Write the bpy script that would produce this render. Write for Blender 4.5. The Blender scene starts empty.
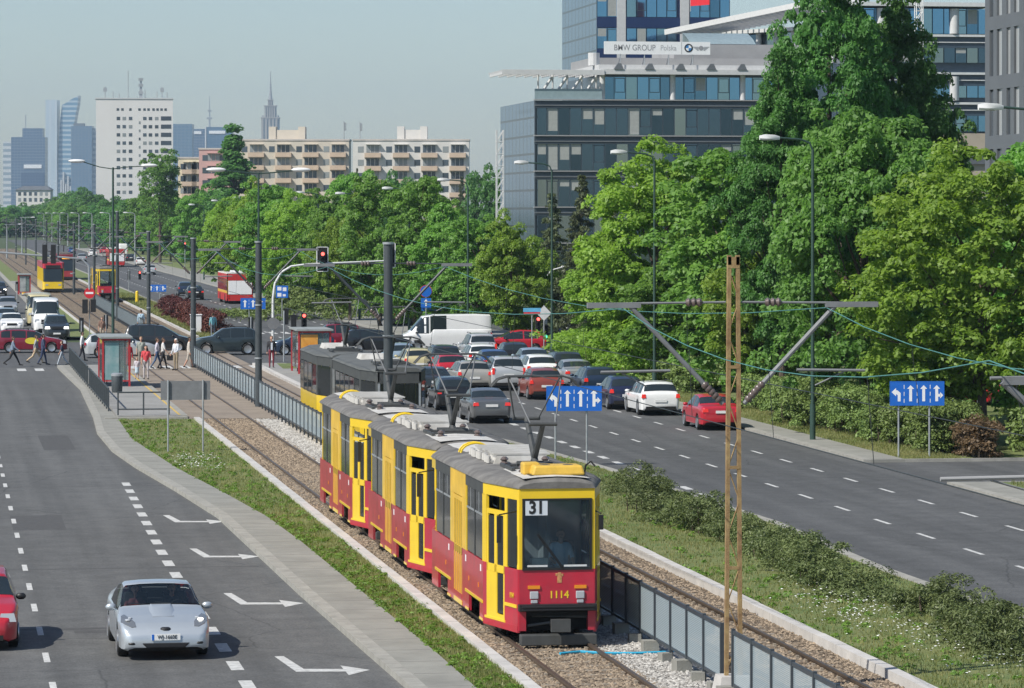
import bpy, bmesh, math, random
import numpy as np
from mathutils import Vector, Matrix
R = math.radians
random.seed(7); rng = np.random.default_rng(11)
scn = bpy.context.scene
COL = scn.collection
# ---------------------------------------------------------------- camera model (measured from the photograph)
EXPO, HAZE = 0.3, 0.0001
F, CX, YH, H = 3650.0, 512.0, 212.0, 9.0
A = math.atan(572.0 / F); CA, SA = math.cos(A), math.sin(A)
def at(px, D, py=None, z=0.0):
    """world point at depth D (metres along the view) in image column px; world Y runs along the tram tracks"""
    c = (px - CX) / F * D
    if py is not None: z = H - (py - YH) * D / F
    return Vector((c * CA + D * SA, -c * SA + D * CA, z))
def gp(px, py, z=0.0):
    return at(px, F * (H - z) / (py - YH), z=z)
def tp(t, px, z=0.0):
    return at(px, t * F / (CA * (px + 60.0)), z=z)
def dep(t, Y):  # depth of a world point
    return t * SA + Y * CA
# ---------------------------------------------------------------- materials
def newmat(name):
    m = bpy.data.materials.new(name); m.use_nodes = True
    nt = m.node_tree; b = nt.nodes['Principled BSDF']
    return m, nt, b
def c4(c): return (c[0], c[1], c[2], 1.0)
def mat(name, col, rough=0.6, metal=0.0, var=0.18, scale=3.0, bump=0.0, bscale=40.0, spec=0.5, coat=0.0, emit=None, es=0.0, col2=None):
    m, nt, b = newmat(name); N, L = nt.nodes, nt.links
    b.inputs['Roughness'].default_value = rough; b.inputs['Metallic'].default_value = metal
    b.inputs['Specular IOR Level'].default_value = spec
    if coat: b.inputs['Coat Weight'].default_value = coat; b.inputs['Coat Roughness'].default_value = 0.06
    tc = N.new('ShaderNodeTexCoord')
    if var > 0 or col2:
        n = N.new('ShaderNodeTexNoise'); n.inputs['Scale'].default_value = scale; n.inputs['Detail'].default_value = 6; n.inputs['Roughness'].default_value = 0.65
        L.new(tc.outputs['Object'], n.inputs['Vector'])
        r = N.new('ShaderNodeValToRGB'); r.color_ramp.elements[0].position = 0.3; r.color_ramp.elements[1].position = 0.7
        d = col2 if col2 else tuple(x * (1 - var) for x in col)
        e = col if col2 else tuple(min(1, x * (1 + var * .6)) for x in col)
        r.color_ramp.elements[0].color = c4(d); r.color_ramp.elements[1].color = c4(e)
        L.new(n.outputs['Fac'], r.inputs['Fac']); L.new(r.outputs['Color'], b.inputs['Base Color'])
    else: b.inputs['Base Color'].default_value = c4(col)
    if bump:
        n2 = N.new('ShaderNodeTexNoise'); n2.inputs['Scale'].default_value = bscale; n2.inputs['Detail'].default_value = 4
        L.new(tc.outputs['Object'], n2.inputs['Vector'])
        bp = N.new('ShaderNodeBump'); bp.inputs['Strength'].default_value = bump; bp.inputs['Distance'].default_value = 0.02
        L.new(n2.outputs['Fac'], bp.inputs['Height']); L.new(bp.outputs['Normal'], b.inputs['Normal'])
    if emit: b.inputs['Emission Color'].default_value = c4(emit); b.inputs['Emission Strength'].default_value = es
    return m
def mat_asphalt(name, col, tint=(1, 1, 1)):
    m, nt, b = newmat(name); N, L = nt.nodes, nt.links
    tc = N.new('ShaderNodeTexCoord')
    def noise(s, d=5, vec=None):
        n = N.new('ShaderNodeTexNoise'); n.inputs['Scale'].default_value = s; n.inputs['Detail'].default_value = d
        L.new(vec or tc.outputs['Object'], n.inputs['Vector']); return n.outputs['Fac']
    mp = N.new('ShaderNodeMapping'); mp.inputs['Scale'].default_value = (1.2, 0.02, 1); L.new(tc.outputs['Object'], mp.inputs['Vector'])
    streak = noise(1.0, 4, mp.outputs['Vector']); big = noise(0.12); fine = noise(22, 3); mid = noise(1.3, 6)
    def mul(a, lo, hi, prev=None):
        r = N.new('ShaderNodeMapRange'); r.inputs['From Min'].default_value = .3; r.inputs['From Max'].default_value = .7
        r.inputs['To Min'].default_value = lo; r.inputs['To Max'].default_value = hi; L.new(a, r.inputs['Value'])
        if prev is None: return r.outputs['Result']
        k = N.new('ShaderNodeMath'); k.operation = 'MULTIPLY'; L.new(r.outputs['Result'], k.inputs[0]); L.new(prev, k.inputs[1]); return k.outputs[0]
    v = mul(streak, .78, 1.16); v = mul(big, .9, 1.1, v); v = mul(fine, .72, 1.3, v); v = mul(mid, .85, 1.13, v); v = mul(noise(7, 5), .84, 1.15, v)
    # cracks and tar seams
    vo = N.new('ShaderNodeTexVoronoi'); vo.feature = 'DISTANCE_TO_EDGE'; vo.inputs['Scale'].default_value = 0.11
    wp = N.new('ShaderNodeMixRGB'); wp.blend_type = 'ADD'; wp.inputs['Fac'].default_value = 0.35
    nz = N.new('ShaderNodeTexNoise'); nz.inputs['Scale'].default_value = 0.9; L.new(tc.outputs['Object'], nz.inputs['Vector'])
    L.new(tc.outputs['Object'], wp.inputs['Color1']); L.new(nz.outputs['Color'], wp.inputs['Color2']); L.new(wp.outputs['Color'], vo.inputs['Vector'])
    cr = N.new('ShaderNodeMapRange'); cr.inputs['From Min'].default_value = 0.0; cr.inputs['From Max'].default_value = 0.004; cr.inputs['To Min'].default_value = .6; cr.inputs['To Max'].default_value = 1
    L.new(vo.outputs['Distance'], cr.inputs['Value'])
    k = N.new('ShaderNodeMath'); k.operation = 'MULTIPLY'; L.new(cr.outputs['Result'], k.inputs[0]); L.new(v, k.inputs[1])
    mx = N.new('ShaderNodeMixRGB'); mx.blend_type = 'MULTIPLY'; mx.inputs['Fac'].default_value = 1; mx.inputs['Color1'].default_value = c4(col)
    L.new(k.outputs[0], mx.inputs['Color2']); L.new(mx.outputs['Color'], b.inputs['Base Color'])
    b.inputs['Roughness'].default_value = .85
    bp = N.new('ShaderNodeBump'); bp.inputs['Strength'].default_value = .5; bp.inputs['Distance'].default_value = .01
    L.new(fine, bp.inputs['Height']); L.new(bp.outputs['Normal'], b.inputs['Normal'])
    return m
def mat_ballast(name, c1, c2, scale=16.0):
    m, nt, b = newmat(name); N, L = nt.nodes, nt.links
    tc = N.new('ShaderNodeTexCoord')
    vo = N.new('ShaderNodeTexVoronoi'); vo.inputs['Scale'].default_value = scale; L.new(tc.outputs['Object'], vo.inputs['Vector'])
    n = N.new('ShaderNodeTexNoise'); n.inputs['Scale'].default_value = .7; n.inputs['Detail'].default_value = 5; L.new(tc.outputs['Object'], n.inputs['Vector'])
    sep = N.new('ShaderNodeSeparateColor'); L.new(vo.outputs['Color'], sep.inputs['Color'])
    r = N.new('ShaderNodeValToRGB'); E = r.color_ramp.elements
    E[0].color = c4(tuple(x * .45 for x in c1)); E[1].color = c4(c2)
    e = E.new(.45); e.color = c4(c1)
    L.new(sep.outputs['Red'], r.inputs['Fac'])
    dk = N.new('ShaderNodeMapRange'); dk.inputs['From Min'].default_value = .25; dk.inputs['From Max'].default_value = .75; dk.inputs['To Min'].default_value = .7; dk.inputs['To Max'].default_value = 1.2
    L.new(n.outputs['Fac'], dk.inputs['Value'])
    mx = N.new('ShaderNodeMixRGB'); mx.blend_type = 'MULTIPLY'; mx.inputs['Fac'].default_value = 1
    L.new(r.outputs['Color'], mx.inputs['Color1']); L.new(dk.outputs['Result'], mx.inputs['Color2']); L.new(mx.outputs['Color'], b.inputs['Base Color'])
    b.inputs['Roughness'].default_value = .9
    bp = N.new('ShaderNodeBump'); bp.inputs['Strength'].default_value = 1; bp.inputs['Distance'].default_value = .05; bp.invert = True
    L.new(vo.outputs['Distance'], bp.inputs['Height']); L.new(bp.outputs['Normal'], b.inputs['Normal'])
    return m
def mat_leaf(name, c1, c2, trans=.45, rough=.5, cl=.35):
    m, nt, b = newmat(name); N, L = nt.nodes, nt.links
    g = N.new('ShaderNodeNewGeometry'); oi = N.new('ShaderNodeObjectInfo'); tc = N.new('ShaderNodeTexCoord')
    n = N.new('ShaderNodeTexNoise'); n.inputs['Scale'].default_value = cl; n.inputs['Detail'].default_value = 3; L.new(tc.outputs['Object'], n.inputs['Vector'])
    ad = N.new('ShaderNodeMath'); ad.operation = 'MULTIPLY_ADD'; ad.inputs[1].default_value = .55; L.new(g.outputs['Random Per Island'], ad.inputs[0])
    s = N.new('ShaderNodeMapRange'); s.inputs['From Min'].default_value = .3; s.inputs['From Max'].default_value = .7; s.inputs['To Min'].default_value = 0; s.inputs['To Max'].default_value = .45
    L.new(n.outputs['Fac'], s.inputs['Value']); L.new(s.outputs['Result'], ad.inputs[2])
    r = N.new('ShaderNodeValToRGB'); r.color_ramp.elements[0].color = c4(c1); r.color_ramp.elements[1].color = c4(c2); L.new(ad.outputs[0], r.inputs['Fac'])
    hs = N.new('ShaderNodeHueSaturation')
    mr = N.new('ShaderNodeMapRange'); mr.inputs['To Min'].default_value = .8; mr.inputs['To Max'].default_value = 1.2; L.new(oi.outputs['Random'], mr.inputs['Value'])
    L.new(mr.outputs['Result'], hs.inputs['Value'])
    mh = N.new('ShaderNodeMapRange'); mh.inputs['To Min'].default_value = .491; mh.inputs['To Max'].default_value = .506; L.new(oi.outputs['Random'], mh.inputs['Value']); L.new(mh.outputs['Result'], hs.inputs['Hue'])
    L.new(r.outputs['Color'], hs.inputs['Color'])
    L.new(hs.outputs['Color'], b.inputs['Base Color']); b.inputs['Roughness'].default_value = rough; b.inputs['Specular IOR Level'].default_value = .35
    t = N.new('ShaderNodeBsdfTranslucent'); 
    hs2 = N.new('ShaderNodeHueSaturation'); hs2.inputs['Value'].default_value = 1.5; hs2.inputs['Saturation'].default_value = 1.1; L.new(hs.outputs['Color'], hs2.inputs['Color']); L.new(hs2.outputs['Color'], t.inputs['Color'])
    mx = N.new('ShaderNodeMixShader'); mx.inputs['Fac'].default_value = trans
    L.new(b.outputs[0], mx.inputs[1]); L.new(t.outputs[0], mx.inputs[2]); L.new(mx.outputs[0], N['Material Output'].inputs['Surface'])
    return m
def mat_glass(name, tint=(.02, .03, .035), see=.0, rough=.04):
    """window glass: dark reflective, or partly see-through"""
    m, nt, b = newmat(name); N, L = nt.nodes, nt.links
    b.inputs['Base Color'].default_value = c4(tint); b.inputs['Roughness'].default_value = rough; b.inputs['Specular IOR Level'].default_value = .6
    if see > 0:
        t = N.new('ShaderNodeBsdfTransparent'); t.inputs['Color'].default_value = (.82, .9, .9, 1)
        fr = N.new('ShaderNodeFresnel'); fr.inputs['IOR'].default_value = 1.5
        gl = N.new('ShaderNodeBsdfGlossy'); gl.inputs['Roughness'].default_value = rough
        a = N.new('ShaderNodeMixShader'); L.new(fr.outputs[0], a.inputs['Fac']); L.new(t.outputs[0], a.inputs[1]); L.new(gl.outputs[0], a.inputs[2])
        mx = N.new('ShaderNodeMixShader'); mx.inputs['Fac'].default_value = see
        L.new(b.outputs[0], mx.inputs[1]); L.new(a.outputs[0], mx.inputs[2]); L.new(mx.outputs[0], N['Material Output'].inputs['Surface'])
    return m
def mat_office(name, dark, light, share=.3, rough=.06, metal=.0):
    """office glazing: panes differ (blinds down, lamps off) pane by pane"""
    m, nt, b = newmat(name); N, L = nt.nodes, nt.links
    oi = N.new('ShaderNodeObjectInfo'); g = N.new('ShaderNodeNewGeometry')
    r = N.new('ShaderNodeValToRGB'); r.color_ramp.interpolation = 'CONSTANT'; E = r.color_ramp.elements
    E[0].color = c4(dark); E[1].position = 1 - share; E[1].color = c4(light)
    e = E.new(.45 * (1 - share)); e.color = c4(tuple(x * 1.5 + .004 for x in dark))
    L.new(oi.outputs['Random'], r.inputs['Fac']); L.new(r.outputs['Color'], b.inputs['Base Color'])
    b.inputs['Roughness'].default_value = rough; b.inputs['Specular IOR Level'].default_value = .8; b.inputs['Metallic'].default_value = metal
    return m
def mat_grid(name, frame, pane, sx, sz, fx=.2, fz=.25, rough=.25, pane2=None, metal=0.0):
    """curtain wall of a far tower: mullion and floor grid is the cladding's own pattern"""
    m, nt, b = newmat(name); N, L = nt.nodes, nt.links
    tc = N.new('ShaderNodeTexCoord'); sp = N.new('ShaderNodeSeparateXYZ'); L.new(tc.outputs['Object'], sp.inputs[0])
    ad = N.new('ShaderNodeMath'); ad.operation = 'ADD'; L.new(sp.outputs['X'], ad.inputs[0]); L.new(sp.outputs['Y'], ad.inputs[1])
    def stripe(src, per, w):
        d = N.new('ShaderNodeMath'); d.operation = 'DIVIDE'; d.inputs[1].default_value = per; L.new(src, d.inputs[0])
        f = N.new('ShaderNodeMath'); f.operation = 'FRACT'; L.new(d.outputs[0], f.inputs[0])
        l = N.new('ShaderNodeMath'); l.operation = 'LESS_THAN'; l.inputs[1].default_value = w; L.new(f.outputs[0], l.inputs[0]); return l.outputs[0]
    a, c = stripe(ad.outputs[0], sx, fx), stripe(sp.outputs['Z'], sz, fz)
    mxx = N.new('ShaderNodeMath'); mxx.operation = 'MAXIMUM'; L.new(a, mxx.inputs[0]); L.new(c, mxx.inputs[1])
    n = N.new('ShaderNodeTexNoise'); n.inputs['Scale'].default_value = .05; L.new(tc.outputs['Object'], n.inputs['Vector'])
    pm = N.new('ShaderNodeMixRGB'); pm.inputs['Color1'].default_value = c4(pane); pm.inputs['Color2'].default_value = c4(pane2 or tuple(x * 1.4 for x in pane)); L.new(n.outputs['Fac'], pm.inputs['Fac'])
    mx = N.new('ShaderNodeMixRGB'); L.new(mxx.outputs[0], mx.inputs['Fac']); L.new(pm.outputs['Color'], mx.inputs['Color1']); mx.inputs['Color2'].default_value = c4(frame)
    L.new(mx.outputs['Color'], b.inputs['Base Color']); b.inputs['Roughness'].default_value = rough; b.inputs['Metallic'].default_value = metal
    return m
M = {}
M['asphalt_l'] = mat_asphalt('asphalt_worn', (.098, .098, .094))
M['asphalt_r'] = mat_asphalt('asphalt_dark', (.083, .084, .083))
M['concrete'] = mat('concrete_slab', (.255, .25, .22), .9, var=.22, scale=.8, bump=.4)
M['kerb'] = mat('kerb_stone', (.31, .30, .265), .9, var=.25, scale=2.5, bump=.3)
M['paving'] = mat('paving_grey', (.27, .265, .25), .9, var=.2, scale=.6, bump=.3)
M['paving_tan'] = mat('track_paving', (.25, .205, .16), .9, var=.22, scale=.5, bump=.3)
M['beam'] = mat('pale_beam', (.50, .48, .45), .9, var=.2, scale=1.5)
M['ballast'] = mat_ballast('ballast_tan', (.17, .128, .086), (.34, .27, .19))
M['ballast_w'] = mat_ballast('ballast_pale', (.28, .265, .24), (.48, .46, .43), 14)
M['grass'] = mat('grass_ground', (.18, .19, .07), .95, col2=(.085, .135, .032), scale=.9, bump=.6, bscale=30)
M['field'] = mat('far_ground', (.06, .085, .025), .95, col2=(.035, .055, .015), scale=.02)
M['blade'] = mat_leaf('grass_blade', (.09, .14, .025), (.33, .30, .13), .3, cl=.25)
M['paint'] = mat('road_paint', (.52, .52, .50), .8, var=.35, scale=6)
M['paint_y'] = mat('yellow_paint', (.55, .38, .10), .8, var=.3, scale=3)
M['rail'] = mat('rail_steel', (.16, .12, .09), .45, metal=.6, var=.3, scale=8)
M['rust'] = mat('rust_paint', (.38, .27, .12), .8, col2=(.20, .11, .05), scale=5, bump=.3)
M['mast'] = mat('mast_paint', (.055, .065, .07), .5, var=.2)
M['green_pole'] = mat('green_pole', (.03, .065, .05), .5, var=.2)
M['galv'] = mat('galvanised', (.42, .44, .45), .45, metal=.5, var=.2, scale=4)
M['galv_w'] = mat('pale_metal', (.62, .63, .62), .45, var=.12)
M['lampw'] = mat('lamp_white', (.75, .75, .73), .4, var=.1)
M['black'] = mat('black_plastic', (.015, .015, .016), .5, var=.2)
M['rubber'] = mat('tyre_rubber', (.012, .012, .012), .8, var=.25, scale=10)
M['under'] = mat('underbody', (.012, .012, .012), .9, var=0)
M['rim'] = mat('alloy', (.55, .56, .57), .3, metal=.8, var=.1)
M['glass'] = mat_glass('car_glass', (.02, .028, .032), 0, .06)
M['glass_clear'] = mat_glass('windscreen', (.02, .03, .035), see=.8)
M['plate'] = mat('plate_white', (.78, .78, .76), .4, var=.05)
M['blue_sign'] = mat('sign_blue', (.012, .13, .52), .4, var=.1)
M['white'] = mat('white_sign', (.8, .8, .8), .5, var=.06)
M['red_sign'] = mat('red_sign', (.6, .02, .03), .4, var=.08)
M['signback'] = mat('sign_back', (.2, .205, .21), .6, var=.2)
M['tail'] = mat('tail_lens', (.45, .01, .012), .2, var=0, emit=(1, .05, .03), es=.10, coat=.5)
M['brake'] = mat('brake_lit', (.5, .01, .012), .2, var=0, emit=(1, .06, .03), es=.3, coat=.5)
M['lens'] = mat('headlamp_lens', (.42, .44, .46), .12, var=0, coat=1)
M['head_on'] = mat('headlamp_lit', (.8, .8, .8), .1, var=0, emit=(1, .97, .88), es=2.0)
M['amber'] = mat('amber_lens', (.75, .26, .02), .25, var=0)
M['red_on'] = mat('signal_red', (.6, .02, .02), .3, var=0, emit=(1, .09, .07), es=4.0)
M['green_on'] = mat('signal_green', (.02, .5, .3), .3, var=0, emit=(.1, 1, .7), es=2.5)
M['wire'] = mat('copper_wire', (.065, .20, .18), .6, var=.1)
M['wire_d'] = mat('dark_wire', (.03, .035, .035), .5, var=.1)
M['ceramic'] = mat('insulator_brown', (.13, .10, .09), .25, var=.2)
M['bark'] = mat('bark', (.10, .075, .055), .95, var=.4, scale=8, bump=.8, bscale=20)
M['leaf_lime'] = mat_leaf('leaves_lime', (.115, .22, .03), (.33, .49, .09))
M['leaf_green'] = mat_leaf('leaves_green', (.085, .20, .035), (.25, .43, .10))
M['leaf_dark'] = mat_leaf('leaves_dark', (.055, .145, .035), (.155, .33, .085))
M['leaf_olive'] = mat_leaf('leaves_olive', (.075, .17, .035), (.21, .38, .09))
M['leaf_fir'] = mat_leaf('needles', (.045, .07, .03), (.12, .14, .06), .15)
M['leaf_hedge'] = mat_leaf('leaves_hedge', (.09, .145, .04), (.25, .33, .10), .25, cl=.8)
M['leaf_jun'] = mat_leaf('leaves_low_shrub', (.065, .10, .035), (.22, .27, .10), .2, cl=1.2)
M['leaf_brown'] = mat_leaf('leaves_bronze', (.055, .018, .016), (.17, .06, .045), .2, cl=.8)
M['petal'] = mat('white_petals', (.8, .8, .75), .8, var=.1)
# ---------------------------------------------------------------- mesh builder
class MB:
    def __init__(s): s.v, s.f, s.m = [], [], []
    def add(s, vs, fs, mi=0):
        o = len(s.v); s.v.extend([tuple(p) for p in vs]); s.f.extend([tuple(i + o for i in f) for f in fs]); s.m.extend([mi] * len(fs)); return s
    def box(s, c, d, mi=0, rz=0.0, rx=0.0, taper=1.0):
        x, y, z = d[0] / 2, d[1] / 2, d[2] / 2
        vs = [Vector((-x, -y, -z)), Vector((x, -y, -z)), Vector((x, y, -z)), Vector((-x, y, -z)), Vector((-x * taper, -y * taper, z)), Vector((x * taper, -y * taper, z)), Vector((x * taper, y * taper, z)), Vector((-x * taper, y * taper, z))]
        if rz or rx:
            m = Matrix.Rotation(rz, 3, 'Z') @ Matrix.Rotation(rx, 3, 'X'); vs = [m @ v for v in vs]
        c = Vector(c)
        return s.add([v + c for v in vs], [(3, 2, 1, 0), (4, 5, 6, 7), (0, 1, 5, 4), (1, 2, 6, 5), (2, 3, 7, 6), (3, 0, 4, 7)], mi)
    def bb(s, a, b, mi=0): return s.box([(a[i] + b[i]) / 2 for i in range(3)], [abs(b[i] - a[i]) for i in range(3)], mi)
    def tube(s, p, q, r, r2=None, n=8, mi=0, cap=True):
        p, q = Vector(p), Vector(q); r2 = r if r2 is None else r2
        d = (q - p); 
        if d.length < 1e-6: return s
        d.normalize(); u = d.orthogonal().normalized(); w = d.cross(u)
        vs = []
        for k in range(n):
            t = 2 * math.pi * k / n; e = u * math.cos(t) + w * math.sin(t); vs.append(p + e * r); vs.append(q + e * r2)
        fs = [(2 * k, 2 * ((k + 1) % n), 2 * ((k + 1) % n) + 1, 2 * k + 1) for k in range(n)]
        if cap: fs += [tuple(2 * k for k in reversed(range(n))), tuple(2 * k + 1 for k in range(n))]
        return s.add(vs, fs, mi)
    def path(s, pts, r, n=6, mi=0):
        pts = [Vector(p) for p in pts]; rings = []; u = None
        for i, p in enumerate(pts):
            d = (pts[min(i + 1, len(pts) - 1)] - pts[max(i - 1, 0)]).normalized()
            u = d.orthogonal().normalized() if u is None else (u - d * u.dot(d)).normalized()
            w = d.cross(u); rr = r[i] if isinstance(r, (list, tuple)) else r
            rings.append([p + (u * math.cos(2 * math.pi * k / n) + w * math.sin(2 * math.pi * k / n)) * rr for k in range(n)])
        return s.loft(rings, mi)
    def loft(s, rings, mi=0, cap=True, close=True):
        n = len(rings[0]); vs = [p for r in rings for p in r]; fs = []
        for i in range(len(rings) - 1):
            for k in range(n if close else n - 1):
                a, b = i * n + k, i * n + (k + 1) % n; fs.append((a, b, b + n, a + n))
        if cap and close: fs += [tuple(reversed(range(n))), tuple((len(rings) - 1) * n + k for k in range(n))]
        return s.add(vs, fs, mi)
    def prism(s, pts, z0, z1, mi=0):
        n = len(pts); vs = [(p[0], p[1], z0) for p in pts] + [(p[0], p[1], z1) for p in pts]
        return s.add(vs, [tuple(reversed(range(n))), tuple(range(n, 2 * n))] + [(k, (k + 1) % n, (k + 1) % n + n, k + n) for k in range(n)], mi)
    def ball(s, c, r, mi=0, n=10, m=6):
        c = Vector(c); r = r if isinstance(r, (tuple, list)) else (r, r, r); rings = []
        for i in range(1, m):
            t = math.pi * i / m; rings.append([c + Vector((r[0] * math.sin(t) * math.cos(2 * math.pi * k / n), r[1] * math.sin(t) * math.sin(2 * math.pi * k / n), -r[2] * math.cos(t))) for k in range(n)])
        return s.loft(rings, mi)
    def lathe(s, prof, axis='Z', c=(0, 0, 0), n=20, mi=0):
        rings = []
        for (r, h) in prof:
            ring = []
            for k in range(n):
                t = 2 * math.pi * k / n; x, y = r * math.cos(t), r * math.sin(t)
                p = {'Z': (x, y, h), 'X': (h, x, y), 'Y': (y, h, x)}[axis]; ring.append(Vector(p) + Vector(c))
            rings.append(ring)
        return s.loft(rings, mi)
    def mesh(s, name, mats, smooth=False):
        me = bpy.data.meshes.new(name); me.from_pydata(s.v, [], s.f)
        for m in mats: me.materials.append(m)
        me.polygons.foreach_set('material_index', s.m)
        if smooth: 
            me.polygons.foreach_set('use_smooth', [True] * len(s.f))
        me.update()
        bm = bmesh.new(); bm.from_mesh(me); bmesh.ops.recalc_face_normals(bm, faces=bm.faces); bm.to_mesh(me); bm.free()
        if smooth: me.set_sharp_from_angle(angle=R(38))
        return me
    def build(s, name, mats, parent=None, smooth=False, bevel=0.0):
        if not isinstance(mats, (list, tuple)): mats = [mats]
        o = obj(name, s.mesh(name, mats, smooth), parent)
        if bevel:
            b = o.modifiers.new('bevel', 'BEVEL'); b.width = bevel; b.segments = 2; b.limit_method = 'ANGLE'; b.angle_limit = R(40)
        return o
def obj(name, data, parent=None, loc=None, rz=0.0):
    o = bpy.data.objects.new(name, data); COL.objects.link(o)
    if parent: o.parent = parent
    if loc is not None: o.location = loc
    if rz: o.rotation_euler[2] = rz
    return o
def tag(o, label=None, cat=None, group=None, kind=None):
    if label: o['label'] = label
    if cat: o['category'] = cat
    if group: o['group'] = group
    if kind: o['kind'] = kind
    return o
def thing(name, label, cat, loc=(0, 0, 0), rz=0.0, group=None):
    return tag(obj(name, None, None, loc, rz), label, cat, group)
def struct(o): o['kind'] = 'structure'; return o
KIDS = {}
def copy_tree(o, parent=None):
    c = o.copy(); COL.objects.link(c); c.parent = parent
    for ch in list(o.children): copy_tree(ch, c)
    return c
def remat(o, old, new):
    for x in [o] + list(o.children_recursive):
        for s in x.material_slots:
            if s.material == old: s.link = 'OBJECT'; s.material = new
_tc = {}
def text_mesh(txt, size, mats, depth=.004, align='CENTER', bold=.018):
    cu = bpy.data.curves.new('lettering', 'FONT'); cu.body = txt; cu.size = size; cu.align_x = align; cu.align_y = 'CENTER'; cu.extrude = depth; cu.offset = bold * size
    o = bpy.data.objects.new('lettering', cu); COL.objects.link(o)
    bpy.context.view_layer.update(); dg = bpy.context.evaluated_depsgraph_get()
    me = bpy.data.meshes.new_from_object(o.evaluated_get(dg)); bpy.data.objects.remove(o)
    me.materials.clear(); me.materials.append(mats); return me
def text(name, txt, size, mt, parent, loc, rot=(R(90), 0, 0), sx=1.0, bold=.018):
    o = obj(name, text_mesh(txt, size, mt, bold=bold), parent, loc); o.rotation_euler = rot; o.scale = (sx, 1, 1); return o
# ---------------------------------------------------------------- world, sun, camera
SUN_EL, SHX, SHY = 46.0, 0.88, 0.475
w = bpy.data.worlds.new("World"); scn.world = w; w.use_nodes = True
wn = w.node_tree; bg = wn.nodes['Background']
sky = wn.nodes.new('ShaderNodeTexSky'); sky.sky_type = 'NISHITA'; sky.sun_disc = False
sky.sun_elevation = R(SUN_EL); sky.sun_rotation = math.atan2(-SHX, -SHY) % (2 * math.pi)
sky.air_density = 1.0; sky.dust_density = 0.6; sky.ozone_density = 3.0; sky.altitude = 100
wn.links.new(sky.outputs[0], bg.inputs[0]); bg.inputs[1].default_value = 0.094
sd = bpy.data.lights.new('sun', 'SUN'); sd.energy = 4.6; sd.angle = R(0.53); sd.color = (1, .955, .88)
so = bpy.data.objects.new('sun', sd); COL.objects.link(so)
sv = Vector((SHX * math.cos(R(SUN_EL)), SHY * math.cos(R(SUN_EL)), -math.sin(R(SUN_EL))))
so.rotation_euler = sv.to_track_quat('-Z', 'Y').to_euler(); so.location = (-60, 20, 90)
cd = bpy.data.cameras.new('camera'); cd.sensor_width = 36; cd.lens = 36 * F / 1024; cd.shift_y = -(344 - YH) / 1024; cd.clip_start = 1; cd.clip_end = 20000
co = bpy.data.objects.new('camera', cd); COL.objects.link(co); co.location = (0, 0, H); co.rotation_euler = (R(90), 0, -A); scn.camera = co
scn.view_settings.view_transform = 'Standard'; scn.view_settings.look = 'None'; scn.view_settings.gamma = 1; scn.view_settings.exposure = EXPO
scn.cycles.max_bounces = 6; scn.cycles.transparent_max_bounces = 12; scn.cycles.volume_bounces = 0; scn.cycles.diffuse_bounces = 3
scn.cycles.use_denoising = True
try: scn.cycles.denoiser = 'OPENIMAGEDENOISE'
except Exception: pass
scn.cycles.use_adaptive_sampling = True; scn.cycles.adaptive_threshold = 0.012
# ---------------------------------------------------------------- ground sheets
def sheet(name, pts, z, m, thick=0.0, kind='structure'):
    bm = bmesh.new()
    vs = [bm.verts.new((p[0], p[1], z)) for p in pts]; f = bm.faces.new(vs)
    if f.normal.z < 0: f.normal_flip()
    f.normal_update()
    if f.normal.z < 0: f.normal_flip()
    if thick:
        r = bmesh.ops.extrude_face_region(bm, geom=[f]); bmesh.ops.translate(bm, vec=(0, 0, -thick), verts=[e for e in r['geom'] if isinstance(e, bmesh.types.BMVert)])
        bmesh.ops.recalc_face_normals(bm, faces=bm.faces)
    bmesh.ops.triangulate(bm, faces=bm.faces)
    me = bpy.data.meshes.new(name); bm.to_mesh(me); bm.free(); me.materials.append(m)
    o = obj(name, me); o['kind'] = kind; return o
def xy(px, py): p = gp(px, py); return (p.x, p.y)
def strip(a, b): return list(a) + list(reversed(b))
def interp(pl, y):
    for (x0, y0), (x1, y1) in zip(pl, pl[1:]):
        if min(y0, y1) <= y <= max(y0, y1): return x0 + (x1 - x0) * (y - y0) / (y1 - y0 + 1e-9)
    return pl[0][0] if abs(y - pl[0][1]) < abs(y - pl[-1][1]) else pl[-1][0]
Y0, YP0, YC0, YC1, YF = -30.0, 158.0, 213.0, 254.0, 1190.0
sheet('ground', [(-3000, -300), (3600, -300), (3600, 7600), (-3000, 7600)], -0.06, M['field'])
L1 = [(8.75, Y0)] + [xy(*p) for p in [(405, 688), (373, 660), (300, 596), (217, 518), (176, 492), (135, 468), (112, 452), (97, 434), (93, 418), (80, 390), (60, 371)]]
L1 = [(x, y) for x, y in L1]; L1.append((6.7, YC0))
L2 = [(10.0, Y0)] + [xy(*p) for p in [(438, 660), (300, 545), (266, 520), (225, 497), (176, 471), (132, 442)]] + [(7.55, YP0), (7.7, YC0)]
sheet('road', [(-16, Y0)] + L1 + [(-16, YC0)], 0.0, M['asphalt_l']).name = 'left_road'
# footway strip with its kerb
sheet('pavement', strip([(x + .3, y) for x, y in L1], L2), 0.125, M['concrete'], .15)
sheet('kerb', strip(L1, [(x + .3, y) for x, y in L1]), 0.13, M['kerb'], .16)
# slab joints of the footway
jb = MB()
for i in range(70):
    y = 62 + i * 1.9
    if y > YP0 - 4: break
    x0, x1 = interp(L1, y) + .34, interp(L2, y) - .05
    jb.bb((x0, y, .1252), (x1, y + .03, .1262)) if x1 > x0 else None
struct(jb.build('pavement_joints', mat('joint_dark', (.16, .15, .14), .9)))
sheet('grass_verge', strip([(x, y) for x, y in L2[:-1]], [(10.82, Y0), (10.82, YP0)]), 0.075, M['grass'])
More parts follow.
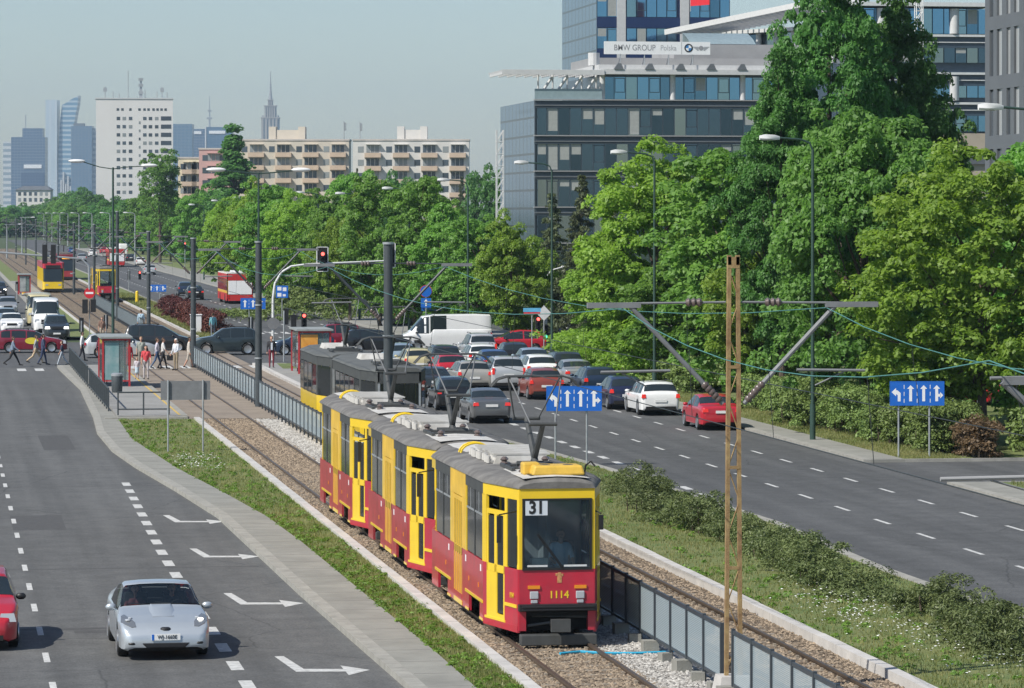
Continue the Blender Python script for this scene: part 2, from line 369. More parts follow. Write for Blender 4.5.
# platform one
PLX = 10.55
sheet('platform', [(7.58, YP0), (PLX - .22, YP0), (PLX - .22, YC0 - 2), (7.72, YC0 - 2)], .22, M['paving'], .3)
sheet('platform_edge', [(PLX - .22, YP0), (PLX + .02, YP0), (PLX + .02, YC0 - 2), (PLX - .22, YC0 - 2)], .225, M['kerb'], .3)
sheet('platform_line', [(PLX - .36, YP0 + .3), (PLX - .25, YP0 + .3), (PLX - .25, YC0 - 2), (PLX - .36, YC0 - 2)], .2245, M['paint_y'])
sheet('platform_step', [(7.0, YP0 - .5), (PLX, YP0 - .5), (PLX, YP0 - .003), (7.0, YP0 - .003)], .17, M['kerb'], .25)
# track bed
XT1, XT2, GA = 12.40, 16.35, 0.755
def beam(name, x0, x1, ya, yb, z=.17, seg=2.0):
    b = MB(); y = ya
    while y < yb - .01:
        e = min(y + seg, yb); b.box(((x0 + x1) / 2, (y + e) / 2, z / 2 - .02 + random.uniform(-.006, .006)), (x1 - x0, e - y - .02, z + .04), rz=random.uniform(-.002, .002)); y = e
    return struct(b.build(name, M['beam']))
beam('track_edging', 10.8, 11.04, Y0, YP0 - .6)
beam('track_edging', 17.92, 18.16, Y0, YP0 + 2, .24)
for (xa, xb, ya, yb, m) in [(11.04, 13.35, Y0, YP0 - .5, 'ballast'), (13.35, 15.0, Y0, YP0 - .5, 'ballast_w'), (15.0, 17.92, Y0, YP0 - .5, 'ballast'), (11.04, 17.92, YC1 + 4, 900, 'ballast')]:
    sheet('track_ballast', [(xa, ya), (xb, ya), (xb, yb), (xa, yb)], .045, M[m])
sheet('track_paving', [(PLX + .03, YP0 - .5), (17.92, YP0 - .5), (17.92, YC1 + 4), (PLX + .03, YC1 + 4)], .10, M['paving_tan'], .12)
rb = []
for xt in (XT1, XT2):
    for s in (-1, 1):
        b = MB(); x = xt + s * GA
        b.bb((x - .036, Y0, .105), (x + .036, 900, .155)); b.bb((x - .009, Y0, .05), (x + .009, 900, .106)); b.bb((x - .075, Y0, .046), (x + .075, 900, .062))
        struct(b.build('rail', M['rail']))
cl = MB()
for xt in (XT1, XT2):
    y = 45.0
    while y < YP0 - 1:
        for s in (-1, 1):
            for q in (-1, 1): cl.box((xt + s * GA + q * .095, y, .075), (.06, .1, .05))
        cl.box((xt, y, .044), (2.3, .24, .03)); y += .68
struct(cl.build('sleepers', mat('sleeper_concrete', (.27, .23, .18), .9, var=.3, scale=3)))
# beds beyond the crossing
sheet('grass_verge', [(8.9, YC1 + 8), (11.0, YC1 + 5), (11.0, 395), (8.9, 395)], .07, M['grass'])
sheet('platform', [(8.9, 396), (11.0, 396), (11.0, 470), (8.9, 470)], .2, M['paving'], .25)
sheet('grass_verge', [(8.9, 471), (11.0, 471), (11.0, 900), (8.9, 900)], .07, M['grass'])
sheet('kerb', [(8.4, YC1 + 6), (8.9, YC1 + 6), (8.9, 900), (8.4, 900)], .12, M['kerb'], .15)
sheet('road', [(-16, YC1), (8.4, YC1), (8.4, YF), (-16, YF)], 0.0, M['asphalt_l']).name = 'left_road'
beam('track_edging', 17.92, 18.16, YC1 + 5, 520, .2)
beam('track_edging', 11.0, 11.2, YC1 + 5, 395, .16)
# platform two on the far side of the tracks
P2 = [(18.05, 145), (21.2, 145), (21.2, 196), (20.6, 207), (19.8, 212), (18.05, 212)]
sheet('platform', [(x + (.2 if x < 18.1 else 0), y) for x, y in P2], .22, M['paving'], .3)
sheet('platform_edge', [(17.93, 145), (18.25, 145), (18.25, 212), (17.93, 212)], .235, M['beam'], .3)
sheet('grass_verge', [(19.0, 204.2), (20.9, 204.2), (20.3, 210.8), (19.3, 211.5)], .226, M['grass'])
# right road
K1 = [(23.75, Y0)] + [xy(*p) for p in [(1024, 621), (884, 571), (780, 526), (614, 472), (540, 451), (481, 436)]] + [(21.35, 150), (21.25, YC0)]
RX = 32.75
sheet('right_road', K1 + [(RX, YC0), (RX, Y0)], 0.002, M['asphalt_r'])
sheet('right_road', [(21.2, YC1), (RX, YC1), (RX, YF), (21.2, YF)], 0.002, M['asphalt_r'])
sheet('cross_street', [(-60, YC0), (110, YC0), (110, YC1), (-60, YC1)], -0.004, M['asphalt_r'])
sheet('grass_verge', strip([(18.16, Y0), (18.16, 145)], [(x - .32, y) for x, y in K1 if y < 140] + [(21.1, 145)]), .10, M['grass'])
kk = [p for p in K1]
sheet('kerb', strip([(x - .32, y) for x, y in kk], kk), .12, M['kerb'], .16)
sheet('grass_verge', [(18.16, YC1 + 5), (20.9, YC1 + 5), (20.9, 900), (18.16, 900)], .08, M['grass'])
sheet('kerb', [(20.9, YC1 + 4), (21.2, YC1 + 4), (21.2, 900), (20.9, 900)], .12, M['kerb'], .15)
dr0, dr1 = 116.5, 127.5
for ya, yb in [(Y0, dr0), (dr1, YC0)]:
    sheet('kerb', [(RX, ya), (RX + .3, ya), (RX + .3, yb), (RX, yb)], .115, M['kerb'], .15)
    sheet('pavement', [(RX + .3, ya), (RX + 1.55, ya), (RX + 1.55, yb), (RX + .3, yb)], .11, M['concrete'], .14)
    sheet('grass_verge', [(RX + 1.55, ya), (60, ya), (60, yb), (RX + 1.55, yb)], .09, M['grass'])
sheet('kerb', [(RX, YC1), (RX + .3, YC1), (RX + .3, 900), (RX, 900)], .115, M['kerb'], .15)
sheet('pavement', [(RX + .3, YC1), (RX + 4.5, YC1), (RX + 4.5, 900), (RX + .3, 900)], .11, M['concrete'], .14)
sheet('grass_verge', [(RX + 4.5, YC1 + 30), (70, YC1 + 30), (70, 900), (RX + 4.5, 900)], .09, M['grass'])
for yk in (dr0 - .15, dr1): sheet('kerb', [(RX + 1.55, yk), (60, yk), (60, yk + .15), (RX + 1.55, yk + .15)], .115, M['kerb'], .15)
sheet('driveway', [(RX, dr0), (70, dr0), (70, dr1), (RX, dr1)], .0, M['asphalt_r'])
sheet('car_park', [(38, 228), (70, 228), (70, 284), (38, 284)], .012, M['paving'])
# ---------------------------------------------------------------- painted markings
mk = MB()
def quadmark(x, y, wx, ly, z): mk.add([(x - wx / 2, y, z), (x + wx / 2, y, z), (x + wx / 2, y + ly, z), (x - wx / 2, y + ly, z)], [(0, 1, 2, 3)])
y = 50.0
while y < 205:
    quadmark(2.12, y, .13, 1.6, .004); y += 4.7
y = 50.3
while y < 122:
    quadmark(5.78 + max(0, (y - 95)) * .012, y, .26, 1.45, .004); y += 3.05
y = 50.0
while y < 205:
    quadmark(27.05, y, .13, 1.75, .006); quadmark(30.22, y + 2.0, .13, 1.75, .006); y += 4.75
y = 113.0
while y < 205:
    quadmark(24.02, y, .26, 1.4, .006); y += 3.0
quadmark(23.1, 120.5, 2.0, .5, .006)
y = YC1 + 6
while y < 700:
    for x in (24.1, 27.05, 30.2): quadmark(x, y, .15, 2.2, .006)
    for x in (2.1, 5.4): quadmark(x, y, .15, 2.2, .004)
    y += 6
for x in (4.6, 5.6): quadmark(x, 208.3, .5, 3.2, .004)
for i in range(8): quadmark(10.9 + i * 1.0, 208, .5, 3.6, .105)
for i in range(12): quadmark(21.6 + i * .95, 207.5, .5, 3.6, .006)
for i in range(12): quadmark(21.6 + i * .95, YC1 + 15, .5, 4.0, .006)
def turn_arrow(x, y):
    pts_stem = [(x - .62, y + 2.2), (x - .46, y + 2.2), (x - .12, y + .62), (x - .12, y), (x - .34, y)]
    z = .004
    mk.add([(x - .66, y + 2.5, z), (x - .47, y + 2.5, z), (x - .27, y + .38, z), (x - .46, y - .05, z)], [(0, 1, 2, 3)])
    mk.add([(x - .46, y - .05, z + .0004), (x - .27, y + .38, z + .0004), (x + .5, y + .24, z + .0004), (x + .5, y - .16, z + .0004)], [(0, 1, 2, 3)])
    mk.add([(x + .5, y + .8, z + .0002), (x + .5, y - .72, z + .0002), (x + 1.0, y + .02, z + .0002)], [(0, 1, 2)])
for (px, py) in [(196, 522), (227, 557), (267, 604), (327, 671)]:
    p = gp(px, py); turn_arrow(p.x - .15, p.y)
struct(mk.build('road_markings', M['paint']))
# asphalt seams and repair patches
pt = MB()
for (px, py, wx, ly) in [(90, 569, 16, .14), (150, 632, 3.2, .5), (60, 630, 2.2, .35), (120, 486, 13, .12), (40, 530, 1.5, 5), (60, 450, 1.2, 9)]:
    p = gp(px, py); pt.add([(p.x - wx / 2, p.y, .002), (p.x + wx / 2, p.y, .002), (p.x + wx / 2, p.y + ly, .002), (p.x - wx / 2, p.y + ly, .002)], [(0, 1, 2, 3)])
pm = mat('asphalt_patch', (.075, .074, .072), .85, var=.25, scale=4, bump=.4)
bm = bmesh.new(); me = pt.mesh('road_patches', [pm]); bm.from_mesh(me)
geom = [v for v in bm.verts if v.co.x > 5.6]  # keep seams on the carriageway
for v in geom: v.co.x = min(v.co.x, interp(L1, v.co.y) - .05)
bm.to_mesh(me); bm.free(); struct(obj('road_patches', me))
# ---------------------------------------------------------------- railings and fences
def railing(x0, ya, x1, yb, z0, hgt, label, sp=.13, post=2.0, mt='mast', group='railings along the tram tracks', barw=.02, nbar=True):
    n = max(1, round(math.hypot(x1 - x0, yb - ya) / post)); L = math.hypot(x1 - x0, yb - ya)
    root = thing('railing', label, 'railing', (x0, ya, z0), math.atan2(yb - ya, x1 - x0), group)
    MB().bb((0, -.025, hgt - .05), (L, .025, hgt)).build('handrail', M[mt], root)
    MB().bb((0, -.02, .12), (L, .02, .16)).build('bottom_rail', M[mt], root)
    b = MB(); k = 0; x = sp
    while x < L:
        b.bb((x - barw / 2, -.008, .155), (x + barw / 2, .008, hgt - .045)); x += sp
    b.build('bars', M[mt], root)
    pm_ = MB().bb((-.03, -.03, 0), (.03, .03, hgt + .01)).mesh('post', [M[mt]])
    for i in range(n + 1): obj('post', pm_, root, (i * L / n, 0, 0))
    return root
XF = 14.4
MASTY = [44.0, 66.0, 117.8, 167.0, 210.0, 256.0, 301.0, 348.0, 400.0]
def my(D, t=XF): return (D - t * SA) / CA
MY = [my(d) for d in (44.0, 67.6, 118.7, 167.0, 210.0, 255.0, 300.0, 345.0, 397.0)]
p0, p1, p2, p3 = gp(76, 367), gp(97, 389), gp(98.5, 391), gp(116, 414)
railing(7.42, p0.y, 7.42, p1.y, .12, 1.05, 'bar railing on the kerb side of the stop, farther one near the crossing', .36, 2.2, group='railings of the tram stop')
railing(7.42, p2.y, 7.42, p3.y, .12, 1.05, 'bar railing on the kerb side of the stop, nearer one by the litter bin', .36, 2.2, group='railings of the tram stop')
# hoop barrier across the platform end
hb = thing('hoop_barrier', 'low dark tube barrier across the near end of the stop platform', 'barrier', (7.6, YP0 + .5, .22))
b = MB(); b.tube((0, 0, 0), (0, 0, 1.0), .035); b.tube((0, 0, .98), (2.2, 0, .98), .035); b.tube((0, 0, .25), (2.2, 0, .25), .03); b.build('rail', M['mast'], hb)
for x in (1.1, 2.2): MB().tube((x, 0, 0), (x, 0, .98), .035).build('post', M['mast'], hb)
# mesh panel fence close by
m_, nt_, b_ = newmat('wire_panel'); b_.inputs['Base Color'].default_value = (.36, .43, .46, 1); b_.inputs['Roughness'].default_value = .6
tr_ = nt_.nodes.new('ShaderNodeBsdfTransparent'); mx_ = nt_.nodes.new('ShaderNodeMixShader')
tc_ = nt_.nodes.new('ShaderNodeTexCoord'); wv = nt_.nodes.new('ShaderNodeTexWave'); wv.bands_direction = 'Z'; wv.inputs['Scale'].default_value = 9
nt_.links.new(tc_.outputs['Object'], wv.inputs['Vector'])
mr_ = nt_.nodes.new('ShaderNodeMapRange'); mr_.inputs['To Min'].default_value = .42; mr_.inputs['To Max'].default_value = .66; nt_.links.new(wv.outputs['Fac'], mr_.inputs['Value'])
nt_.links.new(mr_.outputs['Result'], mx_.inputs['Fac']); nt_.links.new(tr_.outputs[0], mx_.inputs[1]); nt_.links.new(b_.outputs[0], mx_.inputs[2]); nt_.links.new(mx_.outputs[0], nt_.nodes['Material Output'].inputs['Surface'])
M['panel'] = m_
M['fence_dark'] = mat('fence_frame', (.045, .055, .065), .45, var=.15)
def panel_fence(ya, yb, label, foot=True):
    root = thing('panel_fence', label, 'fence', (XF + .0, ya, .045), 0, 'wire panel fences between the tracks')
    n = max(1, round((yb - ya) / 1.62)); d = (yb - ya) / n
    post = MB().bb((-.035, -.035, 0), (.035, .035, 1.30)).mesh('post', [M['fence_dark']])
    pan = MB(); pan.bb((-.004, .05, .30), (.004, d - .05, 1.20)); pme = pan.mesh('panel', [M['panel']])
    fr = MB(); fr.bb((-.025, .035, 1.2), (.025, d - .035, 1.27)); fr.bb((-.02, .035, .24), (.02, d - .035, .29))
    for y in (.045, d - .045): fr.bb((-.015, y - .012, .29), (.015, y + .012, 1.2))
    fme = fr.mesh('frame', [M['fence_dark']])
    blk = MB().box((0, 0, .10), (.28, .28, .22)).mesh('footing', [M['concrete']])
    for i in range(n + 1):
        obj('post', post, root, (0, i * d, 0))
        if foot: f = obj('footing', blk, root, (-.12, i * d + random.uniform(-.05, .05), 0), random.uniform(-.3, .3)); f.scale = (random.uniform(.8, 1.15),) * 3
        if i < n: q = obj('panel', pme, root, (0, i * d, 0)); obj('frame', fme, q)
    return root
panel_fence(MY[1] + .45, MY[1] + 26, 'wire panel fence beside the front tram, beyond the rusty lattice mast')
panel_fence(MY[1] + 26.4, MY[3] - .4, 'wire panel fence between the tracks behind the yellow and red tram', False)
panel_fence(MY[3] + .4, MY[4] - .6, 'wire panel fence between the tracks beside the near platform', False)
panel_fence(YC1 + 9, YC1 + 90, 'long wire panel fence between the tracks beyond the crossing', False)
panel_fence(MY[0] + 6, MY[1] - .55, 'wire panel fence on the near side of the rusty lattice mast')
# blue hose on the ballast
b = MB(); pts = []
for i, (px, py) in enumerate([(560, 658), (580, 656), (604, 657), (632, 657), (660, 656), (676, 655), (688, 657)]):
    p = gp(px, py); pts.append((p.x, p.y, .09 if i < 2 else .075))
b.path(pts, .03, 6); tag(b.build('hose', mat('hose_blue', (.03, .36, .55), .4)), 'blue plastic hose lying across the ballast in front of the tram', 'hose')
# ---------------------------------------------------------------- cars
CARS = {
 # L, W, wheel radius, wheel ys, belt(rear,front), top line, rear glass y0 y1, windscreen y0 y1, side glass intervals
 'hatch': dict(L=4.05, W=1.72, wr=.30, wy=(.70, 3.22), belt=(.98, .90), top=[(0, .55), (.03, .86), (.10, 1.0), (.42, 1.38), (.85, 1.475), (1.6, 1.50), (2.2, 1.42), (2.98, 1.0), (3.5, .91), (3.88, .78), (4.02, .60), (4.05, .5)], rg=(.13, .44), ws=(2.25, 2.93), sg=[(.5, 1.42), (1.50, 2.75)]),
 'sedan': dict(L=4.5, W=1.74, wr=.31, wy=(.92, 3.55), belt=(.97, .90), top=[(0, .6), (.03, .92), (.18, 1.0), (.72, 1.05), (1.35, 1.36), (1.9, 1.44), (2.5, 1.41), (3.3, .99), (3.95, .88), (4.32, .74), (4.47, .6), (4.5, .5)], rg=(.78, 1.32), ws=(2.55, 3.24), sg=[(1.0, 1.9), (1.98, 3.1)]),
 'wagon': dict(L=4.62, W=1.78, wr=.32, wy=(.95, 3.62), belt=(.99, .91), top=[(0, .55), (.03, .92), (.08, 1.0), (.33, 1.37), (.6, 1.46), (1.6, 1.48), (2.5, 1.42), (3.35, 1.0), (4.05, .88), (4.42, .74), (4.58, .58), (4.62, .5)], rg=(.11, .36), ws=(2.55, 3.3), sg=[(.42, 1.0), (1.08, 1.98), (2.06, 3.12)]),
 'suv': dict(L=4.35, W=1.82, wr=.36, wy=(.80, 3.40), belt=(1.12, 1.05), top=[(0, .6), (.03, 1.0), (.08, 1.12), (.38, 1.58), (.7, 1.68), (1.6, 1.70), (2.35, 1.64), (3.0, 1.18), (3.75, 1.06), (4.15, .95), (4.32, .7), (4.35, .55)], rg=(.12, .40), ws=(2.4, 2.96), sg=[(.45, .95), (1.02, 1.85), (1.92, 2.8)]),
 'mpv': dict(L=4.5, W=1.82, wr=.32, wy=(.85, 3.55), belt=(1.08, .98), top=[(0, .6), (.03, 1.0), (.07, 1.1), (.25, 1.6), (.55, 1.72), (1.8, 1.74), (2.5, 1.66), (3.55, 1.06), (4.1, .92), (4.4, .76), (4.48, .58), (4.5, .5)], rg=(.09, .28), ws=(2.6, 3.5), sg=[(.35, 1.0), (1.08, 1.98), (2.06, 3.2)]),
 'van': dict(L=5.95, W=2.04, wr=.35, wy=(1.1, 4.95), belt=(1.25, 1.2), top=[(0, .6), (.02, 2.3), (.12, 2.50), (1.0, 2.54), (3.8, 2.52), (4.45, 2.40), (5.35, 1.32), (5.75, 1.12), (5.92, .8), (5.95, .5)], rg=(.03, .06), ws=(4.5, 5.3), sg=[(3.0, 4.05), (4.15, 4.95)], box=True),
 'coupe': dict(L=4.33, W=1.735, wr=.31, wy=(.80, 3.40), belt=(.90, .80), top=[(0, .55), (.04, .88), (.25, .97), (.5, 1.0), (1.25, 1.23), (1.75, 1.305), (2.15, 1.285), (3.05, .90), (3.6, .80), (4.02, .69), (4.20, .60), (4.30, .50), (4.33, .42)], rg=(.55, 1.3), ws=(2.2, 2.98), sg=[(1.15, 2.85)]),
}
def ipt(tab, y):
    if y <= tab[0][0]: return tab[0][1]
    for (a, b), (c, d) in zip(tab, tab[1:]):
        if y <= c: return b + (d - b) * (y - a) / (c - a)
    return tab[-1][1]
def car_section(k, y):
    L, hw0 = k['L'], k['W'] / 2
    top = ipt(k['top'], y); bl = k['belt'][0] + (k['belt'][1] - k['belt'][0]) * y / L
    if k.get('box') and y < 4.0: bl = 1.5
    hw = hw0 * ipt([(0, .80), (.05, .90), (.22, .965), (.6, 1), (L - .75, 1), (L - .3, .94), (L - .08, .80), (L, .66)] if L != 4.33 else [(0, .80), (.05, .90), (.22, .965), (.6, 1), (L - .6, 1), (L - .22, .965), (L - .06, .88), (L, .76)], y)
    belt = min(bl, top - .015); k_ = max(0, min(1, (top - belt) / .3))
    low = ipt([(0, .36), (.08, .24), (L - .12, .19), (L, .26)], y)
    for wy in k['wy']:
        rr = k['wr'] + .055
        if abs(y - wy) < rr: low = max(low, k['wr'] + math.sqrt(rr * rr - (y - wy) ** 2))
    low = min(low, belt - .1)
    tum = .06 if k.get('box') and y < 4.4 else .20
    hr = hw * (1 - .07 - tum * min(1, (top - belt) / .5)) if top - belt > .03 else hw * .93
    md = low * .42 + belt * .58
    pts = [(0, low), (hw * .9, low), (hw * .985, low + .035), (hw, md), (hw * .99, belt - .07), (hw * .965, belt - .012)]
    x5, z5 = hw * .945, belt + .002
    x7, z7 = hr, top - .055 * k_ - .002
    pts += [(x5, z5), (x5 + (x7 - x5) * .52 + .012 * k_, z5 + (z7 - z5) * .52), (x7, z7), (hr * .92, top - .012 * k_), (hr * .5, top + .012), (0, top + .02)]
    return pts
def car_stations(k):
    L = k['L']; ys = set([0, .015, .05, .1, .2, L, L - .02, L - .06, L - .12, L - .22])
    for a, b in k['top']: ys.add(a)
    for wy in k['wy']:
        for t in np.linspace(-1, 1, 11): ys.add(wy + t * (k['wr'] + .056))
    for iv in [k['rg'], k['ws']] + k['sg']:
        for t in np.linspace(0, 1, 6): ys.add(iv[0] + (iv[1] - iv[0]) * t)
    for t in np.linspace(0, L, 14): ys.add(t)
    ys = sorted(y for y in ys if 0 <= y <= L); out = []
    for y in ys:
        if not out or y - out[-1] > .008: out.append(y)
    return out
PAINT = {}
def paint(name, col, metal=.25):
    if name not in PAINT: PAINT[name] = mat('paint_' + name, col, .38, metal=metal, var=.05, scale=2, coat=.8)
    return PAINT[name]
P_DEF = paint('base', (.3, .3, .3))
def surf_patch(k, ys, i0, i1, off, both):
    """overlay of body strips i0..i1 between stations, pushed outward"""
    b = MB()
    for s in ((-1, 1) if both else (1,)):
        rings = []
        for y in ys:
            pts = car_section(k, y); pts2 = car_section(k, min(y + .02, k['L'])); q = pts[i0:i1 + 1]
            if not both: q = q + [(-x, z) for x, z in reversed(pts[i0:i1])] if i1 == 11 else q
            rings.append([Vector((s * x, y, z)) for x, z in q])
        n = len(rings[0]); vs = []
        for a in range(len(rings)):
            for j in range(n):
                p = rings[a][j]
                du = rings[a][min(j + 1, n - 1)] - rings[a][max(j - 1, 0)]; dv = rings[min(a + 1, len(rings) - 1)][j] - rings[max(a - 1, 0)][j]
                nn = du.cross(dv)
                if nn.length > 1e-9: nn.normalize()
                if nn.dot(Vector((p.x, 0, 1.2 if not both else .1))) < 0: nn = -nn
                vs.append(p + nn * off)
        fs = [(a * n + j, a * n + j + 1, (a + 1) * n + j + 1, (a + 1) * n + j) for a in range(len(rings) - 1) for j in range(n - 1)]
        b.add(vs, fs)
    return b
def inset(ys_all, a, b): return [a] + [y for y in ys_all if a + .02 < y < b - .02] + [b]
def wheel_meshes(r, wd=.2):
    t = MB().lathe([(r * .62, -wd / 2 + .01), (r * .93, -wd / 2), (r, -wd / 2 + .03), (r, wd / 2 - .03), (r * .93, wd / 2), (r * .62, wd / 2 - .01)], 'X', n=24)
    tyre = t.mesh('tyre', [M['rubber']], True)
    b = MB(); b.lathe([(.02, .055), (r * .2, .06), (r * .21, .03)], 'X', n=12)
    for i in range(7):
        a = 2 * math.pi * i / 7; c, s = math.cos(a), math.sin(a); e = Vector((0, c, s)); u = Vector((0, -s, c))
        p, q = e * r * .16, e * r * .64
        b.loft([[p + u * .035 + Vector((.045, 0, 0)), p - u * .035 + Vector((.045, 0, 0)), p - u * .035 + Vector((.02, 0, 0)), p + u * .035 + Vector((.02, 0, 0))], [q + u * .028 + Vector((.06, 0, 0)), q - u * .028 + Vector((.06, 0, 0)), q - u * .028 + Vector((.03, 0, 0)), q + u * .028 + Vector((.03, 0, 0))]])
    b.lathe([(r * .6, .065), (r * .68, .075), (r * .68, -.02), (r * .6, -.02)], 'X', n=24)
    b.lathe([(.001, -.01), (r * .62, -.01), (r * .62, -.02), (.001, -.02)], 'X', n=16, mi=1)
    return tyre, b.mesh('rim', [M['rim'], M['under']], True)
CARPROTO = {}
def car_proto(kind):
    if kind in CARPROTO: return CARPROTO[kind]
    k = CARS[kind]; L, hw = k['L'], k['W'] / 2; ys = car_stations(k); parts = []
    b = MB(); rings = []
    for y in ys:
        p = car_section(k, y); rings.append([Vector((x, y, z)) for x, z in p] + [Vector((-x, y, z)) for x, z in reversed(p[1:-1])])
    n = len(rings[0]); vs = [q for r in rings for q in r]; fs, ms = [], []
    open_ws = kind == 'coupe'
    for a in range(len(rings) - 1):
        ym = (ys[a] + ys[a + 1]) / 2
        for j in range(n):
            jj = j if j < 11 else n - 1 - j
            if open_ws and k['ws'][0] < ym < k['ws'][1] and jj in (8, 9, 10): continue
            if open_ws and 1.15 < ym < 2.85 and jj in (6, 7): continue
            if open_ws and k['rg'][0] < ym < k['rg'][1] and jj in (8, 9, 10): continue
            fs.append((a * n + j, a * n + (j + 1) % n, (a + 1) * n + (j + 1) % n, (a + 1) * n + j)); ms.append(1 if jj == 0 else 0)
    fs += [tuple(reversed(range(n))), tuple((len(ys) - 1) * n + i for i in range(n))]; ms += [0, 0]
    o = len(b.v); b.add(vs, fs); b.m = ms
    # dark underbody between the wheels, bumper inlay, sills
    b.bb((-hw * .8, .35, .2), (hw * .8, L - .35, .52), 1)
    if kind != 'coupe': b.bb((-hw * .62, L - .07, .22), (hw * .62, L + .004, .33), 1)
    if kind in ('suv', 'van', 'mpv', 'hatch', 'wagon'): b.bb((-hw * .76, -.02, .27), (hw * .76, .2, .42), 1)
    body = b.mesh('body', [P_DEF, M['under']], True); parts.append(('body', body, (0, 0, 0), 0))
    G = [M['glass_clear'] if kind == 'coupe' else M['glass']]
    if not k.get('box'):
        parts.append(('rear_window', surf_patch(k, inset(ys, k['rg'][0] + .03, k['rg'][1] - .02), 8, 11, .006, False).mesh('rear_window', G, True), (0, 0, 0), 0))
    parts.append(('windscreen', surf_patch(k, inset(ys, k['ws'][0] + .04, k['ws'][1] - .03), 8, 11, .006, False).mesh('windscreen', G, True), (0, 0, 0), 0))
    for iv in k['sg']:
        i1 = 8
        for s in (-1, 1):
            sp = surf_patch(k, inset(ys, *iv), 6, i1, .006, True); m = MB(); hN = len(sp.v) // 2
            use = sp.v[:hN] if s < 0 else sp.v[hN:]; fh = len(sp.f) // 2
            m.add(use, [tuple(i for i in f) for f in sp.f[:fh]]); parts.append(('side_window', m.mesh('side_window', G, True), (0, 0, 0), 0))
    tyre, rim = wheel_meshes(k['wr'])
    for wy in k['wy']:
        for s in (-1, 1): parts.append(('wheel', tyre, (s * (hw - .115), wy, k['wr']), s)); 
    zb = k['belt'][0]
    tl = MB(); 
    if kind in ('suv', 'mpv', 'van'): tl.box((0, 0, 0), (.12, .10, .32))
    elif kind in ('hatch', 'wagon'): tl.box((0, 0, 0), (.19, .12, .17), taper=.75)
    else: tl.box((0, 0, 0), (.25, .12, .14), taper=.8)
    tlm = tl.mesh('taillight', [M['brake']])
    if kind == 'coupe': tlm = MB().box((0, 0, 0), (.22, .08, .13)).mesh('taillight', [M['brake']])
    tz = {'suv': 1.0, 'mpv': .98, 'van': 1.1, 'hatch': .86, 'wagon': .88, 'sedan': .84, 'coupe': .70}[kind]
    for s in (-1, 1): parts.append(('taillight', tlm, (s * (hw * (.86 if kind not in ('sedan', 'coupe') else .78 if kind == 'sedan' else .60)), .055 if kind != 'coupe' else .03, tz), 0))
    if kind != 'coupe':
        hl = MB(); hl.box((0, 0, 0), (.36, .22, .17), taper=.75); hlm = hl.mesh('headlight', [M['lens']], False)
        hz = {'suv': .86, 'mpv': .74, 'van': .95}.get(kind, .68)
        for s in (-1, 1): parts.append(('headlight', hlm, (s * hw * .72, L - .19, hz), 0))
        gr = MB().bb((-hw * .42, L - .05, hz - .12), (hw * .42, L + .008, hz + .05)).mesh('grille', [M['black']]); parts.append(('grille', gr, (0, 0, 0), 0))
        pl = MB().bb((-.26, L, .40), (.26, L + .015, .51)).mesh('licence_plate', [M['plate']]); parts.append(('licence_plate', pl, (0, 0, 0), 0))
    pl = MB().bb((-.26, -.03, -.055), (.26, -.008, .055)).mesh('licence_plate', [M['plate']]); parts.append(('licence_plate', pl, (0, 0, {'sedan': .78, 'suv': .8, 'mpv': .8}.get(kind, .66)), 0))
    hb_ = MB().bb((-.16, -.02, -.02), (.16, .02, .02)).mesh('brake_light', [M['brake']])
    if kind not in ('coupe', 'van'):
        yb = k['rg'][1] if kind != 'sedan' else .84
        parts.append(('brake_light', hb_, (0, yb - (.0 if kind != 'sedan' else 0), ipt(k['top'], yb) - .005), 0))
    mr = MB().ball((0, 0, 0), (.11, .07, .075), 0, 10, 6).mesh('mirror', [P_DEF if kind not in ('hatch', 'van') else M['black']], True)
    ym = k['ws'][1] - .32
    for s in (-1, 1): parts.append(('mirror', mr, (s * (hw + .06), ym, k['belt'][1] + .08), 0))
    if kind in ('wagon', 'suv', 'mpv'):
        zt_ = max(z for _, z in k['top'])
        rr = MB()
        rr.bb((-.012, .75, 0), (.012, 2.2, .025)).bb((-.012, .75, -.05), (.012, .82, 0)).bb((-.012, 2.13, -.05), (.012, 2.2, 0)); rr = rr.mesh('roof_rail', [M['black']])
        for s in (-1, 1): parts.append(('roof_rail', rr, (s * hw * .70, 0, zt_ + .03), 0))
    CARPROTO[kind] = (k, parts, rim); return CARPROTO[kind]
def make_car(kind, col, p, label, rz=0.0, group=None, name=None, braking=True, lights=False, cat='car', simple=False):
    """p = world point under the centre of the REAR end (rz = 0: the car points away, +Y); rz turns about it"""
    k, parts, rim = car_proto(kind)
    root = thing(name or {'van': 'van', 'suv': 'off_road_car', 'wagon': 'estate_car', 'mpv': 'people_carrier', 'sedan': 'saloon_car', 'hatch': 'hatchback', 'coupe': 'coupe'}[kind], label, cat, (p.x, p.y, 0.0), rz, group)
    for nm, me, loc, s in parts:
        if simple and nm in ('brake_light', 'roof_rail'): continue
        o = obj(nm, me, root, loc)
        if nm == 'wheel':
            if s < 0: o.rotation_euler[2] = math.pi
            if not simple: obj('rim', rim, o, (.05, 0, 0))
        for sl in o.material_slots:
            if sl.material == P_DEF: sl.link = 'OBJECT'; sl.material = col
            elif sl.material == M['brake'] and not braking: sl.link = 'OBJECT'; sl.material = M['tail']
            elif sl.material == M['lens'] and lights: sl.link = 'OBJECT'; sl.material = M['head_on']
    return root
def away(kind, col, px, py, label, group='cars queueing on the right road', dr=0.0, **kw):
    p = gp(px, py); return make_car(kind, col, p, label, dr, group, **kw)
def facing(kind, col, px, py, label, group='vehicles waiting on the left road', **kw):
    p = gp(px, py); p.y += CARS[kind]['L']; return make_car(kind, col, p, label, math.pi, group, braking=False, **kw)
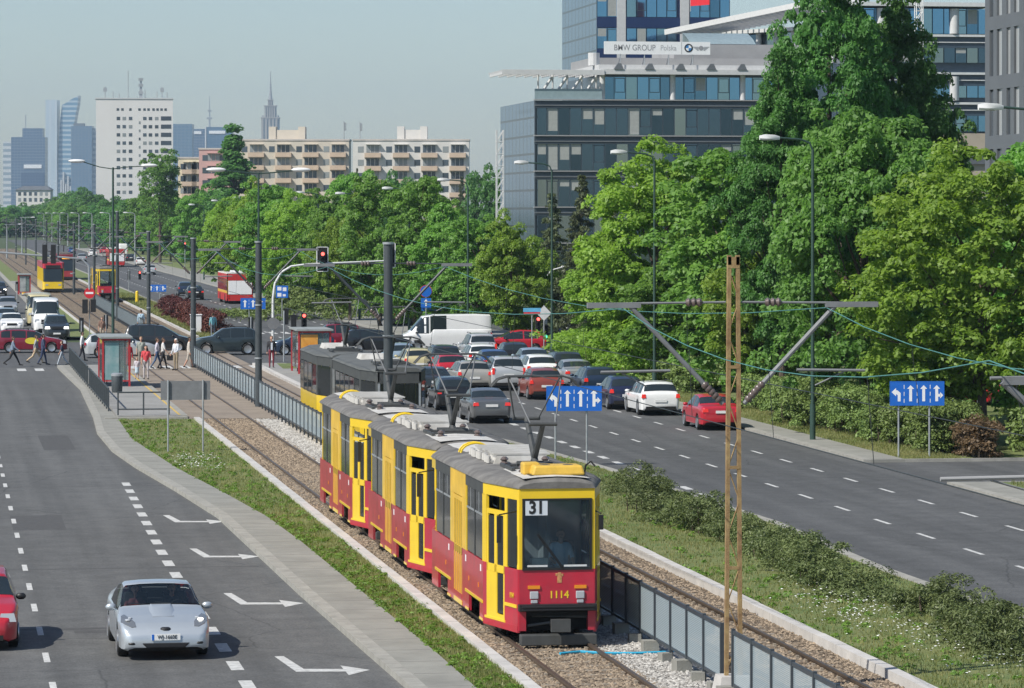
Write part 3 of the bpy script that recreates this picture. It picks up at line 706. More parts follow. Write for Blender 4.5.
def crossing(kind, col, pxc, py, label, left=True, group='vehicles on the cross street', dr=0.0, **kw):
    p = gp(pxc, py); L = CARS[kind]['L']; p.y += CARS[kind]['W'] / 2
    p.x += (L / 2 if left else -L / 2); return make_car(kind, col, p, label, (math.pi / 2 if left else -math.pi / 2) + dr, group, braking=False, **kw)
silver, lsilver, grey = paint('silver', (.42, .43, .43), .5), paint('pale_silver', (.55, .56, .56), .4), paint('grey', (.16, .165, .17), .5)
champ, white_p, black_p = paint('champagne', (.45, .43, .38), .4), paint('white', (.78, .78, .76), 0), paint('black', (.012, .013, .015), .2)
dkblue, navy, blue_p = paint('dark_blue', (.018, .035, .07), .3), paint('navy', (.015, .022, .06), .2), paint('blue', (.03, .09, .25), .3)
red_p, dkred, orange_p = paint('red', (.44, .013, .026), .0), paint('dark_red', (.22, .012, .03), .2), paint('copper_red', (.30, .065, .045), .3)
dkgrey, ltblue, yellow_p, dkgreen = paint('dark_grey', (.035, .042, .045), .4), paint('light_blue', (.34, .43, .50), .4), paint('taxi_yellow', (.52, .46, .26), 0), paint('dark_green_grey', (.03, .045, .05), .35)
# --- queue on the right road
away('sedan', grey, 492, 424, 'grey saloon with brake lights on, last in the lane nearest the trams')
away('hatch', black_p, 456, 411, 'black hatchback just ahead of the grey saloon at the tail of the queue')
away('sedan', dkgrey, 437, 398, 'dark saloon ahead of the black hatchback, half behind the tram roofs')
away('wagon', champ, 475, 391, 'champagne coloured estate between the black hatchback and the silver off-roader')
away('hatch', red_p, 453, 383, 'small bright red hatchback hemmed in left of the champagne estate')
away('suv', lsilver, 509, 391, 'silver off-road car with dark rear window beside the copper hatchback')
away('hatch', orange_p, 547, 400, 'copper red hatchback in the middle of the queue')
away('sedan', silver, 581, 389, 'silver saloon in front of the dark blue cars in the right lane')
away('wagon', dkblue, 602, 398, 'dark blue estate between the silver saloon and the navy hatchback')
away('hatch', navy, 628, 410, 'navy hatchback with bright tail lights ahead of the white estate')
away('wagon', white_p, 661, 416, 'white estate car second from the rear in the right lane')
away('sedan', red_p, 722, 431, 'red saloon last in the right lane, behind the rusty lattice mast')
away('mpv', dkgrey, 447, 378, 'dark people carrier left of the small blue car in the queue')
away('sedan', blue_p, 498, 377, 'blue saloon in front of the silver off-roader')
away('wagon', yellow_p, 420, 376, 'pale yellow taxi estate far left in the queue by the second tram')
away('hatch', ltblue, 403, 370, 'light blue hatchback at the left front of the queue beside the tall mast')
away('mpv', lsilver, 483, 363, 'silver people carrier at the head of the queue below the white van')
away('wagon', white_p, 484, 371, 'white low estate right behind the silver people carrier')
away('hatch', black_p, 517, 369, 'black hatchback below the red hatchback at the junction')
away('sedan', ltblue, 538, 375, 'pale blue saloon ahead of the white hatchback near the signals')
away('hatch', white_p, 543, 384, 'white hatchback ahead of the copper one')
away('wagon', dkgrey, 569, 380, 'dark grey estate at the front of the right lane beside the bushes')
# --- far right road
G_FAR = 'distant traffic beyond the crossing'
away('hatch', dkblue, 186, 296, 'dark blue car driving away beyond the bronze hedge, left of a pair', G_FAR, braking=False)
away('sedan', black_p, 196, 300, 'black car with red tail lights driving away beyond the bronze hedge, right of a pair', G_FAR)
for i, (px, py, kd, c_) in enumerate([(118, 262, 'hatch', silver), (131, 262, 'sedan', black_p), (141, 266, 'hatch', white_p), (104, 254, 'wagon', red_p), (123, 256, 'van', white_p), (97, 250, 'hatch', dkgrey)]):
    away(kd, c_, px, py, ['tiny silver car far up the right road', 'tiny black car far up the right road', 'tiny white car far up the right road', 'tiny red car far up the right road', 'tiny white van far up the right road', 'tiny dark grey car far up the right road'][i], G_FAR, braking=False, simple=True, cat='van' if kd == 'van' else 'car')
for px, py, kd, c_, lb in [(82, 262, 'hatch', silver, 'tiny silver hatchback far up the right road beside the old tram'), (93, 257, 'wagon', white_p, 'tiny white estate far up the right road'), (72, 254, 'hatch', blue_p, 'tiny blue car far up the right road'), (150, 275, 'wagon', lsilver, 'small silver estate on the right road before the far bus')]:
    away(kd, c_, px, py, lb, G_FAR, braking=False, simple=True)
# --- crossing traffic
crossing('van', white_p, 447, 351, 'long white panel van crossing the junction behind the queue', cat='van').scale = (1, 1, .93)
crossing('hatch', dkblue, 304, 355, 'dark blue hatchback leaving the junction behind the glass shelter')
crossing('suv', dkred, 331, 350, 'dark red off-roader behind the glass shelter in the junction')
crossing('wagon', black_p, 380, 353, 'black estate in the junction left of the white van', left=False)
crossing('suv', dkgreen, 226, 355, 'dark grey-green off-road car crossing to the left by the platform railing')
crossing('mpv', black_p, 160, 352, 'black people carrier waiting across the tracks behind the people at the stop', left=False, dr=-.12)
crossing('wagon', lsilver, 122, 358, 'silver white estate behind the tram shelter on the near platform', left=False)
tx = crossing('wagon', dkred, 31, 353, 'dark red taxi estate with a yellow oval on its door behind the pedestrians', left=False, cat='taxi')
crossing('hatch', red_p, 515, 354, 'bright red hatchback crossing to the left behind the black hatchback')
crossing('sedan', navy, 556, 351, 'navy car by the diamond sign at the right corner of the junction')
ov = MB(); ov.v = []
ring = [Vector((.9 + .012, 2.35 + .42 * math.cos(2 * math.pi * i / 24), .78 + .21 * math.sin(2 * math.pi * i / 24))) for i in range(24)]
MB().loft([ring, [p - Vector((.02, 0, 0)) for p in ring]]).build('door_emblem', mat('emblem_yellow', (.75, .62, .05), .5), tx)
tx.children[-1].location.x = -.0
# --- left road, waiting and driving towards us
facing('suv', dkgrey, 57, 340, 'dark grey off-roader with one lit headlight in front of the white van', lights=True)
vn = facing('van', white_p, 47, 333, 'white high-roof van waiting on the left road behind the dark off-roader', cat='van')
facing('van', yellow_p, 40, 326, 'yellow van half hidden behind the white van on the left road', cat='van')
facing('sedan', white_p, 12, 333, 'white saloon at the left edge of the photo behind the red taxi')
facing('sedan', ltblue, 6, 327, 'bluish saloon behind the white saloon at the left edge')
facing('hatch', silver, 8, 314, 'silver hatchback third in line at the left edge of the photo')
facing('hatch', black_p, -1, 296, 'black car with a lit headlight farthest back at the left edge', lights=True)
# --- parked beyond the right road
GP = 'parked cars behind the hedges on the right'
away('mpv', black_p, 404, 327, 'dark people carrier parked under the trees left of the blue lane sign', GP, braking=False)
for px, py, kd, c_, dr, lb in [(588, 340, 'hatch', white_p, .6, 'white parked hatchback behind the bright hedge, left one'), (617, 339, 'sedan', white_p, .6, 'white parked saloon behind the bright hedge, middle one'), (645, 341, 'hatch', red_p, .6, 'red parked hatchback behind the bright hedge, right one')]:
    away(kd, c_, px, py, lb, GP, dr=dr, braking=False)
p = at(957, 176); away_p = make_car('van', ltblue, Vector((p.x, p.y, 0)), 'pale blue parked van under the trees behind the right hedge', -1.2, GP, braking=False, cat='van')
p = at(1003, 168); make_car('hatch', red_p, Vector((p.x, p.y, 0)), 'red parked hatchback seen from behind at the far right under the trees', .2, GP, braking=True)
# --- silver coupe close by
p = gp(161.5, 661); p.y += 4.33 * 1.05
cpaint = paint('coupe_silver', (.48, .52, .55), .45)
cp = make_car('coupe', cpaint, p, 'silver coupe with one lit headlight driving towards the camera on the left road', math.pi + .02, None, braking=False); cp.scale = (1.06, 1.05, 1.04)
k = CARS['coupe']; hw = k['W'] / 2
M['lens_dark'] = mat('headlamp_housing', (.20, .21, .22), .15, metal=.3, var=0, coat=1)
hl = MB()
def drop(sx):
    # tear-shaped lamp following the wing
    pts = []
    for u, v in [(.02, .0), (.10, -.01), (.22, .10), (.28, .26), (.26, .50), (.20, .58), (.11, .38), (.03, .16)]:
        y = 4.14 - v * 1.05; x = .53 + u * 1.05
        sec = car_section(k, y); z = None
        for (xa, za), (xb, zb) in zip(sec[5:], sec[6:]):
            if xb <= x <= xa: z = za + (zb - za) * (xa - x) / (xa - xb + 1e-9)
        if z is None: z = sec[5][1] - .02
        pts.append(Vector((sx * x, y, z + .012)))
    return pts
for sx, mt_ in ((-1, 'head_on'), (1, 'lens')):
    pts = drop(sx); c0 = sum(pts, Vector()) / len(pts)
    hlb = MB(); n = len(pts); hlb.add(pts + [c0 + Vector((0, .01, .025))] + [q - Vector((0, 0, .06)) for q in pts], [(i, (i + 1) % n, n) for i in range(n)] + [(i, (i + 1) % n, n + 1 + (i + 1) % n, n + 1 + i) for i in range(n)])
    ho = hlb.build('headlight', M['lens_dark'], cp, True)
    MB().ball(c0 + Vector((0, .0, .022)), (.062, .075, .028)).build('reflector', M[mt_], ho, True)
    MB().ball(c0 + Vector((sx * -.05, -.13, .045)), (.045, .05, .02)).build('reflector', M['lens'], ho, True)
gb = MB(); gb.loft([[Vector((x, y, z)) for x, z in ((-.36, .25), (.36, .25), (.46, .35), (-.46, .35))] for y in (4.15, 4.345)]); gb.build('grille', M['black'], cp, bevel=.02)
eb = MB(); eb.ball((0, 4.17, .60), (.12, .1, .042)); eb.build('badge', M['black'], cp, True)
for sx in (-1, 1): MB().ball((sx * .63, 4.285, .34), (.09, .06, .04)).build('fog_light', M['black'], cp, True)
pl = MB().bb((-.27, 4.33, .40), (.27, 4.352, .52)).build('licence_plate', M['plate'], cp)
MB().bb((.225, 4.353, .403), (.27, 4.355, .517)).build('country_band', M['blue_sign'], pl)
tt = text('lettering', 'WJ-1660E', .105, M['black'], pl, (-.022, 4.356, .46), (R(90), 0, math.pi), .86, 0.0)
sc_ = MB(); sc_.add([(-.22, 3.12, .935), (.22, 3.12, .935), (.20, 3.02, .985), (-.20, 3.02, .985), (-.20, 3.65, .83), (.20, 3.65, .83)], [(0, 1, 2, 3), (3, 2, 5, 4)]); 
sb = MB(); sb.loft([[Vector((x, 3.0, .90 + (.065 if abs(x) < .2 else 0))) for x in (-.26, -.19, .19, .26)], [Vector((x, 3.35, .86 + (.055 if abs(x) < .17 else 0))) for x in (-.24, -.16, .16, .24)], [Vector((x, 3.72, .79)) for x in (-.2, -.14, .14, .2)]], close=False)
sbo = sb.build('bonnet_scoop', cpaint, cp, True)
MB().bb((-.185, 2.96, .90), (.185, 3.03, .972)).build('scoop_mouth', M['black'], sbo)
inn = MB(); inn.bb((-.66, .9, .45), (.66, 3.1, .50)); inn.bb((-.70, 2.72, .5), (.70, 3.02, .86)); inn.bb((-.7, 1.0, .5), (.7, 1.15, .88))
for sx in (-1, 1): inn.box((sx * .38, 1.62, .75), (.46, .16, .62), rx=.2); inn.box((sx * .38, 1.52, 1.1), (.26, .1, .17), rx=.2)
inn.build('interior', M['under'], cp, bevel=.03)
sw = MB(); sw.path([(-.38 + .17 * math.cos(t), 2.62 + .05 * math.sin(t), .84 + .16 * math.sin(t)) for t in np.linspace(0, 2 * math.pi, 20)], .014); sw.build('steering_wheel', M['black'], cp)
wp = MB(); wp.tube((-.5, 2.97, .93), (.1, 2.82, .985), .008); wp.tube((.05, 2.97, .93), (.6, 2.84, .97), .008); wp.build('wipers', M['black'], cp)
CELICA = cp
# --- red car cut by the left edge
p = gp(-23, 652); p.y += 4.05
make_car('hatch', red_p, p, 'red high hatchback cut off by the left edge of the photo', math.pi, None, braking=False, name='hatchback')
# ---------------------------------------------------------------- trams
M['tram_red'] = mat('tram_red', (.52, .014, .04), .38, col2=(.36, .025, .045), scale=1.6, coat=.4)
M['tram_red2'] = mat('tram_red_worn', (.36, .035, .045), .5, var=.3, scale=1.5, coat=.2)
M['tram_yel'] = mat('tram_yellow', (.82, .56, .02), .35, var=.1, scale=1.2, coat=.5)
M['tram_yel2'] = mat('tram_yellow_dull', (.74, .46, .04), .5, var=.2, scale=1.5, coat=.2)
M['tram_roof'] = mat('tram_roof', (.22, .21, .195), .85, col2=(.075, .072, .068), scale=1.6, bump=.2)
M['tram_roof_w'] = mat('roof_white', (.62, .61, .58), .7, col2=(.38, .36, .32), scale=2.2)
M['tram_glass'] = mat_glass('tram_glass', (.03, .035, .035), .38, .08)
M['tram_clear'] = mat_glass('tram_windscreen', (.05, .09, .14), .84)  # blue reflection on the windscreen is put into its tint colour
M['tram_grey'] = mat('tram_dark_grey', (.06, .063, .062), .6, var=.25)
M['vent_yel'] = mat('ventilator_yellow', (.66, .42, .06), .5, var=.2)
M['seat'] = mat('seat_shell', (.16, .05, .03), .7)
M['panto'] = mat('pantograph_steel', (.13, .135, .14), .6, var=.2)
M['tram_in'] = mat('tram_interior', (.16, .18, .20), .8)
def plan(y, L=13.5):
    return ipt([(0, .78), (.05, .81), (2.2, 1.25), (L - 2.2, 1.25), (L - .05, .82), (L, .78)], y)
def side_quad(b, y0, y1, z0, z1, off, th, s, mi=0, L=13.5):
    """panel following the tram side at -x (s=-1) or +x, between y0..y1, standing `off` proud"""
    xa, xb = plan(y0, L) + off, plan(y1, L) + off
    vs = [(s * xa, y0, z0), (s * xb, y1, z0), (s * xb, y1, z1), (s * xa, y0, z1), (s * (xa - th), y0, z0), (s * (xb - th), y1, z0), (s * (xb - th), y1, z1), (s * (xa - th), y0, z1)]
    b.add(vs, [(0, 1, 2, 3), (7, 6, 5, 4), (0, 4, 5, 1), (1, 5, 6, 2), (2, 6, 7, 3), (3, 7, 4, 0)], mi)
def pantograph(parent, y, up, z0=3.48, zt=5.5):
    p = obj('pantograph', MB().bb((-.62, y - .95, z0 + .05), (-.55, y + .95, z0 + .12)).bb((.55, y - .95, z0 + .05), (.62, y + .95, z0 + .12)).bb((-.6, y - .5, z0 + .05), (.6, y - .4, z0 + .12)).bb((-.6, y + .4, z0 + .05), (.6, y + .5, z0 + .12)).mesh('pantograph', [M['tram_grey']]), parent)
    kz = z0 + .55 * (zt - z0) * .95 if up else z0 + .35
    kn = 1.25 if up else 1.7; a = MB(); c = MB()
    for s in (-1, 1):
        a.tube((0, y - s * .25, z0 + .12), (0, y + s * kn, kz), .075, .055); a.tube((-.35, y - s * .25, z0 + .14), (.35, y - s * .25, z0 + .14), .06)
        a.tube((-.3, y + s * kn, kz), (.3, y + s * kn, kz), .04)
        for q in (-1, 1): c.tube((q * .26, y + s * kn, kz), (q * .55, y + s * .12, zt - .06), .018)
    a.build('lower_arm', M['tram_grey'], p)
    c.build('upper_arm', M['panto'], p)
    h = MB()
    for s in (-1, 1): h.path([(-.95, y + s * .12, zt - .22), (-.8, y + s * .12, zt - .06), (-.6, y + s * .12, zt), (.6, y + s * .12, zt), (.8, y + s * .12, zt - .06), (.95, y + s * .12, zt - .22)], .022)
    for q in (-.55, .55): h.tube((q, y - .14, zt - .04), (q, y + .14, zt - .04), .02)
    h.build('bow', M['tram_grey'], p)
def old_tram(loc, label, group, number=None, route=None, front=True, panto=True, hero=True, rz=0.0, dull=False, L=13.5, cutY=None):
    root = thing('tram_car', label, 'tram', loc, rz, group); root.scale = (1, .885, 1)
    RD, YL = M['tram_red2'] if dull else M['tram_red'], M['tram_yel']
    ZF, ZB, ZW, ZR = .62, 1.66, 3.08, 3.32   # floor edge, belt, window head, roof edge
    ys = [0, .05, 2.2, L - 2.2, L - .05, L]
    def ringp(z, d=0): return [Vector((-(plan(y, L) + d), y, z)) for y in ys] + [Vector((plan(y, L) + d, y, z)) for y in reversed(ys)]
    b = MB()
    # lower body with bogie openings
    for s in (-1, 1):
        cuts = [(0.02, .84), (1.97, 2.2), (2.2, 2.75), (4.55, 5.1), (5.1, 5.72), (7.12, 7.75), (7.75, 8.3), (10.1, L - 2.2), (L - 2.2, L - .02)]
        for y0, y1 in cuts: side_quad(b, y0, y1, .40, .80, 0, .06, s, 0, L)
        for y0, y1 in [(0.02, .84), (1.97, 2.2), (2.2, 5.1), (5.1, 5.72), (7.12, 7.75), (7.75, L - 2.2), (L - 2.2, L - .02)]: side_quad(b, y0, y1, .80, ZB, 0, .06, s, 0, L)
        for y0, y1 in [(2.2, 5.1), (7.75, 10.6)]: side_quad(b, y0, y1, .775, .835, .018, .03, s, 1, L)
        for y0, y1 in [(2.2, 2.75), (4.55, 5.1), (7.75, 8.3)]: side_quad(b, y0, y1, .40, .45, .012, .03, s, 1, L)
        # window posts and head band
        for y0, y1 in [(0.02, .10), (.72, .85), (2.0, 2.32), (3.6, 3.68), (4.98, 5.2), (7.6, 7.82), (9.15, 9.25), (10.6, L - .02)]: side_quad(b, y0, y1, ZB, ZW, 0, .06, s, 1 if not (y0 in (3.6, 9.15)) else 2, L)
        for y0, y1, mi in [(0.02, 2.2, 1), (2.2, 5.1, 2), (5.1, 7.75, 3), (7.75, 10.6, 2), (10.6, L - 2.2, 1), (L - 2.2, L - .02, 1)]: side_quad(b, y0, y1, ZW if mi != 3 else 2.78, ZR, 0 if mi != 3 else .008, .06, s, mi, L)
    # front and rear ends
    for e, y in ((0, 0.0), (1, L)):
        th = .06 if e == 0 else -.06; w_ = .785
        b.bb((-w_, y, .95), (w_, y + th, ZB), 0); b.bb((-w_, y, ZW + .02), (w_, y + th, ZR), 1)
        for s in (-1, 1): b.bb((s * w_, y, ZB), (s * (w_ - .10), y + th, ZW + .02), 1)
        b.bb((-w_, y + (.3 if e == 0 else -.3), .38), (w_, y + (.36 if e == 0 else -.36), .95), 4)
        for s in (-1, 1): b.bb((s * w_, y, .40), (s * (w_ - .14), y + th * 3, .95), 0)
    b.prism([(-plan(y, L) + .06, y) for y in ys[1:-1]] + [(plan(y, L) - .06, y) for y in reversed(ys[1:-1])], .70, .78, 4)
    b.prism([(-plan(y, L) + .07, y) for y in ys[1:-1]] + [(plan(y, L) - .07, y) for y in reversed(ys[1:-1])], 3.16, 3.21, 5)
    b.build('body', [RD, YL, M['tram_grey'], M['tram_yel2'], M['under'], M['tram_in']], root)
    # roof
    r = MB(); prof = [(1.02, 0), (1.0, .05), (.9, .13), (.6, .2), (0, .235)]; rings = []
    for y in [-.03, .06, .6, 2.2, L - 2.2, L - .6, L - .06, L + .03]:
        k_ = .9 if y < .05 or y > L - .05 else 1; w_ = plan(min(max(y, 0), L), L)
        rr = [Vector((w_ * a, y, ZR + (h * k_ if abs(y - L / 2) < L / 2 else h * .6))) for a, h in prof]
        rings.append(rr + [Vector((-v.x, v.y, v.z)) for v in reversed(rr[:-1])])
    r.loft(rings, 0, True); r.build('roof', M['tram_roof'], root, True)
    if hero:
        for y0, y1, wd in [(.03, 3.3, .70), (9.6, 12.9, .7)]:
            MB().loft([[Vector((x, y, ZR + .245 - .09 * (x / 1.0) ** 2)) for x in (-wd, -.4, 0, .4, wd)] for y in (y0, y1)], close=False).build('roof_walkway', M['tram_roof_w'], root)
        for i in range(5):
            g = MB(); g.box((0, 0, .10), (1.25, .62, .2), taper=.86)
            for j in range(5): g.bb((-.62, -.28 + j * .13, .19), (.62, -.22 + j * .13, .225))
            for j in range(4): g.tube((-.72, -.2 + j * .14, .02), (-.72, -.2 + j * .14, .17), .045)
            o = g.build('resistor_box', M['tram_roof_w'], root); o.location = (random.uniform(-.04, .04), 5.4 + i * .72, ZR + .2)
        for i in range(2):
            g = MB()
            g.path([(.35 * math.cos(t) + -.25, 0, .24 * math.sin(t)) for t in np.linspace(0, math.pi, 9)], .025)
            g.build('grab_hoop', M['tram_yel'], root).location = (-.2, 9.5 + i * .35, ZR + .17)
        for i, y in enumerate((1.9, 4.75)):
            g = MB()
            for s in (-1, 1):
                for j in range(3): g.lathe([(.05, 0), (.09, .04), (.05, .08), (.09, .12), (.04, .17)], 'Z', (s * .45 + j * .02, j * .12, 0), 8)
            g.build('insulator', M['ceramic'], root).location = (0, y, ZR + .2)
    if panto: pantograph(root, 3.25 if hero else 3.2, True)
    # doors
    for s in (-1, 1):
        for (y0, y1, nl) in ((.85, 1.96, 2), (5.72, 7.12, 4)):
            d = MB(); n = nl; w_ = (y1 - y0) / n; mY = 0 if not (nl == 4) else 2
            for i in range(n):
                a0, a1 = y0 + i * w_, y0 + (i + 1) * w_
                z0, z1 = .50, (2.76 if nl == 4 else 2.80)
                for zz0, zz1 in ((z0, z0 + .14), (1.50, 1.66), (z1 - .1, z1)): side_quad(d, a0, a1, zz0, zz1, .004, .05, s, 0 if (zz0 > 1.2 or nl == 2) else 1)
                side_quad(d, a0, a0 + .075, z0 + .14, z1 - .1, .004, .05, s, 0); side_quad(d, a1 - .075, a1, z0 + .14, z1 - .1, .004, .05, s, 0)
                if nl == 4: side_quad(d, a0 + .075, a1 - .075, z0 + .14, 1.50, -.004, .04, s, 1)
            do = d.build('door', [M['tram_yel'] if nl == 2 else M['tram_yel2'], RD], root)
            g = MB(); d2_ = MB()
            for i in range(n):
                a0, a1 = y0 + i * w_, y0 + (i + 1) * w_
                side_quad(g, a0 + .08, a1 - .08, 1.66, 2.66, -.012, .02, s)
                if nl == 2 and i == 0: side_quad(g, a0 + .08, a1 - .08, .66, 1.48, -.012, .02, s)
                if nl == 2 and i == 1: side_quad(d2_, a0 + .07, a1 - .07, .63, 1.52, .0, .04, s)
            g.build('door_glass', M['tram_glass'], do)
            if d2_.f: d2_.build('door_panel', M['tram_yel'], do)
            if nl == 4:
                for ya, yb_ in ((5.21, 5.71), (7.13, 7.59)):
                    h = MB(); side_quad(h, ya, yb_, ZB + .003, 2.777, .004, .06, s, 0); h.build('door_surround', M['tram_yel2'], do)
                h = MB(); side_quad(h, 5.7, 7.14, .40, .5, .01, .06, s, 0); h.build('door_step', M['tram_yel'], do)
            else:
                h = MB(); side_quad(h, .05, 2.15, .36, .50, .012, .06, s, 0); side_quad(h, .05, .85, .5, 1.66, .002, .06, s, 0)
                h.build('step_panel', M['tram_red'], do)
                h = MB(); side_quad(h, .8, 2.05, .5, .55, .02, .06, s, 0); side_quad(h, .1, .8, .86, .93, .02, .03, s, 0); h.build('door_trim', M['tram_yel'], do)
        for y0, y1 in ((2.34, 3.59), (3.69, 4.97), (7.83, 9.14), (9.26, 10.58), (.12, .71)):
            g = MB(); side_quad(g, y0, y1, ZB + .02, ZW - .01, -.015, .02, s); f_ = g.build('window', M['tram_glass'], root)
            if y1 - y0 > 1:
                fr = MB(); side_quad(fr, y0, y1, 2.60, 2.64, -.008, .02, s); side_quad(fr, (y0 + y1) / 2 - .02, (y0 + y1) / 2 + .02, 2.64, ZW - .01, -.008, .02, s); fr.build('window_bar', M['galv'], f_)
        st = MB()
        for y in (2.5, 5.0, 8.0): side_quad(st, y, y + .16, 1.42, 1.56, .004, .01, s)
        st.build('sticker', M['white'], root)
        st = MB()
        for y in (2.9, 4.5, 8.6): side_quad(st, y, y + .07, 1.05, 1.15, .01, .02, s)
        st.build('side_marker', M['amber'], root)
    se = MB()
    for y in np.arange(2.9, 12, .95):
        for x in (-.72, .72): se.box((x * .95, y, 1.25), (.42, .42, .1)); se.box((x, y + .2, 1.55), (.42, .06, .6))
    se.build('seats', M['seat'], root)
    # bogies
    for y in (3.65, 9.2):
        g = MB(); g.bb((-.95, y - .75, .30), (.95, y + .75, .62))
        bo = g.build('bogie', M['under'], root)
        wm = MB().lathe([(.03, -.06), (.30, -.06), (.33, -.02), (.33, .06), (.03, .06)], 'X', n=20).mesh('wheel', [M['rail']])
        for s in (-1, 1):
            for dy in (-.95, .95): obj('wheel', wm, bo, (s * .78, y + dy, .34))
            MB().bb((s * .95, y - .85, .36), (s * 1.02, y + .85, .52)).build('axle_frame', M['tram_grey'], bo)
    # front fittings
    ws = MB().bb((-.69, -.012, ZB + .03), (.69, .004, ZW)); wo = ws.build('windscreen', M['tram_clear'], root)
    g = MB()
    for s in (-1, 1): g.bb((s * .685, -.025, ZB), (s * .725, .0, ZW + .03))
    g.bb((-.725, -.0255, ZB - .02), (.725, 0, ZB + .03)); g.bb((-.725, -.0255, ZW), (.725, 0, ZW + .035)); g.build('windscreen_seal', M['black'], wo)
    wp_ = MB(); wp_.tube((.12, -.03, ZB), (-.42, -.035, ZB + .72), .014); wp_.tube((.14, -.03, ZB + .02), (-.40, -.035, ZB + .74), .010); wp_.build('wiper', M['black'], wo)
    for s in (-1, 1):
        MB().bb((s * .39, -.005, 1.05), (s * .57, -.04, 1.21)).build('headlight', M['lens'], root, bevel=.02)
        MB().bb((s * .41, -.005, .965), (s * .55, -.04, 1.03)).build('fog_light', M['lens'], root, bevel=.01)
        MB().bb((s * .36, -.005, 1.26), (s * .61, -.03, 1.33)).build('indicator', M['amber'], root)
        mm = MB(); xm = 1.22 if s < 0 else .90
        mm.tube((s * .80, .15, 2.85), (s * xm, -.10, 2.80), .014); mm.box((s * xm, -.10, 2.5 if s < 0 else 2.62), (.09, .10, .55 if s < 0 else .30)); mm.build('mirror', M['black'], root)
    bp = MB(); bp.box((0, -.05, .88), (1.62, .24, .14)); bp.box((0, -.172, .90), (1.5, .06, .04)); bp.box((0, -.167, .84), (1.5, .05, .03)); bp.build('bumper', M['black'], root, bevel=.01)
    cpl = MB(); cpl.box((0, -.05, .55), (.22, .9, .14)); cpl.box((0, -.5, .55), (.4, .12, .26)); cpl.tube((-.6, .1, .5), (.2, -.12, .62), .03); cpl.tube((-.5, .15, .7), (.7, .15, .66), .03); cpl.build('coupler', M['tram_grey'], root)
    MB().box((0, -.14, .23), (1.58, .3, .22)).build('fender_tray', M['tram_grey'], root, bevel=.02)
    if front:
        inn = MB(); inn.bb((-.85, 2.2, .8), (.85, 2.25, 3.0)); inn.box((.05, .42, 1.5), (1.3, .5, .35)); inn.box((-.05, 1.6, 1.8), (.06, 1.1, 2.0))
        inn.build('cab_interior', M['tram_in'], root); 
        MB().box((-.32, .38, 1.78), (.34, .2, .16)).build('ticket_machine', M['white'], root)
        MB().box((.28, 1.25, 1.75), (.5, .12, .8)).build('driver_seat', M['under'], root)
    if front:
        dv = MB(); dv.bb((-.62, -.013, ZB + .05), (-.2, -.0125, ZB + .09)); dv.bb((.14, -.013, ZB + .05), (.62, -.0125, ZB + .09)); dv.build('demister_strip', M['galv_w'], wo)
    if route:
        rs = MB().bb((-.66, .02, 2.77), (-.20, .03, 3.07)).build('route_sign', mat('route_sign_face', (.62, .66, .70), .5, var=.05), root)
        rs.location.y = -.037
        text('lettering', route, .36, M['black'], rs, (-.43, .017, 2.92), sx=.92, bold=.03)
    if number:
        text('number', number, .21, M['tram_yel'], root, (.04, -.004, 1.13), sx=1.0)
        cr = MB(); 
        for (x, z, a, c_) in [(0, 0, .10, .16), (-.06, .1, .05, .05), (.05, .09, .06, .05), (.0, .12, .07, .05)]: cr.box((x + .05, -.004, 1.46 + z * .9), (a * .9, .01, c_))
        cr.build('crest', mat('crest_gold', (.6, .3, .12), .5, var=.4, scale=20), root)
        so_ = text('number', number, .15, M['tram_yel'], root, (-.895, .38, 1.10), sx=.8); so_.rotation_euler = (R(90), 0, R(-90) + .2)
        bx = MB(); bx.box((0, 0, .13), (1.12, .8, .2), taper=.9); bx.box((-.5, .3, .14), (.36, .45, .26)); 
        v_ = bx.build('ventilator_box', M['vent_yel'], root, bevel=.04); v_.location = (.12, .95, ZR + .2)
        vv = MB()
        for x in (-.3, .3): vv.ball((x * .8, -.05, .228), (.12, .13, .015))
        vv.bb((-.6, -.43, -.05), (.6, .43, .03)); vv.build('vent_grille', M['tram_grey'], v_)
        ant = MB(); ant.path([(.75, 1.2, 3.5), (.78, 1.15, 3.72), (.88, 1.1, 3.80), (.96, 1.05, 3.7)], .02); ant.build('cable_loop', M['rubber'], root)
    return root
GT = 'coupled cars of the red and yellow tram in front'
d0 = my(75.0, XT1)
old_tram((XT1 + .13, d0, .0), 'front car of the red and yellow tram, route sign 31 in its windscreen', GT, '1114', '31', True)
old_tram((XT1 + .08, d0 + 12.28, .0), 'middle car of the red and yellow tram behind the one numbered 1114', GT, dull=True)
old_tram((XT1 + .06, d0 + 24.56, .0), 'rear car of the red and yellow tram, nearest the stop', GT, dull=True)
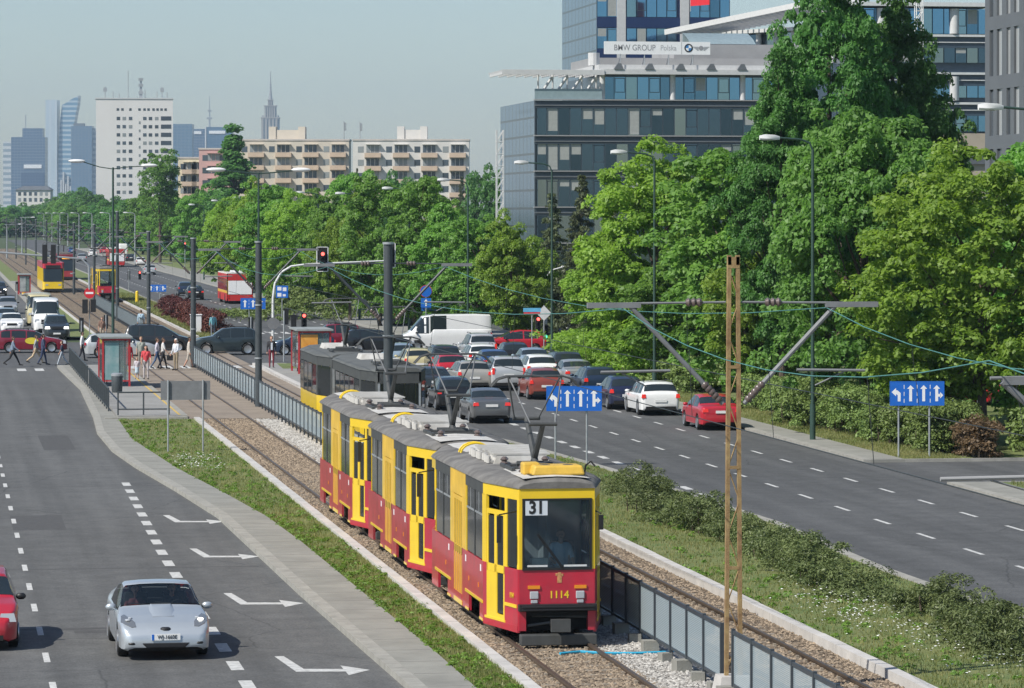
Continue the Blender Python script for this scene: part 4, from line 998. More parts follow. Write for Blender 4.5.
# dark roofed tram standing at platform two
def grey_tram(loc, label, group, L=13.2):
    root = thing('tram_car', label, 'tram', loc, 0, group)
    b = MB(); ys = [0, .05, 2.0, L - 2.0, L - .05, L]
    for s in (-1, 1):
        for y0, y1 in zip(ys, ys[1:]):
            side_quad(b, y0, y1, .36, 1.66, 0, .06, s, 0, L); side_quad(b, y0, y1, 2.86, 3.22, 0, .06, s, 1, L)
        for y in [0.05, 1.9, 3.5, 5.2, 6.8, 8.4, 10.0, L - .2]: side_quad(b, y, y + .14, 1.66, 2.86, 0, .06, s, 1, L)
    for y, t in ((0, .06), (L, -.06)):
        b.bb((-.78, y, .4), (.78, y + t, 1.62), 0); b.bb((-.78, y, 2.8), (.78, y + t, 3.22), 1)
        for s in (-1, 1): b.bb((s * .78, y, 1.62), (s * .70, y + t, 2.8), 2)
    b.bb((-1.1, .3, .75), (1.1, L - .3, .82), 1)
    b.build('body', [M['tram_yel'], M['tram_grey'], M['galv']], root)
    r = MB(); prof = [(1.03, 0), (1.0, .06), (.8, .13), (0, .17)]
    rings = []
    for y in [-.03, .06, 2.0, L - 2.0, L - .06, L + .03]:
        w_ = plan(min(max(y, 0), L), L); rr = [Vector((w_ * a, y, 3.22 + h)) for a, h in prof]; rings.append(rr + [Vector((-v.x, v.y, v.z)) for v in reversed(rr[:-1])])
    r.loft(rings); r.build('roof', mat('roof_dark', (.105, .11, .105), .75, var=.25, scale=1), root, True)
    for s in (-1, 1):
        for i, (y0, y1) in enumerate([(.2, 1.88), (2.06, 3.48), (3.66, 5.18), (5.36, 6.78), (6.96, 8.38), (8.56, 9.98), (10.16, L - .22)]):
            g = MB(); side_quad(g, y0, y1, 1.68, 2.84, -.012, .02, s, 0, L); o = g.build('window', M['tram_see'], root)
    for y in (-.006, L + .006): MB().bb((-.69, y - .006, 1.64), (.69, y + .006, 2.78)).build('end_window', M['tram_see'], root)
    st = MB()
    for y in (1.2, 4.5, 8.0, 11.5):
        st.tube((-.75, y, .8), (-.75, y, 3.1), .02); st.tube((.75, y, .8), (.75, y, 3.1), .02)
    for y in (.6, 4.4): st.tube((-.8, y, 1.95), (.8, y, 1.95), .025)
    st.build('grab_poles', M['tram_yel'], root)
    se = MB()
    for y in (2.3, 3.3, 4.3, 6.0, 7.0, 8.0, 9.2):
        for x in (-.75, .75): se.box((x, y, 1.3), (.42, .42, .1)); se.box((x, y - .2, 1.6), (.42, .06, .6))
    se.build('seats', mat('seat_red', (.25, .04, .03), .7), root)
    MB().box((0, L * .62, 3.45), (1.1, 1.6, .22), taper=.85).build('roof_box', M['tram_roof_w'], root); MB().box((.1, L * .35, 3.42), (.9, .8, .2)).build('roof_box', M['tram_roof_w'], root)
    pantograph(root, 2.6, True, 3.36)
    for y in (3.2, L - 3.2):
        g = MB(); g.bb((-1.0, y - 1.2, .12), (1.0, y + 1.2, .6)); bo = g.build('bogie', M['under'], root)
    return root
M['tram_see'] = mat_glass('tram_side_glass', (.03, .035, .035), .55)
G2 = 'coupled cars of the dark roofed tram at the second platform'
d2 = my(131.5, XT2)
grey_tram((XT2, d2, .02), 'nearer car of the dark roofed yellow tram standing by the far platform', G2)
grey_tram((XT2 - .25, d2 + 13.0, .02), 'farther car of the dark roofed yellow tram, beside the glass shelter', G2, 10.5)
# distant low-floor tram and others
def lowfloor(loc, label, body, upper, rz=0.0, segs=3, group='trams far up the line'):
    root = thing('tram', label, 'tram', loc, rz, group)
    for i in range(segs):
        y0 = i * 7.2; b = MB(); b.bb((-1.18, y0 + .12, .3), (1.18, y0 + 7.0, 1.25), 0); b.bb((-1.18, y0 + .12, 2.7), (1.18, y0 + 7.0, 3.35), 1)
        for y in np.linspace(y0 + .12, y0 + 6.85, 6): 
            for s in (-1, 1): b.bb((s * 1.18, y, 1.25), (s * 1.08, y + .15, 2.7), 0)
        b.bb((-.7, y0 + 1.5, 3.35), (.7, y0 + 5.5, 3.6), 2); b.build('body_section', [body, upper, M['tram_roof']], root)
        for s in (-1, 1): MB().bb((s * 1.15, y0 + .2, 1.27), (s * 1.1, y0 + 6.95, 2.68)).build('window_band', M['glass'], root)
    n = MB(); n.loft([[Vector((x, .12 if z > 1 else .0, z)) for x, z in [(-1.15, .35), (1.15, .35), (1.15, 1.25), (-1.15, 1.25)]], [Vector((x, -.55, z)) for x, z in [(-.95, .4), (.95, .4), (.95, 1.2), (-.95, 1.2)]]]); n.build('nose', body, root)
    g = MB(); g.loft([[Vector((x, .12, z)) for x, z in [(-1.1, 1.25), (1.1, 1.25), (1.1, 2.7), (-1.1, 2.7)]], [Vector((x, y, z)) for x, y, z in [(-.95, -.5, 1.22), (.95, -.5, 1.22), (.95, -.1, 2.68), (-.95, -.1, 2.68)]]]); g.build('windscreen', M['glass'], root)
    MB().loft([[Vector((x, .12, z)) for x, z in [(-1.15, 2.7), (1.15, 2.7), (1.1, 3.35), (-1.1, 3.35)]], [Vector((x, -.14, z)) for x, z in [(-1.0, 2.7), (1.0, 2.7), (.95, 3.3), (-.95, 3.3)]]]).build('front_dome', upper, root)
    MB().bb((-.8, -.17, 2.72), (.8, .1, 3.05)).build('route_sign', M['black'], root)
    MB().bb((-.95, -.58, .2), (.95, -.4, .45)).build('bumper', M['black'], root)
    for s in (-1, 1): MB().bb((s * .55, -.57, .8), (s * .85, -.53, .95)).build('headlight', M['lens'], root)
    pantograph(root, 9, True, 3.4)
    return root
lowfloor((XT1, my(405, XT1), .05), 'yellow low-floor tram with a red roof line coming towards the crossing', M['tram_yel'], M['tram_red'])
lowfloor((XT2, my(480, XT2), .05), 'dark red tram behind the yellow low-floor tram with an orange display', M['tram_red2'], mat('tram_maroon', (.2, .015, .02), .5), segs=2)
MB().bb((-.5, -.18, 2.78), (.5, -.165, 3.05)).build('display', mat('display_lit', (.6, .2, .02), .5, var=0, emit=(1, .45, .05), es=1.5), bpy.data.objects['tram.001'])
old_tram((XT2, my(361, XT2), .05), 'yellow and red tram seen from behind beyond the no-entry sign', 'trams far up the line', hero=False, front=False)
# ---------------------------------------------------------------- buses
M['bus_red'] = mat('bus_red', (.5, .03, .03), .4, var=.1); M['bus_yel'] = mat('bus_yellow', (.72, .42, .05), .4, var=.1)
def bus(loc, label, L=12.0):
    root = thing('city_bus', label, 'bus', loc, 0, 'buses on the right road')
    b = MB(); W = 1.27
    for s in (-1, 1):
        b.bb((s * W, 0.0, .32), (s * (W - .08), L, 1.05), 0); b.bb((s * W, 0, 1.05), (s * (W - .08), L, 1.3), 1); b.bb((s * W, 0, 2.45), (s * (W - .08), L, 2.95), 0)
        for y in np.linspace(0, L - .15, 9): b.bb((s * W, y, 1.3), (s * (W - .08), y + .15, 2.45), 0 if y > .1 else 1)
    b.bb((-W, 0, .32), (W, .08, .9), 0); b.bb((-W, 0, 2.3), (W, .08, 2.95), 0); b.bb((-W, 0, .9), (-W + .12, .08, 2.3), 1); b.bb((W - .12, 0, .9), (W, .08, 2.3), 0)
    b.bb((-W, L - .08, .32), (W, L, 1.2), 0); b.bb((-W, L - .08, 2.5), (W, L, 2.95), 0); b.bb((-W + .1, .1, .4), (W - .1, L - .1, .5), 2)
    b.build('body', [M['bus_red'], M['bus_yel'], M['under']], root)
    MB().loft([[Vector((x, y, z)) for x, z in [(-W, 2.95), (-W * .95, 3.03), (0, 3.08), (W * .95, 3.03), (W, 2.95)]] for y in (0, L)]).build('roof', M['tram_roof_w'], root)
    MB().box((0, 2.5, 3.12), (1.6, 2.4, .28), taper=.85).build('roof_unit', M['galv_w'], root)
    MB().bb((-W + .12, -.01, .95), (W - .12, .05, 2.28)).build('rear_advert', M['white'], root)
    for s in (-1, 1):
        MB().bb((s * (W - .02), .2, 1.3), (s * (W - .06), L - .2, 2.44)).build('window', M['glass'], root)
        for z in (.55, .75): MB().bb((s * W * .98, -.03, z), (s * W * .82, .02, z + .13)).build('taillight', M['tail'], root)
        for y in (2.6, 8.9):
            MB().lathe([(.1, -.14), (.48, -.14), (.5, -.1), (.5, .12), (.1, .14)], 'X', (s * (W - .12), y, .5), 20).build('wheel', M['rubber'], root)
    MB().bb((-W + .15, L - .03, 1.2), (W - .15, L + .02, 2.5)).build('windscreen', M['glass'], root)
    return root
p = gp(240, 304); bus((p.x, p.y, 0), 'red and yellow city bus with a white rear panel driving away beyond the junction')
p = gp(117, 267); bus((p.x, p.y, 0), 'second red city bus, tiny, far up the right road')
# ---------------------------------------------------------------- buildings
M['off_glass'] = mat_office('office_glass', (.055, .095, .14), (.24, .31, .34), .25, .05, 1.0)
M['off_blue'] = mat_office('office_glass_blue', (.10, .22, .36), (.22, .36, .46), .3, .05, 1.0)
M['off_band'] = mat('spandrel_navy', (.045, .07, .10), .25, var=.1)
M['off_navy'] = mat('spandrel_blue', (.012, .03, .10), .3, var=.1)
M['off_frame'] = mat('office_frame', (.045, .06, .075), .5, var=.1)
M['off_white'] = mat('office_white', (.55, .55, .54), .6, var=.1)
M['off_side'] = mat_grid('office_side', (.05, .07, .09), (.14, .22, .32), 2.4, 1.85, .10, .12, .12, (.24, .35, .46), .8)
M['stone'] = mat('stone_pale', (.42, .36, .28), .9, var=.12, scale=.4)
M['roofgrey'] = mat('roof_grey', (.30, .30, .30), .8, var=.15, scale=.3)
M['grey_wall'] = mat('cladding_grey', (.115, .125, .135), .6, var=.12, scale=.3)
M['grey_win'] = mat_office('narrow_glass', (.05, .06, .07), (.34, .35, .35), .55, .15)
M['plaster_w'] = mat('plaster_white', (.62, .60, .56), .9, var=.08, scale=.2)
M['plaster_p'] = mat('plaster_peach', (.58, .52, .43), .9, var=.1, scale=.2)
M['plaster_pink'] = mat('plaster_pink', (.52, .33, .30), .9, var=.08, scale=.2)
M['plaster_y'] = mat('plaster_cream', (.62, .55, .40), .9, var=.08, scale=.2)
M['balc'] = mat('balcony_panel', (.55, .42, .31), .8, var=.15, scale=.5)
M['house_win'] = mat_office('house_glass', (.04, .055, .07), (.25, .27, .27), .25, .2)
def rot_root(name, label, cat, loc, rz=0.0, group=None): return thing(name, label, cat, loc, rz, group)
M['blind'] = mat('blind_fabric', (.34, .35, .33), .8, var=.15)
def pane_row(root, x0, n, wd, z0, z1, y, m, gap=.06, name='window', skip=(), blinds=.0, vents=0):
    me = MB().bb((gap / 2, - .03, 0), (wd - gap / 2, .02, z1 - z0)).mesh(name, [m])
    for i in range(n):
        if i in skip: continue
        o = obj(name, me, root, (x0 + i * wd, y, z0)); hh = z1 - z0
        if random.random() < blinds:
            k_ = random.choice([.25, .4, .6, .85, .97]); MB().bb((gap / 2 + .05, -.036, hh * (1 - k_)), (wd - gap / 2 - .05, -.031, hh - .03)).build('blind', M['blind'], o)
        elif vents and i % vents == 1:
            f_ = MB(); a_, b_ = gap / 2 + .04, wd - gap / 2 - .04; f_.bb((a_, -.05, hh * .3), (a_ + .05, -.03, hh * .96)); f_.bb((b_ - .05, -.05, hh * .3), (b_, -.03, hh * .96)); f_.bb((a_, -.05, hh * .3), (b_, -.03, hh * .33)); f_.bb((a_, -.05, hh * .93), (b_, -.03, hh * .96)); f_.build('frame', M['off_frame'], o); o.rotation_euler = (random.uniform(-.006, .006), 0, random.uniform(-.006, .006))
GB = 'office buildings behind the trees on the right'
# main glass office block: local x along its front, y going back
c = at(535, 370); ob = thing('office_building', 'dark glass office block with a slatted roof canopy and white name board on top', 'office building', (c.x, c.y, 0), 0, GB)
BW, BD = 29.0, 23.0
FL = [2.2, 5.85, 9.5, 13.15, 16.75, 20.4]
b = MB()
b.bb((.3, .3, 0), (BW, BD, 20.3), 0)
for z in FL: b.bb((-.05, -.12, z - .85), (BW, .29, z - .1), 1)
for z in FL: b.bb((-.1, -.30, z - .06), (BW, .28, z + .05), 3); b.bb((-.06, -.2, z - .60), (BW, .25, z - .565), 3)
for i in range(26): b.bb((i * 1.2 - .03, -.07, 1), (i * 1.2 + .03, .28, 20.2), 1)
b.bb((7.0, .6, 20.46), (BW, BD - 2, 23.0), 0)
b.build('facade_frame', [M['off_band'], M['off_frame'], M['galv_w'], M['roofgrey']], ob)
for k, z in enumerate(FL[1:5]): pane_row(ob, 0, 24, 1.2, z + .07, z + 2.78, .05, M['off_glass'], blinds=.3, vents=4)
lw = MB()
for i in range(24): lw.bb((i * 1.2 + .04, 0, 2.3), (i * 1.2 + 1.16, .1, 4.95)); lw.bb((i * 1.2 + .04, 0, .2), (i * 1.2 + 1.16, .1, 1.3))
lw.build('ground_glazing', M['off_glass'], ob)
pane_row(ob, 7.05, 18, 1.2, 20.5, 22.75, .55, M['off_blue'], .08, blinds=.06, vents=3)
for x in (7.0, 14.3, 21.6): MB().tube((x, .35, 20.45), (x, .35, 23), .28, n=12).build('column', M['off_white'], ob, True)
sw_ = MB(); sw_.bb((-.02, .0, .3), (.28, BD, 20.3)); sw_.build('side_wall', M['off_side'], ob)
rf = MB(); rf.bb((6.6, -.75, 23.0), (BW, 3.0, 23.5)); rf.bb((6.6, .2, 23.5), (BW, BD - 1, 24.0)); ro = rf.build('roof', M['off_white'], ob)
cn = MB()
for i in range(12): cn.bb((-3.3 + i * .9, -.7, 22.95), (-3.15 + i * .9, 9.0, 23.25))
for i in range(9): cn.bb((-3.4, -.7 + i * 1.2, 23.25), (7.0, -.55 + i * 1.2, 23.42))
cn.bb((-3.5, -.85, 22.9), (7.0, -.7, 23.4)); cn.build('roof_canopy', M['off_white'], ob)
tr = MB()
for i in range(5):
    x = .4 + i * 1.5
    tr.tube((x, .5, 20.45), (x, .5, 22.95), .09); 
    if i: tr.tube((x - 1.5, .5, 20.6), (x, .5, 22.8), .14)
tr.build('canopy_struts', M['off_white'], ob)
MB().bb((-.05, -.1, 20.46), (6.9, -.05, 21.5)).build('terrace_glass', mat('rail_glass', (.25, .33, .35), .15, var=.1), ob)
ft = MB()
for i in range(7): x = 8.5 + i * 3.2; ft.loft([[Vector((x - .5, -.85, 23.5)), Vector((x + .5, -.85, 23.5)), Vector((x + .5, -.3, 23.5)), Vector((x - .5, -.3, 23.5))], [Vector((x - .1, -.8, 24.1)), Vector((x + .25, -.8, 24.1)), Vector((x + .25, -.5, 24.1)), Vector((x - .1, -.5, 24.1))]])
ft.build('roof_brackets', M['grey_wall'], ob)
ph = MB(); ph.bb((6.8, 5.0, 24.0), (BW, 18, 24.9)); ph.bb((15.6, 6.0, 24.9), (BW, 18, 26.4)); ph.build('penthouse', M['roofgrey'], ob)
sky_ = MB(); sky_.loft([[Vector((17.5 + u, 7 + 4 * math.sin(t), 26.4 + 1.4 * math.sin(t) ** .7)) for u in (0,)] + [Vector((24.5, 7 + 4 * math.sin(t), 26.4 + 1.4 * math.sin(t) ** .7))] for t in np.linspace(.02, 1.57, 6)], close=False)
sky_.bb((17.5, 10.9, 26.4), (24.5, 11.0, 27.8)); sky_.build('curved_skylight', mat('skylight', (.25, .32, .34), .3, var=.2), ob)
MB().tube((6.6, 3, 24), (6.6, 3, 25.3), .6, n=12).build('water_tank', M['off_white'], ob)
# roof name board
c2 = at(604, 371); sx = c2.x - c.x
nb = thing('roof_sign', 'long white board with a company name and two round badges on the glass office roof', 'sign', (c2.x, c.y - .2, 24.0))
MB().bb((0, 0, 1.05), (11.0, .15, 2.35)).build('board', M['white'], nb)
fr = MB()
for x in (1.7, 4.2, 6.7, 9.2): fr.tube((x, .1, 0), (x, .1, 1.1), .05); fr.tube((x, 1.2, 0), (x, .15, 1.0), .04)
fr.build('legs', M['galv'], nb)
lt = mat('board_lettering', (.27, .27, .28), .6, var=0)
text('lettering', 'BMW GROUP', .85, lt, nb, (3.15, -.008, 1.70), sx=.84, bold=.004)
text('lettering', 'Polska', .80, mat('board_lettering_pale', (.42, .42, .43), .6, var=0), nb, (6.65, -.008, 1.70), sx=.82, bold=.004)
rd = MB(); rd.tube((8.75, -.02, 1.72), (8.75, .0, 1.72), .44, n=28); rb_ = rd.build('badge_ring', M['black'], nb)
q4 = MB()
for i in range(4):
    a = [Vector((8.75, -.026, 1.72))] + [Vector((8.75 + .30 * math.cos(t), -.026, 1.72 + .30 * math.sin(t))) for t in np.linspace(i * math.pi / 2, (i + 1) * math.pi / 2, 8)]
    q4.add(a, [tuple(range(len(a)))], i % 2)
q4.build('badge_quarters', [M['white'], mat('badge_blue', (.03, .2, .5), .4)], rb_)
wg = MB(); wg.tube((10.05, -.02, 1.72), (10.05, 0, 1.72), .24, n=20)
for s in (-1, 1):
    for j in range(4): wg.bb((10.05 + s * .26, -.016, 1.78 - j * .11 + .02), (10.05 + s * (.85 - j * .14), -.002, 1.86 - j * .11))
wg.build('winged_badge', lt, nb); MB().bb((8.0, -.012, 1.08), (8.04, 0, 2.32)).build('board_joint', lt, nb)
# scaffold tower at its left side
sc = at(500, 378); sf = thing('scaffold_tower', 'pale lattice scaffold tower standing at the left side of the glass office block', 'scaffold', (sc.x, sc.y, 0))
b = MB()
for x in (-.35, .35):
    for y in (-.35, .35): b.tube((x, y, 0), (x, y, 17.5), .05)
b.build('uprights', M['off_white'], sf); b = MB()
for i in range(14):
    z = i * 1.25
    for s in (-1, 1): b.tube((-.35, s * .35, z), (.35, s * .35, z + 1.2), .035); b.tube((s * .35, -.35, z), (s * .35, .35, z), .035); b.tube((-.35, s * .35, z), (.35, s * .35, z), .04)
b.build('braces', M['off_white'], sf)
# blue tower behind
c = at(597, 426); bt = thing('office_tower', 'tall blue glass tower behind the name board, cut off by the top edge', 'office building', (c.x, c.y, 0), 0, GB)
TWD = 15.9
b = MB(); b.bb((.2, .2, 0), (TWD, 24, 62), 0)
zf = [28.1 + 3.72 * k for k in range(-6, 9)]
for z in zf: b.bb((-.03, -.03, z - 1.28), (TWD, .15, z - .06), 0)
for x in (2.35, 9.9): b.bb((x, -.1, 2), (x + 1.05, .12, 61), 1)
b.build('tower_frame', [M['off_navy'], M['off_white']], bt)
MB().bb((-.03, .1, .2), (.15, 24, 62)).build('side_wall', M['off_side'], bt)
for z in zf[4:11]:
    for x0, n in ((0.0, 2), (3.5, 5), (11.05, 4)): pane_row(bt, x0, n, 1.2, z, z + 2.36, .05, M['off_blue'], .1, blinds=.12, vents=3)
lo = MB()
for z in zf[:4]: lo.bb((0, .02, z), (TWD, .08, z + 2.36))
lo.build('lower_glazing', M['off_blue'], bt)
# right wing of the complex, with its slatted eaves
pL, pR = at(704, 414), at(850, 394)
ang = math.atan2(pR.y - pL.y, pR.x - pL.x); Lw = (pR - pL).length
wg_ = thing('office_wing', 'office wing with pale slatted eaves half hidden by the tall tree', 'office building', (pL.x, pL.y, 0), ang, GB)
b = MB(); b.bb((3, .4, 0), (Lw, 9, 28.5), 0); b.bb((2.5, -.0, 25.2), (Lw, .39, 26.0), 1); b.bb((2.5, -1.0, 28.9), (Lw, 9, 29.3), 1)
b.build('wing_frame', [M['off_band'], M['off_white']], wg_)
for i in range(int((Lw - 4) / 3.0)):
    x = 3.6 + i * 3.0; MB().tube((x, 0, 26), (x, 0, 28.9), .32, n=10).build('column', M['off_white'], wg_, True)
pane_row(wg_, 3.1, int((Lw - 3.2) / 1.5), 1.5, 26.1, 28.8, .42, M['off_glass'])
cn = MB()
for i in range(int(Lw / .9)): cn.bb((-2.5 + i * .95, -3.2, 31.2), (-2.3 + i * .95, 4, 31.5))
for i in range(6): cn.bb((-3, -3.2 + i * 1.2, 31.5), (Lw, -3.05 + i * 1.2, 31.7))
cn.bb((-3, -3.35, 31.1), (Lw, -3.2, 31.7)); cv = cn.build('roof_canopy', M['off_white'], wg_); an_ = math.atan2(2.2, Lw); cv.rotation_euler[1] = -an_; cv.location = (-31.3 * math.sin(-an_) * 1.0, 0, -1.6)
MB().bb((1.2, -3.0, 32.2), (4.6, -2.92, 34.6)).build('red_banner', M['red_sign'], wg_)
MB().tube((1.2, -2.96, 31.6), (1.2, -2.96, 34.8), .06).build('banner_pole', M['galv'], wg_)
c = at(852, 388); oc = thing('office_building', 'glass office building with round white columns between the tall tree and the grey building', 'office building', (c.x, c.y, 0), 0, GB)
W2 = 15.2; b = MB(); b.bb((0, .5, 0), (W2, 18, 30.6), 0)
fz = [17.3, 20.9, 24.5, 28.1]
z_ = lambda y: 9 + (212 - y) * 388 / 3650
for y in (35, 73, 103): z = z_(y); b.bb((-.1, -.4, z - .12), (W2, .49, z + .12), 1); b.bb((-.05, -.2, z - .75), (W2, .48, z - .66), 1); b.bb((0, -.05, z - 1.3), (W2, .47, z - .12), 0)
b.bb((-.2, -1.0, z_(6)), (W2 + .1, 18, z_(2)), 1); b.bb((-.2, .0, 0), (W2, .49, z_(154)), 2); b.bb((-.2, -.3, z_(154)), (W2, .49, z_(133)), 2)
b.build('facade_frame', [M['off_band'], M['galv_w'], M['stone']], oc)
MB().bb((-.1, -.32, z_(164)), (W2, -.1, z_(155))).build('plinth', M['grey_wall'], oc)
for y0, y1 in ((33, 8), (62, 38), (97, 76), (131, 106)): pane_row(oc, 0, 12, 1.26, z_(y0), z_(y1), .1, M['off_blue'] if y0 != 62 else M['off_glass'], .1, blinds=.2, vents=4)
for x in (3.2, 11.2):
    for y0, y1 in ((33, 8), (100, 76)): MB().tube((x, -.1, z_(y0)), (x, -.1, z_(y1)), .5, n=12).build('column', M['off_white'], oc, True)
# white lattice mast
p = at(919, 345); lm = thing('lattice_mast', 'thin white lattice mast standing in front of the glass building at the upper right', 'mast', (p.x, p.y, 0))
b = MB()
for x in (-.32, .32):
    for y in (-.32, .32): b.tube((x, y, 0), (x, y, 34), .05)
b.build('uprights', M['lampw'], lm); b = MB()
for i in range(34):
    for s in (-1, 1): b.tube((-.32 * (1 if i % 2 else -1), s * .32, i), (.32 * (1 if i % 2 else -1), s * .32, i + 1), .035); b.tube((-.32, s * .32, i), (.32, s * .32, i), .03)
b.build('braces', M['lampw'], lm)
# grey building at the right edge, long side facing the road
pg = tp(62.0, 985); gb_ = thing('grey_building', 'grey clad building with narrow upright windows at the right edge', 'office building', (62.0, pg.y, 0), 0, GB)
GLn = 44.0; b = MB(); b.bb((.25, -GLn, 0), (22, 0, 27), 0)
rows = [9.3, 12.85 - .0, 16.45 - .05, 20.0, 23.55]
zs = [0.2] + rows
b.bb((0, -GLn, 0), (.24, 0, 5.6), 0)
for z in [5.6] + rows: pass
zr = [6.45, 10.0, 13.55, 17.1, 20.65, 24.2]
for i, z in enumerate(zr):
    prev = 5.6 if i == 0 else zr[i - 1] + 2.75
    b.bb((0, -GLn, prev), (.24, 0, z), 0)
b.bb((0, -GLn, zr[-1] + 2.75), (.24, 0, 27.6), 0)
y = 0
i = 0
pitch = 1.75
while y > -GLn + 1:
    for z in zr: b.bb((0.003, y - (.7 if i % 2 else .95), z), (.237, y, z + 2.75), 0)
    y -= pitch; i += 1
b.build('wall', M['grey_wall'], gb_)
wm = MB().bb((.12, -.5, 0), (.2, .5, 2.75)).mesh('window', [M['grey_win']])
for z in zr[1:5]:
    y = -.7; i = 0
    while y > -38:
        o = obj('window', wm, gb_, (0, y - .6, z)); y -= pitch; i += 1
lowp = MB()
for z in (zr[0], zr[5]): lowp.bb((.12, -GLn, z), (.2, 0, z + 2.75))
lowp.build('window_strip', M['grey_win'], gb_)
# ---- apartment blocks
GA_ = 'pale apartment blocks in the middle distance'
def block(px0, px1, D, ytop, mw, label, bays, floors=8, balcony=True, side=10.0, roofbox=None, group=GA_, fh=2.75, first=0.0, mb='balc', rz=0):
    p = at(px0, D, ytop); q = at(px1, D); Wd = (Vector((q.x, q.y, 0)) - Vector((p.x, p.y, 0))).length; top = p.z
    rt = thing('apartment_block', label, 'apartment block', (p.x, p.y, 0), -A + rz, group)
    MB().bb((0, .0, -1), (Wd, side, top - .35)).build('wall', mw, rt)
    MB().bb((-.15, -.15, top - .347), (Wd + .15, side + .1, top)).build('roof', mat('roof_edge', (.5, .46, .42), .8), rt)
    bw = (Wd - .6) / bays
    w1 = MB().bb((0, -.04, 0), (1.2, .06, 1.25)).mesh('window', [M['house_win']]); fr = MB().bb((-.08, -.07, -.08), (1.28, -.045, 0)).bb((.58, -.065, 0), (.63, -.042, 1.25)).mesh('window_frame', [M['white']])
    w3 = MB().bb((0, -.04, 0), (2.6, .06, 1.5)).mesh('window', [M['house_win']]); f3 = MB().bb((.8, -.07, 0), (.92, -.043, 1.5)).bb((1.7, -.07, 0), (1.82, -.043, 1.5)).bb((-.1, -.9, 1.62), (2.9, -.02, 1.72)).mesh('window_frame', [mw])
    ba = MB().bb((-.25, -1.1, -1.05), (3.15, -1.02, -.1)).bb((-.25, -1.02, -1.05), (-.19, 0, -.1)).bb((3.09, -1.02, -1.05), (3.15, 0, -.1)).bb((-.25, -1.02, -1.18), (3.15, 0, -1.06)).mesh('balcony', [M[mb]])
    for f in range(floors):
        z = top - 1.0 - fh * (f + 1) + .95
        if z < 0: break
        for i in range(bays):
            x = .3 + i * bw
            if f < 6:
                o = obj('window', w1, rt, (x + bw * .12, 0, z)); 
                o = obj('window', w3, rt, (x + bw * .42, 0, z))
                if f < 4: obj('window_frame', f3, o)
                if balcony: obj('balcony', ba, rt, (x + bw * .42 - .1, 0, z))
    if roofbox:
        x0, x1, hh = roofbox; rb2 = MB(); rb2.bb((x0, 3, top), (x1, 8, top + hh)); rb2.bb((x0 - .9, 2.8, top), (x0 + .6, 8.2, top + hh + .7)); rb2.bb((x1 - .6, 2.8, top), (x1 + .9, 8.2, top + hh + .7)); rb2.build('roof_housing', mw, rt)
    return rt
block(353, 469, 760, 139, M['plaster_w'], 'white apartment block with rows of beige balconies, right one of the pair', 4, roofbox=(10, 14.5, 2.0))
block(237, 349, 780, 139, M['plaster_p'], 'peach apartment block with rows of beige balconies, left one of the pair', 4, roofbox=(7.5, 13.5, 2.0))
block(199, 236, 800, 148, M['plaster_pink'], 'pink apartment block left of the peach one', 2, balcony=False, floors=6)
block(178, 201, 830, 157, M['plaster_y'], 'small cream apartment block between the white tower block and the pink block', 2, balcony=True, floors=5)
# roof antennas
for px, D, yb, yt, lb in [(345, 770, 139, 121, 'thin roof antenna on the right end of the peach block'), (361, 765, 139, 122, 'thin roof antenna on the left end of the white block')]:
    p = at(px, D, yb); q = at(px, D, yt); an = MB(); an.tube((0, 0, 0), (0, 0, q.z - p.z), .10); 
    for k in range(3): an.box((.25, 0, (q.z - p.z) * (.55 + .15 * k)), (.5, .12, .5))
    o = an.build('antenna', M['galv'], None); o.location = (p.x, p.y + 2, p.z); tag(o, lb, 'antenna')
# ---- white tower block with roof masts
p = at(96, 1240, 99); wt = thing('tower_block', 'tall white tower block with antennas on its roof', 'tower block', (p.x, p.y, 0), -A + .108)
TW, TZ = 26.0, p.z
MB().bb((0, 0, -2), (TW, 16, TZ)).build('wall', mat('plaster_bright', (.70, .68, .65), .9, var=.05, scale=.1), wt)
MB().bb((-.2, -.2, TZ), (TW + .2, 16.2, TZ + .4)).build('roof', M['off_white'], wt)
ppm = 3650 / 1240
for r_ in range(12):
    z = 9 + (212 - 117 - r_ * 8.2) * 1240 / 3650 - 1.0
    me1 = MB().bb((0, -.06, 0), (1.15, .03, 1.1)).mesh('window', [M['house_win']]); me2 = MB().bb((0, -.06, 0), (3.5, .03, 1.4)).mesh('loggia', [M['off_frame']])
    if r_ < 11:
        for px in (116.5, 122.3, 128.6, 142.8, 148.4, 154.6): obj('window', me1, wt, ((px - 96) / ppm, 0, z))
        obj('stair_window', me1, wt, ((138.5 - 96) / ppm, 0, z - 1.3)).scale = (.5, 1, .8)
        obj('loggia', me2, wt, ((160.6 - 96) / ppm, 0, z - .1))
tw = MB()
for px in (116.5, 121, 129, 138, 143, 147, 152, 156, 160, 164): tw.bb(((px - 96) / ppm, -.06, TZ - 3.9), ((px - 96) / ppm + .8, .03, TZ - 3.1))
tw.build('top_windows', M['house_win'], wt)
an = MB(); z0 = TZ + .4
for px, h_ in ((105, 4.2), (113, 2.4), (128, 9.5), (162, 4.0), (157, 2.4), (167, 2.2), (145, 3), (119, 1.8)): an.tube(((px - 96) / ppm, 6, z0), ((px - 96) / ppm, 6, z0 + h_), .12)
an.loft([[Vector((15.2 + s * 1, 6 + t, z0)) for s, t in ((-.6, -.6), (.6, -.6), (.6, .6), (-.6, .6))], [Vector((15.2 + s, 6 + t, z0 + 7)) for s, t in ((-.25, -.25), (.25, -.25), (.25, .25), (-.25, .25))]])
for z in (2, 4.5, 6.5): an.box((15.2, 5.6, z0 + z), (1.6, .8, .9))
for px in (105, 162): an.box(((px - 96) / ppm, 5.8, z0 + 3), (1.2, .6, 1.4))
